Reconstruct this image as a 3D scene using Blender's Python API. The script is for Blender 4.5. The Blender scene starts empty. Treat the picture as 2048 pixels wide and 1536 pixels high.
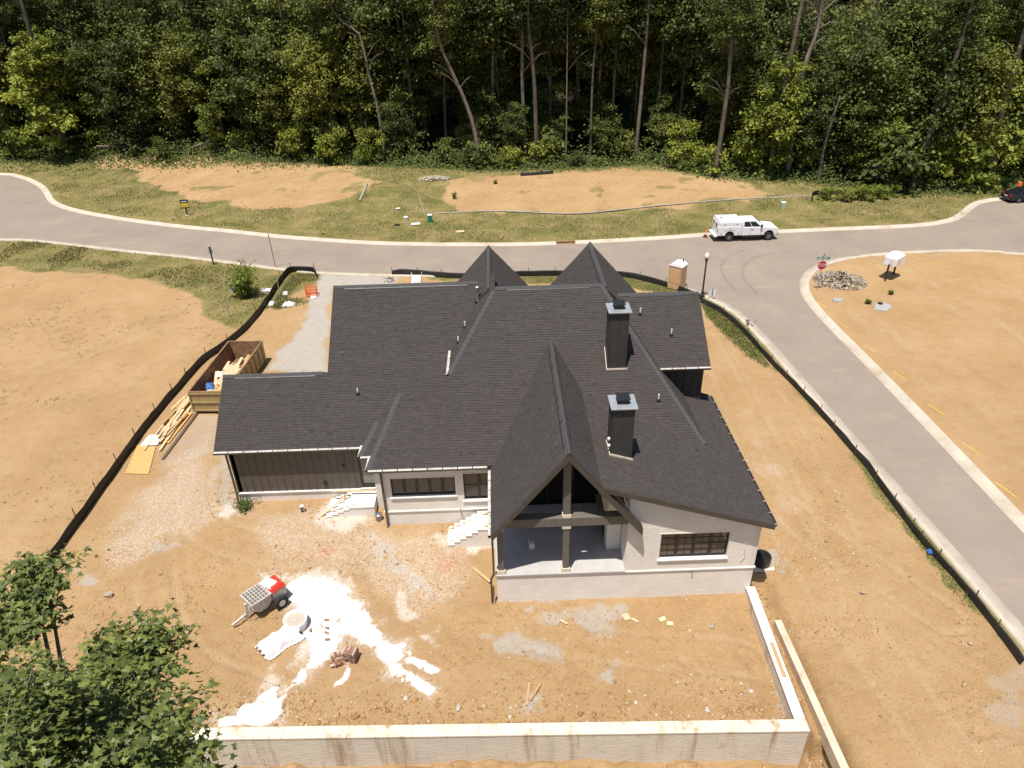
import bpy, bmesh, math, random
import numpy as np
from mathutils import Vector, Matrix, Quaternion
from mathutils.geometry import tessellate_polygon

scene = bpy.context.scene
COL = scene.collection
R = math.radians
random.seed(7)

# ------------------------------------------------------------------ camera
cam_data = bpy.data.cameras.new("camera")
cam = bpy.data.objects.new("camera", cam_data)
COL.objects.link(cam)
scene.camera = cam
cam_data.sensor_width = 36.0
cam_data.lens = 1420.0 / 2048.0 * 36.0
cam_data.clip_start = 0.1
cam_data.clip_end = 1500.0
_p, _r, _y = R(30.9), R(-1.55), R(0.75)
_fw = Vector((math.sin(_y) * math.cos(_p), math.cos(_y) * math.cos(_p), -math.sin(_p)))
_rt0 = Vector((math.cos(_y), -math.sin(_y), 0))
_up0 = _rt0.cross(_fw)
_rt = math.cos(_r) * _rt0 + math.sin(_r) * _up0
_up = -math.sin(_r) * _rt0 + math.cos(_r) * _up0
_m = Matrix((_rt, _up, -_fw)).transposed().to_4x4()
_m.translation = Vector((0, 0, 24.0))
cam.matrix_world = _m

# ------------------------------------------------------------------ sky and sun
SUN_TRAVEL = Vector((0.15, 0.27, -1.0)).normalized()
sun_el = math.asin(-SUN_TRAVEL.z)
sun_az = math.atan2(-SUN_TRAVEL.x, -SUN_TRAVEL.y)
world = bpy.data.worlds.new("World")
scene.world = world
world.use_nodes = True
wn = world.node_tree
sky = wn.nodes.new("ShaderNodeTexSky")
sky.sky_type = 'NISHITA'
sky.sun_disc = False
sky.sun_elevation = sun_el
sky.sun_rotation = sun_az
sky.air_density = 1.0
sky.dust_density = 1.2
wn.links.new(sky.outputs[0], wn.nodes["Background"].inputs[0])
wn.nodes["Background"].inputs[1].default_value = 0.075
sun_data = bpy.data.lights.new("sun", 'SUN')
sun_data.energy = 4.6
sun_data.angle = R(0.53)
sun_data.color = (1.0, 0.945, 0.87)
sun = bpy.data.objects.new("sun", sun_data)
COL.objects.link(sun)
sun.location = (0, 0, 60)
sun.rotation_euler = SUN_TRAVEL.to_track_quat('-Z', 'Y').to_euler()
scene.view_settings.view_transform = 'Standard'
scene.view_settings.look = 'None'
scene.view_settings.exposure = 0.32
scene.view_settings.gamma = 1.0
scene.view_settings.use_curve_mapping = False
scene.cycles.max_bounces = 6
scene.cycles.diffuse_bounces = 3
scene.cycles.glossy_bounces = 2
scene.cycles.transparent_max_bounces = 8
scene.cycles.caustics_reflective = False
scene.cycles.caustics_refractive = False

# positions in metres: x to the right, y away from the camera, z up
LAYOUT = {
 'kerb_far': [(-68.88,101.32),(-65.66,99.88),(-62.35,97.2),(-59.19,93.93),(-56.95,90.92),(-54.35,87.18),(-51.62,84.45),(-47.65,81.73),(-41.65,78.6),(-35.01,75.72),(-28.95,73.56),(-23.1,71.32),(-17.61,69.6),(-12.37,68.23),(-7.33,67.41),(-2.39,66.89),(2.51,66.51),(7.41,66.56),(12.36,66.82),(17.38,67.23),(20.97,67.63),(28.04,67.86),(32.63,68.03),(37.72,68.16),(41.88,68.38),(44.78,69.04),(46.92,70.12),(49.1,72.09),(51.12,74.18),(52.97,75.45),(55.33,76.14),(58.18,76.41)],
 'kerb_near': [(-52.42,73.29),(-49.03,72.82),(-44.65,71.35),(-37.32,68.64),(-31.64,66.74),(-26.11,64.65),(-20.83,62.53),(-16.37,61.05),(-9.88,59.91),(-4.48,59.34),(2.19,59.13),(6.63,58.99),(10.54,58.42),(12.55,57.34),(14.38,55.75),(16.47,53.58),(17.88,51.01),(18.57,48.5),(18.96,44.99),(19.19,41.79),(19.42,38.48),(19.83,32.16),(20.17,27.18),(20.45,23.16),(20.65,19.79),(20.7,18.39)],
 'kerb_lot': [(47.54,60.08),(45.84,60.88),(44.23,61.28),(41.58,61.52),(39.23,61.47),(36.88,61.42),(34.42,61.12),(31.88,60.58),(29.66,59.65),(27.88,58.36),(26.46,56.74),(25.35,54.63),(24.75,52.41),(24.52,49.57),(24.5,46.27),(24.62,42.41),(24.69,37.64),(24.74,33.56),(24.75,29.11),(24.78,25.13)],
 'fence_left': [(-22.68,22.86),(-22.16,24.99),(-21.75,26.88),(-21.71,29.5),(-21.74,33.02),(-21.75,36.66),(-21.42,42.07),(-21.18,44.42),(-20.22,47.09),(-19.53,50.29),(-19.35,54.1),(-19.32,59.08),(-18.93,61.15),(-16.8,60.73),(-16.32,59.52)],
 'fence_right': [(15.95,51.86),(16.93,49.94),(17.54,47.36),(17.86,44.6),(18.08,42.21),(18.36,40.13),(18.66,38.0),(18.87,35.86),(19.06,33.7),(19.18,31.84),(19.34,30.06),(19.29,28.39),(19.3,26.43),(19.31,24.68),(19.45,23.2),(19.58,22.03),(19.66,20.74),(19.69,19.2),(19.65,17.53)],
 'fence_back': [(-9.61,59.54),(-8.98,59.83),(-6.7,59.29),(-4.0,58.49),(-0.04,58.27),(1.51,58.49),(5.46,58.27),(10.42,57.63),(12.38,56.46),(14.17,54.8),(14.89,53.91),(16.25,52.1)],
 'patches': {
  'pad_a': [(-59.2,105.99),(-53.33,107.57),(-40.91,104.98),(-26.97,100.02),(-17.08,93.52),(-14.94,89.63),(-15.26,85.36),(-17.7,82.06),(-22.57,80.55),(-30.34,81.86),(-36.47,84.62),(-43.54,91.56),(-51.2,100.3)],
  'pad_b': [(-5.81,88.12),(0.38,90.23),(9.93,91.07),(22.45,90.07),(27.62,86.0),(29.45,82.07),(32.03,79.34),(28.22,78.06),(19.55,76.93),(8.37,75.89),(0.74,76.56),(-3.69,78.01),(-5.52,81.82)],
  'lot_dirt': [(-51.6,65.43),(-39.73,63.53),(-32.67,61.11),(-27.61,58.41),(-25.35,55.07),(-22.92,51.53),(-20.69,50.03),(-18.21,54.01),(-17.52,58.14),(-14.18,58.99),(-9.78,59.09),(-0.04,57.82),(10.74,56.93),(14.2,53.97),(15.93,49.95),(17.68,43.26),(18.49,38.48),(19.23,26.81),(19.65,21.8),(19.84,17.2),(19.76,13.44),(17.89,10.93),(-22.0,13.73),(-45.01,48.05)],
  'right_lot': [(50.4,59.45),(44.01,60.91),(36.7,61.05),(31.72,60.22),(28.18,58.21),(26.71,56.72),(25.56,54.62),(24.71,49.55),(24.78,42.4),(24.88,33.55),(24.62,24.9),(25.15,17.99),(38.06,30.56)],
  'verge_right': [(16.26,52.3),(17.13,50.32),(17.63,46.78),(17.95,42.16),(17.93,41.12),(17.04,42.58),(16.42,46.46),(15.88,48.61),(15.89,50.42)],
  'verge_mid': [(1.52,58.83),(10.89,57.82),(12.76,56.21),(14.47,54.26),(13.84,53.28),(10.53,55.63),(4.26,56.91),(1.67,57.01)],
  'verge_left': [(-18.74,56.09),(-18.57,60.76),(-16.61,60.48),(-16.16,59.16),(-17.65,58.71),(-18.1,55.21),(-16.82,55.11),(-15.9,54.33),(-18.01,53.22),(-18.92,53.58)],
  'verge_low': [(19.46,30.06),(19.63,27.37),(19.77,24.3),(19.57,22.25),(19.73,20.81),(19.39,20.41),(19.19,21.97),(19.08,24.33),(19.04,27.2)],
 },
 'gravel': {
  'drive': [(-16.04,60.55),(-9.43,59.87),(-8.69,57.2),(-14.27,57.11),(-12.05,42.46),(-16.57,42.77),(-16.21,46.8),(-15.68,50.99)],
  'apron': [(-19.22,37.62),(-17.47,37.51),(-16.57,33.77),(-19.63,31.4),(-20.11,34.73)],
  'p1': [(0.61,22.35),(4.86,22.15),(5.21,21.28),(3.72,20.28),(2.09,21.16),(1.1,21.07)],
  'p2': [(-1.29,20.65),(-0.53,20.93),(2.21,20.1),(1.92,19.23),(-0.55,19.84)],
  'p3': [(-0.29,16.95),(0.62,17.89),(1.12,17.91),(0.77,17.01),(-0.01,16.62)],
  'ac': [(11.94,25.06),(12.89,24.68),(12.54,23.84),(11.53,23.14)],
  'rb': [(18.21,17.38),(20.13,17.64),(18.02,14.43),(16.98,14.75),(16.85,15.44)],
  'st': [(-6.76,26.67),(-4.51,24.61),(-2.66,22.64),(-3.21,22.33),(-4.91,23.69),(-6.47,25.23)],
  'gw': [(-16.8,33.79),(-15.75,33.48),(-13.84,28.71),(-14.71,28.07),(-15.93,30.97)],
  'lane': [(-19.54,31.18),(-16.57,33.77),(-14.3,29.22),(-14.74,27.35),(-16.74,25.93),(-18.4,25.18),(-20.45,27.29)],
  'sm': [(-17.51,26.39),(-16.49,26.26),(-16.23,25.69),(-17.11,25.72)],
  'in': [(3.36,18.34),(4.28,19.13),(4.35,18.88),(3.75,18.25)],
  'wl': [(10.77,20.21),(10.91,19.57),(10.57,16.62),(10.13,16.39)],
  'pt': [(-20.7,25.01),(-19.97,25.24),(-19.19,23.9),(-19.89,23.93)],
 },
 'white': {
  'm1': [(-10.23,23.9),(-9.52,24.18),(-8.7,24.17),(-7.68,23.6),(-7.14,22.82),(-6.51,22.2),(-5.92,21.33),(-5.52,20.56),(-4.64,20.28),(-4.64,19.81),(-4.99,19.42),(-4.95,19.08),(-5.27,19.38),(-5.77,20.21),(-6.39,20.36),(-7.1,21.01),(-7.38,20.89),(-7.35,20.17),(-7.73,19.6),(-8.33,19.23),(-8.5,19.35),(-8.42,20.1),(-9.01,20.97),(-9.08,21.99),(-9.45,22.47),(-9.99,23.01),(-10.31,23.47)],
  'm2': [(-5.25,19.6),(-4.96,19.59),(-4.65,19.01),(-3.95,18.65),(-3.25,18.08),(-3.33,17.93),(-4.01,18.33),(-4.92,18.86)],
  'm3': [(-4.41,19.91),(-4.14,19.67),(-3.58,19.36),(-3.02,18.94),(-3.4,18.87),(-3.91,19.26),(-4.35,19.39)],
  'm4': [(-8.62,19.24),(-8.46,18.96),(-8.53,18.63),(-8.96,18.44),(-9.18,18.02),(-9.25,17.77),(-9.14,17.41),(-9.22,17.11),(-9.55,16.83),(-9.97,16.9),(-10.58,16.97),(-11.31,16.91),(-11.4,17.16),(-10.55,17.19),(-10.7,17.37),(-10.63,17.62),(-10.12,17.75),(-9.89,18.26),(-9.19,18.45),(-8.79,18.75),(-8.73,19.08)],
  'm5': [(-6.93,19.45),(-6.71,19.16),(-6.75,18.72),(-7.13,18.44),(-7.1,18.54),(-6.91,18.78),(-6.87,19.11)],
 },
 'dust': {
  'f1': [(-9.45,19.68),(-9.19,20.01),(-9.03,20.6),(-8.7,20.71),(-8.44,19.98),(-8.84,19.36),(-9.44,18.67),(-9.92,18.37),(-9.82,18.69),(-9.58,19.23)],
  'f2': [(-5.4,23.51),(-5.08,22.99),(-4.87,22.46),(-4.31,22.1),(-4.31,21.57),(-4.56,21.46),(-4.85,21.79),(-4.98,22.53)],
  'f3': [(-10.12,27.87),(-9.51,28.58),(-9.09,28.77),(-6.89,27.7),(-6.63,27.44),(-7.42,26.74),(-8.95,26.81),(-9.7,27.29)],
  'f4': [(-2.99,26.63),(-0.72,25.7),(-0.62,25.26),(-3.97,25.44),(-3.66,26.03),(-3.23,26.42)],
  'f5': [(-11.82,24.4),(-10.24,24.21),(-9.2,24.54),(-7.78,24.23),(-7.09,23.2),(-6.41,22.2),(-7.26,22.57),(-9.04,23.6),(-10.12,23.33)],
  'f6': [(-4.22,21.12),(-3.44,20.84),(-3.25,20.22),(-3.9,20.37)],
  'f7': [(-15.23,28.87),(-13.86,28.79),(-13.94,28.02),(-14.65,27.87)],
  'w1': [(-13.92,28.8),(-6.97,27.32),(-1.43,26.43),(-0.74,22.83),(-3.82,21.57),(-8.94,24.26),(-12.25,24.4)],
  'w2': [(-17.79,37.53),(-14.97,28.85),(-13.94,28.02),(-16.65,25.65),(-18.96,23.63),(-20.43,26.08),(-19.54,31.18)],
  'w3': [(14.98,36.05),(14.81,31.93),(14.88,27.63),(13.42,26.34),(13.7,31.99)],
  'f8': [(-11.54,24.37),(-9.84,24.03),(-8.7,22.92),(-10.47,22.72)],
 },
 'red': [(-8.92,25.52),(-3.01,24.55)],
 'pts': {
  'truck_r': (21.16,66.15,0.0),
  'truck_f': (26.39,66.24,0.0),
  'car_rear': (55.74,75.72,0.0),
  'toilet': (14.6,54.45,0.0),
  'lamp': (16.25,52.59,0.0),
  'lamp_sign': (17.18,52.42,0.0),
  'stop': (26.03,53.53,0.0),
  'mail_a': (32.17,54.61,0.0),
  'mail_b': (34.49,57.55,0.0),
  'rubble': (28.69,55.44,0.0),
  'slab_a': (26.76,51.47,0.0),
  'valve': (29.55,49.64,0.0),
  'sign_black': (-26.88,63.81,0.0),
  'sign_yellow': (-34.74,78.82,0.27),
  'hydrant_pole': (-30.0,78.42,0.25),
  'pedestal': (-23.09,56.75,0.0),
  'sapling': (-21.77,56.33,0.0),
  'pole_thin': (-21.64,51.98,0.0),
  'orange': (-15.94,55.65,0.0),
  'bag': (-7.23,56.75,0.0),
  'drain_a': (6.49,66.64,0.0),
  'drain_b': (18.44,47.73,0.0),
  'rocks': (-7.83,88.81,0.7),
  'cone': (21.53,68.79,0.0),
  'barrel': (58.85,78.5,0.0),
  'block': (-10.51,28.07,0.0),
  'can': (-6.49,27.29,-0.04),
  'mixer': (-10.99,22.75,-0.84),
  'mixer_wheel': (-10.4,22.61,-0.84),
  'tongue': (-11.86,21.87,-0.85),
  'tub': (-9.56,21.7,-0.85),
  'sheetA': (-10.71,20.3,-0.85),
  'sheetB': (-9.46,21.29,-0.85),
  'bricks': (-6.77,19.87,-0.85),
  'osb_a': (-21.17,31.8,0.0),
  'osb_b': (-19.78,31.63,0.0),
  'osb_c': (-20.43,34.3,0.0),
  'osb_d': (-21.61,34.46,0.0),
  'foam_a': (-21.14,34.54,0.0),
  'foam_b': (-20.9,35.23,0.0),
  'dump_fl': (-19.52,37.87,0.0),
  'dump_fr': (-17.67,37.47,0.0),
  'dump_bl': (-19.73,44.61,0.0),
  'dump_br': (-16.85,43.13,0.0),
  'lum1': (-20.21,34.99,0.0),
  'lum2': (-20.19,38.84,0.0),
  'ac': (11.84,23.92,-0.68),
  'bucket': (1.18,25.35,-0.38),
  'stake': (-20.73,62.53,0.0),
  'plank1': (-1.42,23.95,-0.68),
  'plank2': (11.26,19.0,-1.4),
  'yel': (6.64,21.0,-0.85),
  'rock1': (15.38,21.51,-0.18),
  'tri': (-17.5,53.76,0.0),
  'white1': (-17.59,53.96,0.0),
  'white2': (-19.2,54.79,0.0),
  'white3': (-19.12,55.91,0.0),
  'wire': (-8.71,57.42,0.0),
  'wat0': (-7.06,76.77,0.15),
  'wat1': (0.2,76.91,0.16),
  'wat2': (8.33,75.43,0.08),
  'wat3': (16.77,76.86,0.15),
  'wat4': (22.53,77.77,0.21),
  'wat5': (28.32,78.38,0.24),
  'wat6': (35.17,78.58,0.26),
  'farroll_a': (2.93,89.22,0.7),
  'farroll_b': (7.1,89.93,0.7),
  'farf_a': (34.63,76.55,0.14),
  'farf_b': (35.67,78.69,0.26),
  'farf_c': (39.29,78.9,0.21),
  'farf_d': (42.38,79.37,0.09),
  'ped1': (-10.78,74.06,0.03),
  'ped2': (-8.91,74.04,0.03),
  'ped3': (-7.3,73.9,0.03),
  'ped4': (-9.82,75.19,0.07),
  'box1': (30.76,74.99,0.06),
  'pole_a': (-9.56,77.14,0.17),
  'pole_b': (-7.92,76.54,0.14),
  'wt0': (-15.92,87.45,0.7),
  'wt1': (-15.85,84.49,0.61),
  'wt2': (-15.89,81.58,0.45),
  'tan1': (-4.0,70.91,0.0),
  'foot_a': (11.76,21.08,-1.23),
  'foot_b': (11.89,14.63,-1.45),
  'foot_c': (12.04,20.92,-0.9),
  'foot_d': (12.06,14.54,-1.14),
 },
 'trunks': [[(-66.78,109.65,1.6),(-66.8,109.65,4.57),(-66.89,109.65,7.05)],[(-63.56,110.7,1.85),(-63.44,110.7,4.97),(-63.41,110.7,7.73)],[(-59.12,111.85,2.12),(-58.88,111.85,4.98),(-58.75,111.85,7.41)],[(-49.31,111.06,1.93),(-48.96,111.06,4.84)],[(-15.31,100.56,0.7),(-15.57,100.56,7.18),(-16.19,100.56,11.21),(-16.88,100.56,16.28),(-18.83,100.56,17.69)],[(-13.08,104.74,1.12),(-13.19,104.74,6.2),(-13.37,104.74,11.03),(-13.88,104.74,14.85),(-13.69,104.74,18.27)],[(-1.92,93.75,0.7),(-2.75,93.75,5.96),(-3.81,93.75,9.43),(-5.61,93.75,13.72),(-6.44,93.75,16.35),(-6.64,93.75,19.1)],[(1.17,102.28,0.7),(0.83,102.28,5.72),(0.48,102.28,9.48)],[(3.89,95.41,0.7),(3.57,95.41,10.37),(3.68,95.41,17.15)],[(5.26,93.92,0.7),(5.0,93.92,10.55),(4.33,93.92,17.19),(4.36,93.92,19.85)],[(9.12,94.77,0.7),(9.07,94.77,11.87)],[(11.73,102.43,0.7),(11.32,102.43,9.17),(10.81,102.43,19.32)],[(12.34,95.18,0.7),(12.32,95.18,10.58),(12.62,95.18,15.97)],[(15.6,98.95,0.7),(15.63,98.95,9.61),(15.7,98.95,15.58)],[(18.45,96.05,0.7),(18.79,96.05,10.87),(18.95,96.05,19.4)],[(21.44,97.63,0.7),(21.37,97.63,9.58),(21.47,97.63,19.27)],[(26.6,86.75,0.69),(26.79,86.75,7.26),(26.83,86.75,11.35),(26.7,86.75,14.02)],[(35.32,86.24,0.68),(34.92,86.24,8.23),(35.08,86.24,12.61),(35.82,86.24,16.6),(35.81,86.24,19.41)],[(38.56,84.63,0.52),(38.42,84.63,4.48),(39.13,84.63,9.89)],[(47.55,80.35,0.0),(47.75,80.35,4.76),(48.41,80.35,9.07)],[(56.93,80.77,0.0),(56.36,80.77,3.86),(55.72,80.77,7.49)]],
}
def sstep(a, b, x):
    t = np.clip((x - a) / (b - a), 0.0, 1.0)
    return t * t * (3 - 2 * t)


def ground_z(X, Y):
    """Height of the graded land in metres (before small relief)."""
    X = np.asarray(X, float); Y = np.asarray(Y, float)
    z = np.zeros(np.broadcast(X, Y).shape)
    inner = 1 - sstep(11.5, 17.0, X)                     # the yard lies lower than the road on the right
    z = z - 0.85 * (1 - sstep(22.3, 28.0, Y)) * inner
    beyond = (1 - sstep(15.80, 16.12, Y + 0.0268 * X)) * (1 - sstep(10.6, 12.5, X))   # below the retaining wall
    z = z - 1.45 * beyond
    z = z - 0.9 * (1 - sstep(12.0, 15.0, Y)) * (1 - sstep(11.5, 17.0, X))
    trench = sstep(10.95, 11.25, X) * (1 - sstep(11.5, 12.2, X)) * (1 - sstep(22.9, 23.4, Y))
    z = z - 0.55 * trench
    z = z - 0.35 * sstep(8.8, 10.6, X) * (1 - sstep(10.6, 10.9, X)) * (1 - sstep(21.0, 22.2, Y))
    z = z + 0.7 * sstep(72, 88, Y) * sstep(-46, -36, X) * (1 - sstep(36, 46, X))   # far building pads
    z = z + 0.24 * np.maximum(0, Y - 103) + 0.0
    return z


# ------------------------------------------------------------------ helpers
def tag(o, label=None, category=None, group=None, kind=None):
    if label: o["label"] = label
    if category: o["category"] = category
    if group: o["group"] = group
    if kind: o["kind"] = kind
    return o


def thing(name, label, category, loc=(0, 0, 0), rotz=0.0, group=None):
    o = bpy.data.objects.new(name, None)
    COL.objects.link(o)
    o.empty_display_size = 0.2
    o.location = loc
    o.rotation_euler = (0, 0, rotz)
    return tag(o, label, category, group)


def world_origin(o):
    v = Vector((0, 0, 0))
    while o is not None:
        v = v + o.location
        o = o.parent
    return v


def link_mesh(name, me, mat=None, parent=None, kind=None):
    o = bpy.data.objects.new(name, me)
    COL.objects.link(o)
    if mat is not None and not me.materials:
        for m in (mat if isinstance(mat, (list, tuple)) else [mat]):
            me.materials.append(m)
    if parent is not None:
        o.parent = parent
    if kind: o["kind"] = kind
    return o


class MB:
    """Collects shapes; build() links them as one mesh object."""

    def __init__(self):
        self.v = []; self.f = []; self.mi = []; self.cur = 0; self.shade = []; self.s = 0.5

    def add(self, verts, faces):
        b = len(self.v)
        self.v.extend([tuple(p) for p in verts])
        for f in faces:
            self.f.append(tuple(i + b for i in f)); self.mi.append(self.cur); self.shade.append(self.s)
        return self

    def box(self, x0, x1, y0, y1, z0, z1, M=None):
        vs = [(x0, y0, z0), (x1, y0, z0), (x1, y1, z0), (x0, y1, z0), (x0, y0, z1), (x1, y0, z1), (x1, y1, z1), (x0, y1, z1)]
        if M is not None: vs = [M @ Vector(p) for p in vs]
        return self.add(vs, [(3, 2, 1, 0), (4, 5, 6, 7), (0, 1, 5, 4), (1, 2, 6, 5), (2, 3, 7, 6), (3, 0, 4, 7)])

    def bar(self, a, b, w, h, up=(0, 0, 1)):
        """a box from a to b, w wide, h high, centred on the line"""
        a = Vector(a); b = Vector(b); d = (b - a); L = d.length; d.normalize()
        s = d.cross(Vector(up))
        if s.length < 1e-5: s = Vector((1, 0, 0))
        s.normalize(); u = s.cross(d)
        vs = []
        for t in (0, L):
            for (i, j) in ((-1, -1), (1, -1), (1, 1), (-1, 1)):
                vs.append(a + d * t + s * (i * w / 2) + u * (j * h / 2))
        return self.add(vs, [(0, 1, 2, 3), (7, 6, 5, 4), (0, 4, 5, 1), (1, 5, 6, 2), (2, 6, 7, 3), (3, 7, 4, 0)])

    def tube(self, pts, rad, n=8, caps=True):
        pts = [Vector(p) for p in pts]
        if not isinstance(rad, (list, tuple)): rad = [rad] * len(pts)
        b = []
        ref = Vector((0.31, 0.95, 0.05)).normalized()
        for i, p in enumerate(pts):
            d = (pts[min(i + 1, len(pts) - 1)] - pts[max(i - 1, 0)])
            if d.length < 1e-9: d = Vector((0, 0, 1))
            d.normalize()
            s = d.cross(ref)
            if s.length < 0.05: s = d.cross(Vector((1, 0, 0)))
            s.normalize(); u = s.cross(d)
            for k in range(n):
                a = 2 * math.pi * k / n
                b.append(p + (s * math.cos(a) + u * math.sin(a)) * rad[i])
        fs = []
        for i in range(len(pts) - 1):
            for k in range(n):
                k2 = (k + 1) % n
                fs.append((i * n + k, i * n + k2, (i + 1) * n + k2, (i + 1) * n + k))
        if caps:
            fs.append(tuple(reversed(range(n)))); fs.append(tuple((len(pts) - 1) * n + k for k in range(n)))
        return self.add(b, fs)

    def lathe(self, prof, n=16, o=(0, 0, 0), M=None):
        vs = []; fs = []
        o = Vector(o)
        for (r, z) in prof:
            for k in range(n):
                a = 2 * math.pi * k / n
                p = Vector((r * math.cos(a), r * math.sin(a), z))
                vs.append((M @ p if M is not None else p) + o)
        for i in range(len(prof) - 1):
            for k in range(n):
                k2 = (k + 1) % n
                fs.append((i * n + k, i * n + k2, (i + 1) * n + k2, (i + 1) * n + k))
        fs.append(tuple(reversed(range(n)))); fs.append(tuple((len(prof) - 1) * n + k for k in range(n)))
        return self.add(vs, fs)

    def prism(self, poly, vec):
        n = len(poly); vec = Vector(vec)
        vs = [Vector(p) for p in poly] + [Vector(p) + vec for p in poly]
        fs = [tuple(reversed(range(n))), tuple(range(n, 2 * n))]
        for i in range(n):
            j = (i + 1) % n
            fs.append((i, j, n + j, n + i))
        return self.add(vs, fs)

    def frustum(self, base, top):
        n = len(base)
        fs = [tuple(reversed(range(n))), tuple(range(n, 2 * n))]
        for i in range(n):
            j = (i + 1) % n
            fs.append((i, j, n + j, n + i))
        return self.add(list(base) + list(top), fs)

    def mesh(self, name, mat, smooth=False):
        me = bpy.data.meshes.new(name)
        me.from_pydata(self.v, [], self.f)
        mats = mat if isinstance(mat, (list, tuple)) else [mat]
        for m in mats: me.materials.append(m)
        if len(mats) > 1: me.polygons.foreach_set("material_index", self.mi)
        if len(set(self.shade)) > 1:
            a = me.attributes.new("shade", 'FLOAT', 'FACE'); a.data.foreach_set("value", self.shade)
        if smooth: me.polygons.foreach_set("use_smooth", [True] * len(me.polygons))
        me.update()
        return me

    def build(self, name, mat, parent=None, smooth=False, world=False, bevel=0.0, kind=None, fix=True):
        if world and parent is not None:
            o0 = world_origin(parent)
            self.v = [(p[0] - o0.x, p[1] - o0.y, p[2] - o0.z) for p in self.v]
        me = self.mesh(name, mat, smooth)
        if fix:
            bm = bmesh.new(); bm.from_mesh(me)
            bmesh.ops.recalc_face_normals(bm, faces=bm.faces)
            bm.to_mesh(me); bm.free()
        o = link_mesh(name, me, None, parent, kind)
        if bevel:
            md = o.modifiers.new("bevel", 'BEVEL'); md.width = bevel; md.segments = 2; md.limit_method = 'ANGLE'; md.angle_limit = R(35)
        return o


def np_mesh(name, verts, faces_flat, sizes, mat, shade=None, smooth=False):
    """fast mesh from numpy arrays; sizes = vertices per face (int)"""
    me = bpy.data.meshes.new(name)
    nv = len(verts); nf = len(faces_flat) // sizes
    me.vertices.add(nv); me.vertices.foreach_set("co", np.asarray(verts, np.float32).ravel())
    me.loops.add(nf * sizes); me.loops.foreach_set("vertex_index", np.asarray(faces_flat, np.int32))
    me.polygons.add(nf)
    me.polygons.foreach_set("loop_start", np.arange(0, nf * sizes, sizes, dtype=np.int32))
    if smooth: me.polygons.foreach_set("use_smooth", np.ones(nf, bool))
    if shade is not None:
        a = me.attributes.new("shade", 'FLOAT', 'FACE'); a.data.foreach_set("value", np.asarray(shade, np.float32))
    if mat is not None:
        for m in (mat if isinstance(mat, (list, tuple)) else [mat]): me.materials.append(m)
    me.update(calc_edges=True)
    return me


def copy_tree(o, loc=None, rotz=None, scale=None, label=None):
    c = o.copy(); COL.objects.link(c)
    if loc is not None: c.location = loc
    if rotz is not None: c.rotation_euler = (0, 0, rotz)
    if scale is not None: c.scale = (scale,) * 3 if isinstance(scale, (int, float)) else scale
    if label: c["label"] = label
    for ch in list(o.children):
        d = ch.copy(); COL.objects.link(d); d.parent = c
        for g in list(ch.children):
            e = g.copy(); COL.objects.link(e); e.parent = d
    return c


# numpy value noise
_rs = np.random.RandomState(3)
_lat = _rs.rand(256, 256)


def vnoise(x, y):
    xi = np.floor(x).astype(int); yi = np.floor(y).astype(int)
    fx = x - xi; fy = y - yi
    fx = fx * fx * (3 - 2 * fx); fy = fy * fy * (3 - 2 * fy)
    a = _lat[xi & 255, yi & 255]; b = _lat[(xi + 1) & 255, yi & 255]
    c = _lat[xi & 255, (yi + 1) & 255]; d = _lat[(xi + 1) & 255, (yi + 1) & 255]
    return (a * (1 - fx) + b * fx) * (1 - fy) + (c * (1 - fx) + d * fx) * fy


def fbm(x, y, octs=4):
    s = 0; a = 0.5; n = 0
    for k in range(octs):
        s = s + a * vnoise(x + 17.3 * k, y - 9.1 * k); n += a
        x = x * 2.03; y = y * 2.03; a *= 0.5
    return s / n


def poly_sd(P, poly):
    """signed distance to a polygon, + inside. P = (N,2)"""
    poly = np.asarray(poly, float)
    n = len(poly)
    d2 = np.full(len(P), 1e18); ins = np.zeros(len(P), bool)
    for i in range(n):
        a = poly[i]; b = poly[(i + 1) % n]
        e = b - a; w = P - a
        t = np.clip((w @ e) / max(e @ e, 1e-12), 0, 1)
        q = w - t[:, None] * e
        d2 = np.minimum(d2, (q * q).sum(1))
        c = ((a[1] > P[:, 1]) != (b[1] > P[:, 1]))
        with np.errstate(divide='ignore', invalid='ignore'):
            xx = (b[0] - a[0]) * (P[:, 1] - a[1]) / (b[1] - a[1] + 1e-18) + a[0]
        ins ^= c & (P[:, 0] < xx)
    d = np.sqrt(d2)
    return np.where(ins, d, -d)


def smooth_line(pts, step=0.8, closed=False):
    """Catmull-Rom resample of a 2-D/3-D polyline"""
    P = [np.array(p, float) for p in pts]
    out = []
    n = len(P)
    for i in range(n - 1):
        p0 = P[max(i - 1, 0)]; p1 = P[i]; p2 = P[i + 1]; p3 = P[min(i + 2, n - 1)]
        m = max(1, int(np.linalg.norm(p2 - p1) / step))
        for k in range(m):
            t = k / m
            out.append(0.5 * ((2 * p1) + (-p0 + p2) * t + (2 * p0 - 5 * p1 + 4 * p2 - p3) * t * t + (-p0 + 3 * p1 - 3 * p2 + p3) * t ** 3))
    out.append(P[-1])
    return np.array(out)


def gz1(x, y):
    return float(ground_z(x, y))


# ------------------------------------------------------------------ materials
def new_mat(name):
    m = bpy.data.materials.new(name); m.use_nodes = True
    nt = m.node_tree
    return m, nt, nt.nodes["Principled BSDF"]


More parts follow.
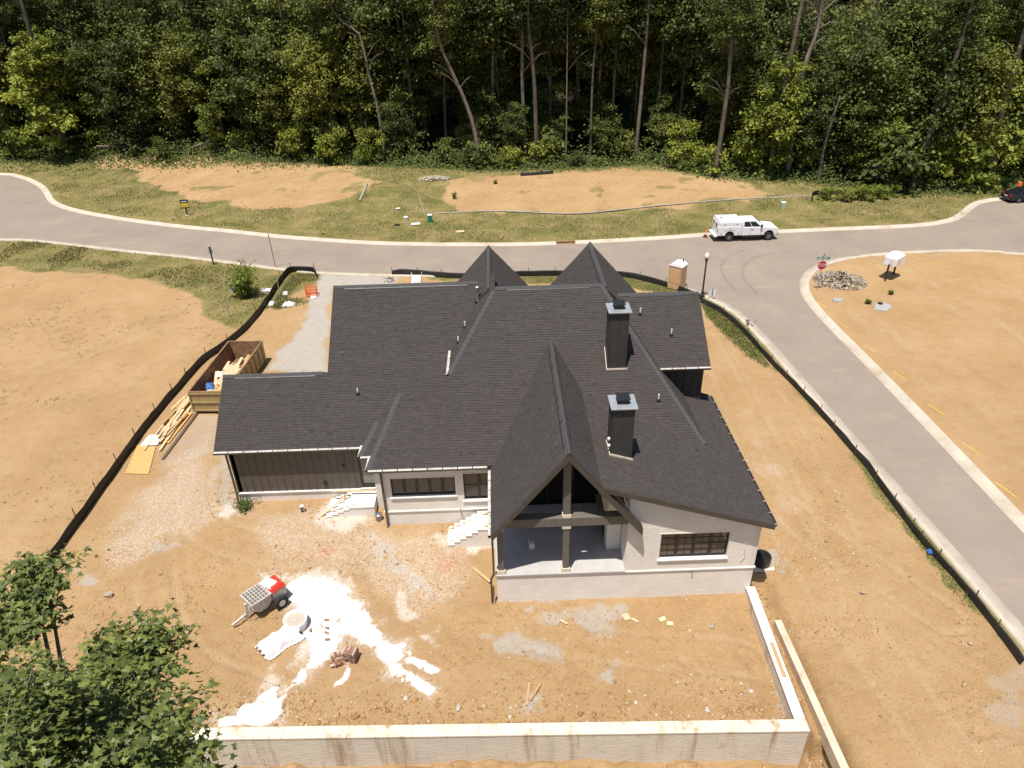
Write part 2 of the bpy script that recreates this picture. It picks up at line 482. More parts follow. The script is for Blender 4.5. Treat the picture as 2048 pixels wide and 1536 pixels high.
def noise_node(nt, scale, detail=4, rough=0.55, coord=None, stretch=None):
    n = nt.nodes.new("ShaderNodeTexNoise")
    n.inputs["Scale"].default_value = scale; n.inputs["Detail"].default_value = detail; n.inputs["Roughness"].default_value = rough
    if coord is not None:
        if stretch is not None:
            mp = nt.nodes.new("ShaderNodeMapping"); mp.inputs["Scale"].default_value = stretch
            nt.links.new(coord, mp.inputs[0]); nt.links.new(mp.outputs[0], n.inputs["Vector"])
        else:
            nt.links.new(coord, n.inputs["Vector"])
    return n


def ramp_node(nt, src, stops):
    r = nt.nodes.new("ShaderNodeValToRGB")
    els = r.color_ramp.elements
    while len(els) < len(stops): els.new(0.5)
    for e, (p, c) in zip(els, stops):
        e.position = p; e.color = (c[0], c[1], c[2], 1) if len(c) == 3 else c
    nt.links.new(src, r.inputs[0])
    return r


def mix_node(nt, fac, a, b, mode='MIX'):
    m = nt.nodes.new("ShaderNodeMix"); m.data_type = 'RGBA'; m.blend_type = mode
    for sock, val in ((m.inputs[0], fac), (m.inputs[6], a), (m.inputs[7], b)):
        if isinstance(val, (int, float)): sock.default_value = val
        elif isinstance(val, tuple): sock.default_value = (val[0], val[1], val[2], 1)
        else: nt.links.new(val, sock)
    return m.outputs[2]


def math_node(nt, op, a, b=None, clamp=False):
    m = nt.nodes.new("ShaderNodeMath"); m.operation = op; m.use_clamp = clamp
    for s, v in ((m.inputs[0], a), (m.inputs[1], b)):
        if v is None: continue
        if isinstance(v, (int, float)): s.default_value = v
        else: nt.links.new(v, s)
    return m.outputs[0]


def map_range(nt, v, a, b, c=0.0, d=1.0, smooth=True):
    m = nt.nodes.new("ShaderNodeMapRange")
    m.interpolation_type = 'SMOOTHSTEP' if smooth else 'LINEAR'
    nt.links.new(v, m.inputs[0])
    for i, x in zip((1, 2, 3, 4), (a, b, c, d)): m.inputs[i].default_value = x
    return m.outputs[0]


def bump_node(nt, h, strength=0.3, dist=0.02):
    b = nt.nodes.new("ShaderNodeBump"); b.inputs["Strength"].default_value = strength; b.inputs["Distance"].default_value = dist
    nt.links.new(h, b.inputs["Height"])
    return b.outputs[0]


def simple(name, c, rough=0.7, var=0.18, scale=6.0, bump=0.0, metal=0.0, spec=0.5, dirt=None, dirt_amt=0.3, detail=5, stretch=None):
    """colour broken up by noise, optional dirt blotches"""
    m, nt, b = new_mat(name)
    tc = nt.nodes.new("ShaderNodeTexCoord"); co = tc.outputs["Object"]
    n = noise_node(nt, scale, detail, 0.6, co, stretch)
    lo = tuple(max(0, x * (1 - var)) for x in c); hi = tuple(min(1, x * (1 + var)) for x in c)
    col = ramp_node(nt, n.outputs["Fac"], [(0.3, lo), (0.7, hi)]).outputs[0]
    if dirt:
        n2 = noise_node(nt, scale * 0.35, 6, 0.65, co)
        col = mix_node(nt, map_range(nt, n2.outputs["Fac"], 0.5, 0.72, 0, dirt_amt), col, dirt)
    nt.links.new(col, b.inputs["Base Color"])
    b.inputs["Roughness"].default_value = rough; b.inputs["Metallic"].default_value = metal
    b.inputs["Specular IOR Level"].default_value = spec
    if bump:
        n3 = noise_node(nt, scale * 4, 4, 0.6, co)
        nt.links.new(bump_node(nt, n3.outputs["Fac"], bump, 0.01), b.inputs["Normal"])
    return m


def shade_mat(name, stops, rough=0.9, noise_scale=9.0, noise_amt=0.25, spec=0.3, bump=0.0, trans=0.0, objvar=0.0):
    """colour from the per-face 'shade' value, broken up by noise"""
    m, nt, b = new_mat(name)
    at = nt.nodes.new("ShaderNodeAttribute"); at.attribute_name = "shade"
    fac = at.outputs["Fac"]
    if objvar:
        oi = nt.nodes.new("ShaderNodeObjectInfo")
        fac = math_node(nt, 'ADD', fac, math_node(nt, 'MULTIPLY', math_node(nt, 'SUBTRACT', oi.outputs["Random"], 0.5), objvar), True)
    col = ramp_node(nt, fac, stops).outputs[0]
    if noise_amt:
        tc = nt.nodes.new("ShaderNodeTexCoord")
        n = noise_node(nt, noise_scale, 4, 0.6, tc.outputs["Object"])
        k = map_range(nt, n.outputs["Fac"], 0.25, 0.75, 1 - noise_amt, 1 + noise_amt, False)
        cc = nt.nodes.new("ShaderNodeCombineColor")
        for i in range(3): nt.links.new(k, cc.inputs[i])
        col = mix_node(nt, 1.0, col, cc.outputs[0], 'MULTIPLY')
        if bump: nt.links.new(bump_node(nt, n.outputs["Fac"], bump, 0.01), b.inputs["Normal"])
    nt.links.new(col, b.inputs["Base Color"])
    b.inputs["Roughness"].default_value = rough; b.inputs["Specular IOR Level"].default_value = spec
    if trans:
        t = nt.nodes.new("ShaderNodeBsdfTranslucent"); nt.links.new(col, t.inputs[0])
        mx = nt.nodes.new("ShaderNodeMixShader"); mx.inputs[0].default_value = trans
        nt.links.new(b.outputs[0], mx.inputs[1]); nt.links.new(t.outputs[0], mx.inputs[2])
        nt.links.new(mx.outputs[0], nt.nodes["Material Output"].inputs[0])
    return m


M = {}
M['shingle'] = shade_mat("asphalt_shingle", [(0.0, (0.024, 0.021, 0.020)), (0.3, (0.052, 0.045, 0.042)), (0.7, (0.067, 0.058, 0.054)), (1.0, (0.090, 0.079, 0.074))], 0.92, 14, 0.12, 0.25, 0.4)
M['ridge'] = simple("ridge_cap_shingle", (0.075, 0.074, 0.074), 0.9, 0.3, 25, 0.4, spec=0.25)
M['deck_dark'] = simple("dark_bronze_fascia", (0.055, 0.045, 0.038), 0.6, 0.15, 4)
M['bronze'] = simple("dark_bronze_paint", (0.075, 0.062, 0.052), 0.55, 0.15, 3)
M['timber'] = simple("stained_dark_timber", (0.140, 0.124, 0.106), 0.65, 0.2, 3, 0.15, stretch=(6, 6, 1))
M['siding'] = simple("dark_board_siding", (0.098, 0.082, 0.068), 0.6, 0.12, 2, dirt=(0.16, 0.12, 0.09), dirt_amt=0.2)
M['siding_black'] = simple("black_board_siding", (0.035, 0.033, 0.032), 0.6, 0.15, 2)
M['charcoal'] = simple("charcoal_chimney_boards", (0.052, 0.047, 0.043), 0.6, 0.12, 2)
M['black'] = simple("black_metal", (0.018, 0.018, 0.019), 0.45, 0.2, 5)
M['frame'] = simple("black_window_frame", (0.012, 0.011, 0.011), 0.4, 0.2, 5)
M['flash'] = simple("galvanised_flashing", (0.62, 0.64, 0.67), 0.35, 0.12, 5, metal=0.6)
M['pvc'] = simple("white_plastic_pipe", (0.78, 0.77, 0.75), 0.5, 0.05, 5)
M['guard'] = simple("gutter_guard", (0.56, 0.52, 0.47), 0.45, 0.2, 5, dirt=(0.25, 0.2, 0.15), dirt_amt=0.5)
M['wrap'] = simple("bare_wood_trim", (0.62, 0.45, 0.28), 0.7, 0.15, 5)
M['concrete'] = simple("pale_concrete", (0.66, 0.63, 0.59), 0.85, 0.1, 3, 0.2, dirt=(0.5, 0.4, 0.28), dirt_amt=0.35)
M['kerb'] = simple("kerb_concrete", (0.53, 0.46, 0.365), 0.9, 0.15, 0.9, 0.15, dirt=(0.38, 0.29, 0.19), dirt_amt=0.7)
M['porch_floor'] = simple("grey_porch_slab", (0.47, 0.45, 0.43), 0.85, 0.1, 1.2, 0.1, dirt=(0.34, 0.31, 0.28), dirt_amt=0.5)
M['wood'] = shade_mat("sawn_pine", [(0.0, (0.45, 0.28, 0.13)), (0.5, (0.60, 0.41, 0.21)), (1.0, (0.70, 0.54, 0.34))], 0.75, 8, 0.2, 0.3)
M['osb'] = simple("osb_sheet", (0.62, 0.36, 0.13), 0.75, 0.25, 22, 0.2, dirt=(0.5, 0.26, 0.08), dirt_amt=0.4)
M['foam'] = simple("white_foam_sheet", (0.8, 0.8, 0.79), 0.7, 0.04, 5)
M['film'] = simple("white_plastic_sheet", (0.80, 0.79, 0.80), 0.35, 0.06, 4, 0.15)
M['rust'] = simple("rusty_steel", (0.27, 0.155, 0.08), 0.8, 0.4, 3, 0.3, dirt=(0.13, 0.07, 0.038), dirt_amt=0.8)
M['skip_paint'] = simple("faded_yellow_skip_paint", (0.36, 0.265, 0.12), 0.6, 0.15, 2, 0.1, dirt=(0.25, 0.14, 0.06), dirt_amt=0.8)
M['truck_white'] = simple("white_vehicle_paint", (0.80, 0.80, 0.81), 0.25, 0.02, 2)
M['tyre'] = simple("tyre_rubber", (0.02, 0.02, 0.02), 0.9, 0.2, 6)
M['steel'] = simple("dull_steel", (0.42, 0.42, 0.42), 0.35, 0.15, 6, metal=0.8)
M['car_paint'] = simple("dark_green_car_paint", (0.012, 0.017, 0.022), 0.18, 0.05, 2)
M['tail'] = simple("red_lens", (0.35, 0.01, 0.015), 0.2, 0.05, 3)
M['amber'] = simple("amber_lens", (0.7, 0.25, 0.02), 0.25, 0.05, 3)
M['lens'] = simple("clear_lens", (0.7, 0.72, 0.75), 0.1, 0.05, 3)
M['red'] = simple("stop_sign_red", (0.42, 0.012, 0.02), 0.5, 0.05, 3)
M['sign_white'] = simple("sign_white", (0.78, 0.78, 0.78), 0.5, 0.03, 3)
M['sign_green'] = simple("street_sign_green", (0.015, 0.20, 0.13), 0.5, 0.06, 3)
M['galv'] = simple("galvanised_post", (0.42, 0.43, 0.44), 0.45, 0.1, 6, metal=0.5)
M['tan_plastic'] = simple("tan_moulded_plastic", (0.48, 0.33, 0.20), 0.55, 0.08, 3)
M['tan_light'] = simple("light_tan_moulded_plastic", (0.56, 0.37, 0.20), 0.55, 0.08, 3)
M['globe'] = simple("frosted_lamp_globe", (0.72, 0.72, 0.62), 0.25, 0.05, 3)
M['orange'] = simple("orange_safety_plastic", (0.85, 0.16, 0.03), 0.5, 0.1, 3)
M['pale_green'] = simple("pale_green_utility_box", (0.42, 0.50, 0.36), 0.55, 0.08, 3)
M['yellow_sign'] = simple("yellow_sign_panel", (0.72, 0.46, 0.06), 0.5, 0.05, 3)
M['mixer'] = simple("mortar_spattered_steel", (0.55, 0.50, 0.45), 0.8, 0.2, 7, 0.3, dirt=(0.35, 0.30, 0.26), dirt_amt=0.6)
M['slurry'] = simple("beige_slurry", (0.47, 0.40, 0.33), 0.6, 0.08, 5)
M['mixer_red'] = simple("red_mixer_paint", (0.62, 0.045, 0.02), 0.4, 0.1, 4, dirt=(0.65, 0.55, 0.5), dirt_amt=0.4)
M['blue'] = simple("blue_packaging", (0.05, 0.16, 0.42), 0.5, 0.1, 4)
M['brick_red'] = shade_mat("loose_brick", [(0.0, (0.20, 0.095, 0.06)), (0.5, (0.33, 0.18, 0.12)), (1.0, (0.56, 0.45, 0.38))], 0.9, 12, 0.25)
M['stone'] = shade_mat("broken_stone", [(0.0, (0.15, 0.12, 0.09)), (0.5, (0.30, 0.245, 0.185)), (1.0, (0.45, 0.39, 0.31))], 0.9, 5, 0.25)
M['clod'] = shade_mat("dirt_clod", [(0.0, (0.27, 0.16, 0.072)), (0.5, (0.38, 0.235, 0.112)), (0.85, (0.45, 0.30, 0.155)), (1.0, (0.55, 0.50, 0.44))], 0.95, 5, 0.2)
M['fabric'] = simple("black_silt_fabric", (0.016, 0.015, 0.014), 0.65, 0.3, 3, 0.2)
M['stake'] = simple("wooden_stake", (0.12, 0.085, 0.055), 0.8, 0.25, 6)
M['wattle'] = simple("grey_straw_wattle", (0.36, 0.33, 0.27), 0.95, 0.25, 5, 0.3)
M['bark'] = shade_mat("tree_bark", [(0.0, (0.065, 0.054, 0.043)), (0.5, (0.15, 0.125, 0.10)), (1.0, (0.27, 0.23, 0.19))], 0.95, 3, 0.35, 0.1, 0.5, objvar=0.8)
M['leaf'] = shade_mat("forest_leaf", [(0.0, (0.028, 0.040, 0.009)), (0.5, (0.095, 0.122, 0.024)), (1.0, (0.23, 0.245, 0.045))], 0.6, 0.5, 0.0, 0.35, trans=0.25, objvar=0.5)
M['leaf_mid'] = shade_mat("mid_green_leaf", [(0.0, (0.055, 0.07, 0.013)), (0.5, (0.15, 0.175, 0.028)), (1.0, (0.30, 0.305, 0.05))], 0.6, 0.5, 0.0, 0.35, trans=0.28, objvar=0.6)
M['leaf_lime'] = shade_mat("lime_leaf", [(0.0, (0.11, 0.145, 0.022)), (0.5, (0.25, 0.29, 0.04)), (1.0, (0.40, 0.42, 0.07))], 0.6, 0.5, 0.0, 0.35, trans=0.3, objvar=0.5)
M['leaf_maple'] = shade_mat("maple_leaf", [(0.0, (0.05, 0.072, 0.018)), (0.5, (0.125, 0.16, 0.036)), (1.0, (0.24, 0.265, 0.06))], 0.5, 0.5, 0.0, 0.4, trans=0.22)
M['weed'] = shade_mat("weed_leaf", [(0.0, (0.05, 0.08, 0.02)), (0.5, (0.11, 0.145, 0.035)), (1.0, (0.22, 0.21, 0.08))], 0.8, 0.5, 0.0, 0.2, trans=0.2)
M['grass_blade'] = shade_mat("grass_blade", [(0.0, (0.06, 0.075, 0.02)), (0.5, (0.13, 0.125, 0.04)), (1.0, (0.27, 0.21, 0.10))], 0.9, 0.5, 0.0, 0.15)
M['room'] = simple("raw_interior_board", (0.36, 0.27, 0.19), 0.9, 0.12, 1.5)
M['room_floor'] = simple("interior_subfloor", (0.26, 0.18, 0.11), 0.9, 0.2, 2)
M['ceiling_wood'] = simple("tan_ceiling_board", (0.42, 0.31, 0.20), 0.7, 0.12, 2)


def glass_mat(name, tint, mixf):
    m, nt, b = new_mat(name)
    b.inputs["Base Color"].default_value = (*tint, 1); b.inputs["Roughness"].default_value = 0.05
    tr = nt.nodes.new("ShaderNodeBsdfTransparent"); tr.inputs[0].default_value = (0.82, 0.84, 0.83, 1)
    mx = nt.nodes.new("ShaderNodeMixShader"); mx.inputs[0].default_value = mixf
    nt.links.new(tr.outputs[0], mx.inputs[1]); nt.links.new(b.outputs[0], mx.inputs[2])
    nt.links.new(mx.outputs[0], nt.nodes["Material Output"].inputs[0])
    return m


M['glass'] = glass_mat("window_glass", (0.15, 0.122, 0.096), 0.75)
M['glass_door'] = glass_mat("filmed_door_glass", (0.26, 0.26, 0.20), 0.8)
M['glass_porch'] = glass_mat("shaded_porch_glass", (0.03, 0.027, 0.024), 0.5)
M['glass_dark'] = glass_mat("dark_vehicle_glass", (0.01, 0.012, 0.014), 0.9)


def brick_paint(name, c, stain=0.0):
    m, nt, b = new_mat(name)
    tc = nt.nodes.new("ShaderNodeNewGeometry"); co = tc.outputs["Position"]
    n = noise_node(nt, 1.3, 5, 0.6, co)
    col = ramp_node(nt, n.outputs["Fac"], [(0.3, tuple(x * 0.93 for x in c)), (0.7, tuple(min(1, x * 1.05) for x in c))]).outputs[0]
    n1 = noise_node(nt, 26, 3, 0.6, co)
    col = mix_node(nt, map_range(nt, n1.outputs["Fac"], 0.55, 0.75, 0, 0.14), col, tuple(x * 0.7 for x in c))
    if stain:
        n2 = noise_node(nt, 1.0, 6, 0.65, co, (1.6, 1.6, 0.14))
        col = mix_node(nt, map_range(nt, n2.outputs["Fac"], 0.5, 0.72, 0, stain), col, (0.36, 0.23, 0.12))
        n4 = noise_node(nt, 2.4, 6, 0.7, co)
        col = mix_node(nt, map_range(nt, n4.outputs["Fac"], 0.6, 0.68, 0, stain * 0.6), col, (0.38, 0.25, 0.13))
    nt.links.new(col, b.inputs["Base Color"]); b.inputs["Roughness"].default_value = 0.8
    n3 = noise_node(nt, 40, 3, 0.6, co)
    nt.links.new(bump_node(nt, n3.outputs["Fac"], 0.12, 0.008), b.inputs["Normal"])
    return m


M['brick_white'] = brick_paint("white_painted_brick", (0.81, 0.75, 0.68))
M['brick_wall'] = brick_paint("stained_white_brick", (0.68, 0.60, 0.50), 0.95)
M['cap'] = brick_paint("muddy_white_coping", (0.72, 0.62, 0.49), 0.95)
M['slab'] = simple("grey_stone_slab", (0.36, 0.36, 0.35), 0.85, 0.15, 4, 0.2)
M['cap_clean'] = brick_paint("white_coping", (0.80, 0.77, 0.72), 0.12)
M['foot'] = brick_paint("muddy_footing_concrete", (0.60, 0.50, 0.38), 0.8)


# ------------------------------------------------------------------ the land
L = LAYOUT
ROAD_Z = 0.0
_k0 = L['kerb_far'][0]
far_k = [(-140, _k0[1] - 4), (-95, _k0[1] + 0.5), (-80, _k0[1] + 0.8)] + L['kerb_far'] + [(75, 77), (150, 80)]
near_k = [(-140, 84), (-90, 77.5), (-68, 75)] + L['kerb_near'] + [(20.5, 12), (20.6, -6)]
lot_k = [(150, 50), (90, 55), (60, 58.2)] + L['kerb_lot'] + [(24.8, 20), (24.8, 12), (24.8, -6)]
far_s = smooth_line(far_k, 0.9); near_s = smooth_line(near_k, 0.9); lot_s = smooth_line(lot_k, 0.9)
road_poly = np.vstack([far_s, lot_s, near_s[::-1]])


def axis(parts):
    out = []
    for a, b, s in parts:
        out.append(np.arange(a, b - 1e-6, s))
    out.append(np.array([parts[-1][1]]))
    return np.concatenate(out)


gx = axis([(-320, -120, 20), (-120, -70, 3), (-70, -24, 0.5), (-24, -16, 0.22), (-16, 13, 0.1), (13, 25, 0.16), (25, 60, 0.5), (60, 120, 3), (120, 320, 20)])
gy = axis([(-30, 6, 3), (6, 14, 0.4), (14, 30, 0.1), (30, 45, 0.25), (45, 66, 0.3), (66, 108, 0.5), (108, 140, 2), (140, 420, 14)])
GX, GY = np.meshgrid(gx, gy)
PX, PY = GX.ravel(), GY.ravel()
P2 = np.stack([PX, PY], 1)


def forest_edge(x):
    return np.interp(x, [-140, -66, -45, -30, -15, -2, 8, 20, 26, 38, 47, 57, 140], [112, 107.5, 106, 102.5, 98.5, 94.5, 94, 95, 88, 85, 81, 80.5, 86])


def zone(poly, w, wob=0.0, freq=1.0, grow=0.0):
    poly = np.asarray(poly)
    lo = poly.min(0) - 3 * w - wob - 1; hi = poly.max(0) + 3 * w + wob + 1
    sel = (PX > lo[0]) & (PX < hi[0]) & (PY > lo[1]) & (PY < hi[1])
    out = np.zeros(len(PX))
    if sel.any():
        sd = poly_sd(P2[sel], poly) + grow
        if wob: sd = sd + wob * 2 * (fbm(P2[sel, 0] * freq, P2[sel, 1] * freq) - 0.5)
        out[sel] = sstep(-w, w, sd)
    return out


pt = L['patches']
dirt = np.maximum.reduce([zone(pt['pad_a'], 0.9, 3.0, 0.25), zone(pt['pad_b'], 0.9, 2.5, 0.25), zone(pt['lot_dirt'], 0.5, 1.3, 0.3), zone(pt['right_lot'], 0.15, 0.3, 0.5)])
grass = 1 - dirt
for k, w in (('verge_right', 0.25), ('verge_mid', 0.3), ('verge_left', 0.35), ('verge_low', 0.15)):
    grass = np.maximum(grass, zone(pt[k], w, 0.6, 1.2))
# thin scrappy growth on the dirt
scr = fbm(PX * 0.35 + 40, PY * 0.35, 5)
lotleft = (PX < -21) & (PY < 62)
grass = np.maximum(grass, np.where(lotleft, 0.35 * sstep(0.60, 0.74, scr), np.where(PY > 72, 0.6 * sstep(0.60, 0.74, scr), 0)))
gravel = np.zeros(len(PX))
for k, poly in L['gravel'].items():
    big = k == 'drive'
    gravel = np.maximum(gravel, zone(poly, 0.7 if big else 0.45, 0.8 if big else 0.9, 0.5 if big else 1.6) * (1.0 if big else 0.42 if k == 'lane' else 0.55 if k in ('apron', 'rb') else 0.72))
white = np.zeros(len(PX))
for k, poly in L['white'].items():
    white = np.maximum(white, zone(poly, 0.26 if k == 'm1' else 0.13, 0.30 if k == 'm1' else 0.14, 2.6, 0.05 if k == 'm1' else 0.08))
holes = fbm(PX * 3.1 + 5, PY * 3.1, 4)
hw = sstep(0.64, 0.72, holes) * 0.8
core = zone(L['white']['m1'], 0.5, 0, 1)
white = white * (1 - hw * (1 - 0.8 * core))
dust = np.zeros(len(PX))
for k, poly in L['dust'].items():
    dust = np.maximum(dust, zone(poly, 1.2, 1.2, 0.7) * 0.52 if k[0] == 'w' else zone(poly, 0.6, 0.8, 1.6))
for k in ('m1', 'm4', 'm2'):
    dust = np.maximum(dust, 0.85 * zone(L['white'][k], 0.9, 0.5, 1.8, 0.3))
red = np.zeros(len(PX))
for (x, y) in L['red']:
    red = np.maximum(red, np.exp(-((PX - x) ** 2 + 1.2 * (PY - y) ** 2) / (0.42 ** 2)))
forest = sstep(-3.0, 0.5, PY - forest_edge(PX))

Z = ground_z(PX, PY)
road_sd = poly_sd(P2, road_poly)
near_yard = (1 - sstep(24, 28, PY)) * sstep(-24, -20, PX) * (1 - sstep(18.6, 19.3, PX))
side = sstep(11.5, 13, PX) * (1 - sstep(18.0, 18.8, PX)) * (1 - sstep(44, 50, PY))
rough = np.maximum(near_yard, 0.75 * side)
clump = sstep(0.45, 0.62, fbm(PX * 0.55 + 3, PY * 0.55 + 8, 4))
Z = Z + rough * (0.12 * (fbm(PX * 0.8, PY * 0.8, 4) - 0.5) + (0.05 + 0.17 * clump) * (fbm(PX * 3.3, PY * 3.3, 3) - 0.5)) * (1 - 0.8 * white)
tr = np.sin((PX * 0.93 - PY * 0.25) * 2 * math.pi / 0.9 + 3 * fbm(PX * 0.2, PY * 0.2, 3))
Z = Z + side * 0.022 * tr * sstep(0.4, 0.6, fbm(PX * 0.3, PY * 0.12 + 9, 3))
Z = Z + (PY > 62) * 0.25 * (fbm(PX * 0.12, PY * 0.12, 3) - 0.5) * sstep(1.0, 6.0, -road_sd)
Z = Z + ((PX < -22) & (PY < 62)) * 0.05 * (fbm(PX * 0.7, PY * 0.7, 4) - 0.5)
Z = Z + 0.012 * white * (PY < 26)
# soil heaped along the foot of the garden wall and the house
Z = Z + 1.5 * np.exp(-((PY + 0.0268 * PX - 15.55) / 0.34) ** 2) * np.maximum(0, fbm(PX * 0.8 + 9, PY * 0.8, 4) - 0.36) * (PX < 10.5) * (1 - 0.75 * sstep(3, 8, PX))
Z = Z - 0.40 * sstep(-0.45, 0.15, road_sd)
# keep the ground below the floor of the house
inh = (PX > -13.8) & (PX < 10.7) & (PY > 29.3) & (PY < 43) | (PX > -5.9) & (PX < 10.7) & (PY > 27.2) & (PY < 43) | (PX > -0.3) & (PX < 10.7) & (PY > 22.7) & (PY < 43)
Z = np.where(inh, Z - 0.4, Z)

# wheel tracks pressed into the bare soil
track = np.zeros(len(PX))
TRACKS = [[(-14, 46), (-17, 38), (-17.2, 32), (-15.5, 27.5), (-11, 25.6), (-5, 25.2)], [(14.6, 47), (14.6, 40), (14.0, 33), (13.6, 27), (14.2, 22), (15.2, 14)], [(16.9, 43), (16.6, 36), (16.2, 30), (15.6, 24), (13.8, 18)],
          [(30, 59), (28, 50), (27.8, 40), (29, 28)], [(-24, 57), (-28, 50), (-34, 42), (-36, 30)], [(-18, 31), (-17, 25), (-14, 20), (-10, 18)], [(1, 20.6), (5, 19.6), (9.6, 19.0)], [(34, 60), (36, 48), (36, 36)], [(-13, 48), (-15.5, 52), (-15, 58)], [(12.6, 30), (15, 25), (18, 20)]]
for k, line in enumerate(TRACKS):
    ln = smooth_line(line, 1.2); lo = ln.min(0) - 2; hi = ln.max(0) + 2
    sel = np.where((PX > lo[0]) & (PX < hi[0]) & (PY > lo[1]) & (PY < hi[1]))[0]
    Q = P2[sel]; best = np.full(len(Q), 1e9); along = np.zeros(len(Q)); acc = 0
    for a, b in zip(ln, ln[1:]):
        e = b - a; l_ = np.linalg.norm(e); t = np.clip(((Q - a) @ e) / (l_ * l_), 0, 1); d_ = np.linalg.norm(Q - a - t[:, None] * e, axis=1)
        m_ = d_ < best; best = np.where(m_, d_, best); along = np.where(m_, acc + t * l_, along); acc += l_
    rut = np.exp(-((best - 0.85) / 0.17) ** 2) * (0.35 + 0.65 * sstep(0.35, 0.6, fbm(along * 0.35 + 7 * k, along * 0 + k, 3)))
    Z[sel] -= 0.045 * rut * (1 + 0.5 * np.sin(along * 2 * math.pi / 0.28)) - 0.03 * np.exp(-((best - 1.12) / 0.12) ** 2) - 0.03 * np.exp(-((best - 0.58) / 0.12) ** 2)
    track[sel] = np.maximum(track[sel], rut)
track *= (1 - grass)

nx, ny = len(gx), len(gy)
idx = np.arange(nx * ny).reshape(ny, nx)
quads = np.stack([idx[:-1, :-1], idx[:-1, 1:], idx[1:, 1:], idx[1:, :-1]], -1).reshape(-1)
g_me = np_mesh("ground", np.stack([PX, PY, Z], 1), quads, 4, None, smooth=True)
a1 = g_me.color_attributes.new("cover", 'FLOAT_COLOR', 'POINT')
a1.data.foreach_set("color", np.stack([grass, gravel, white, dust], 1).astype(np.float32).ravel())
a2 = g_me.color_attributes.new("cover_b", 'FLOAT_COLOR', 'POINT')
a2.data.foreach_set("color", np.stack([red, forest, np.clip(track, 0, 1), np.ones(len(PX))], 1).astype(np.float32).ravel())


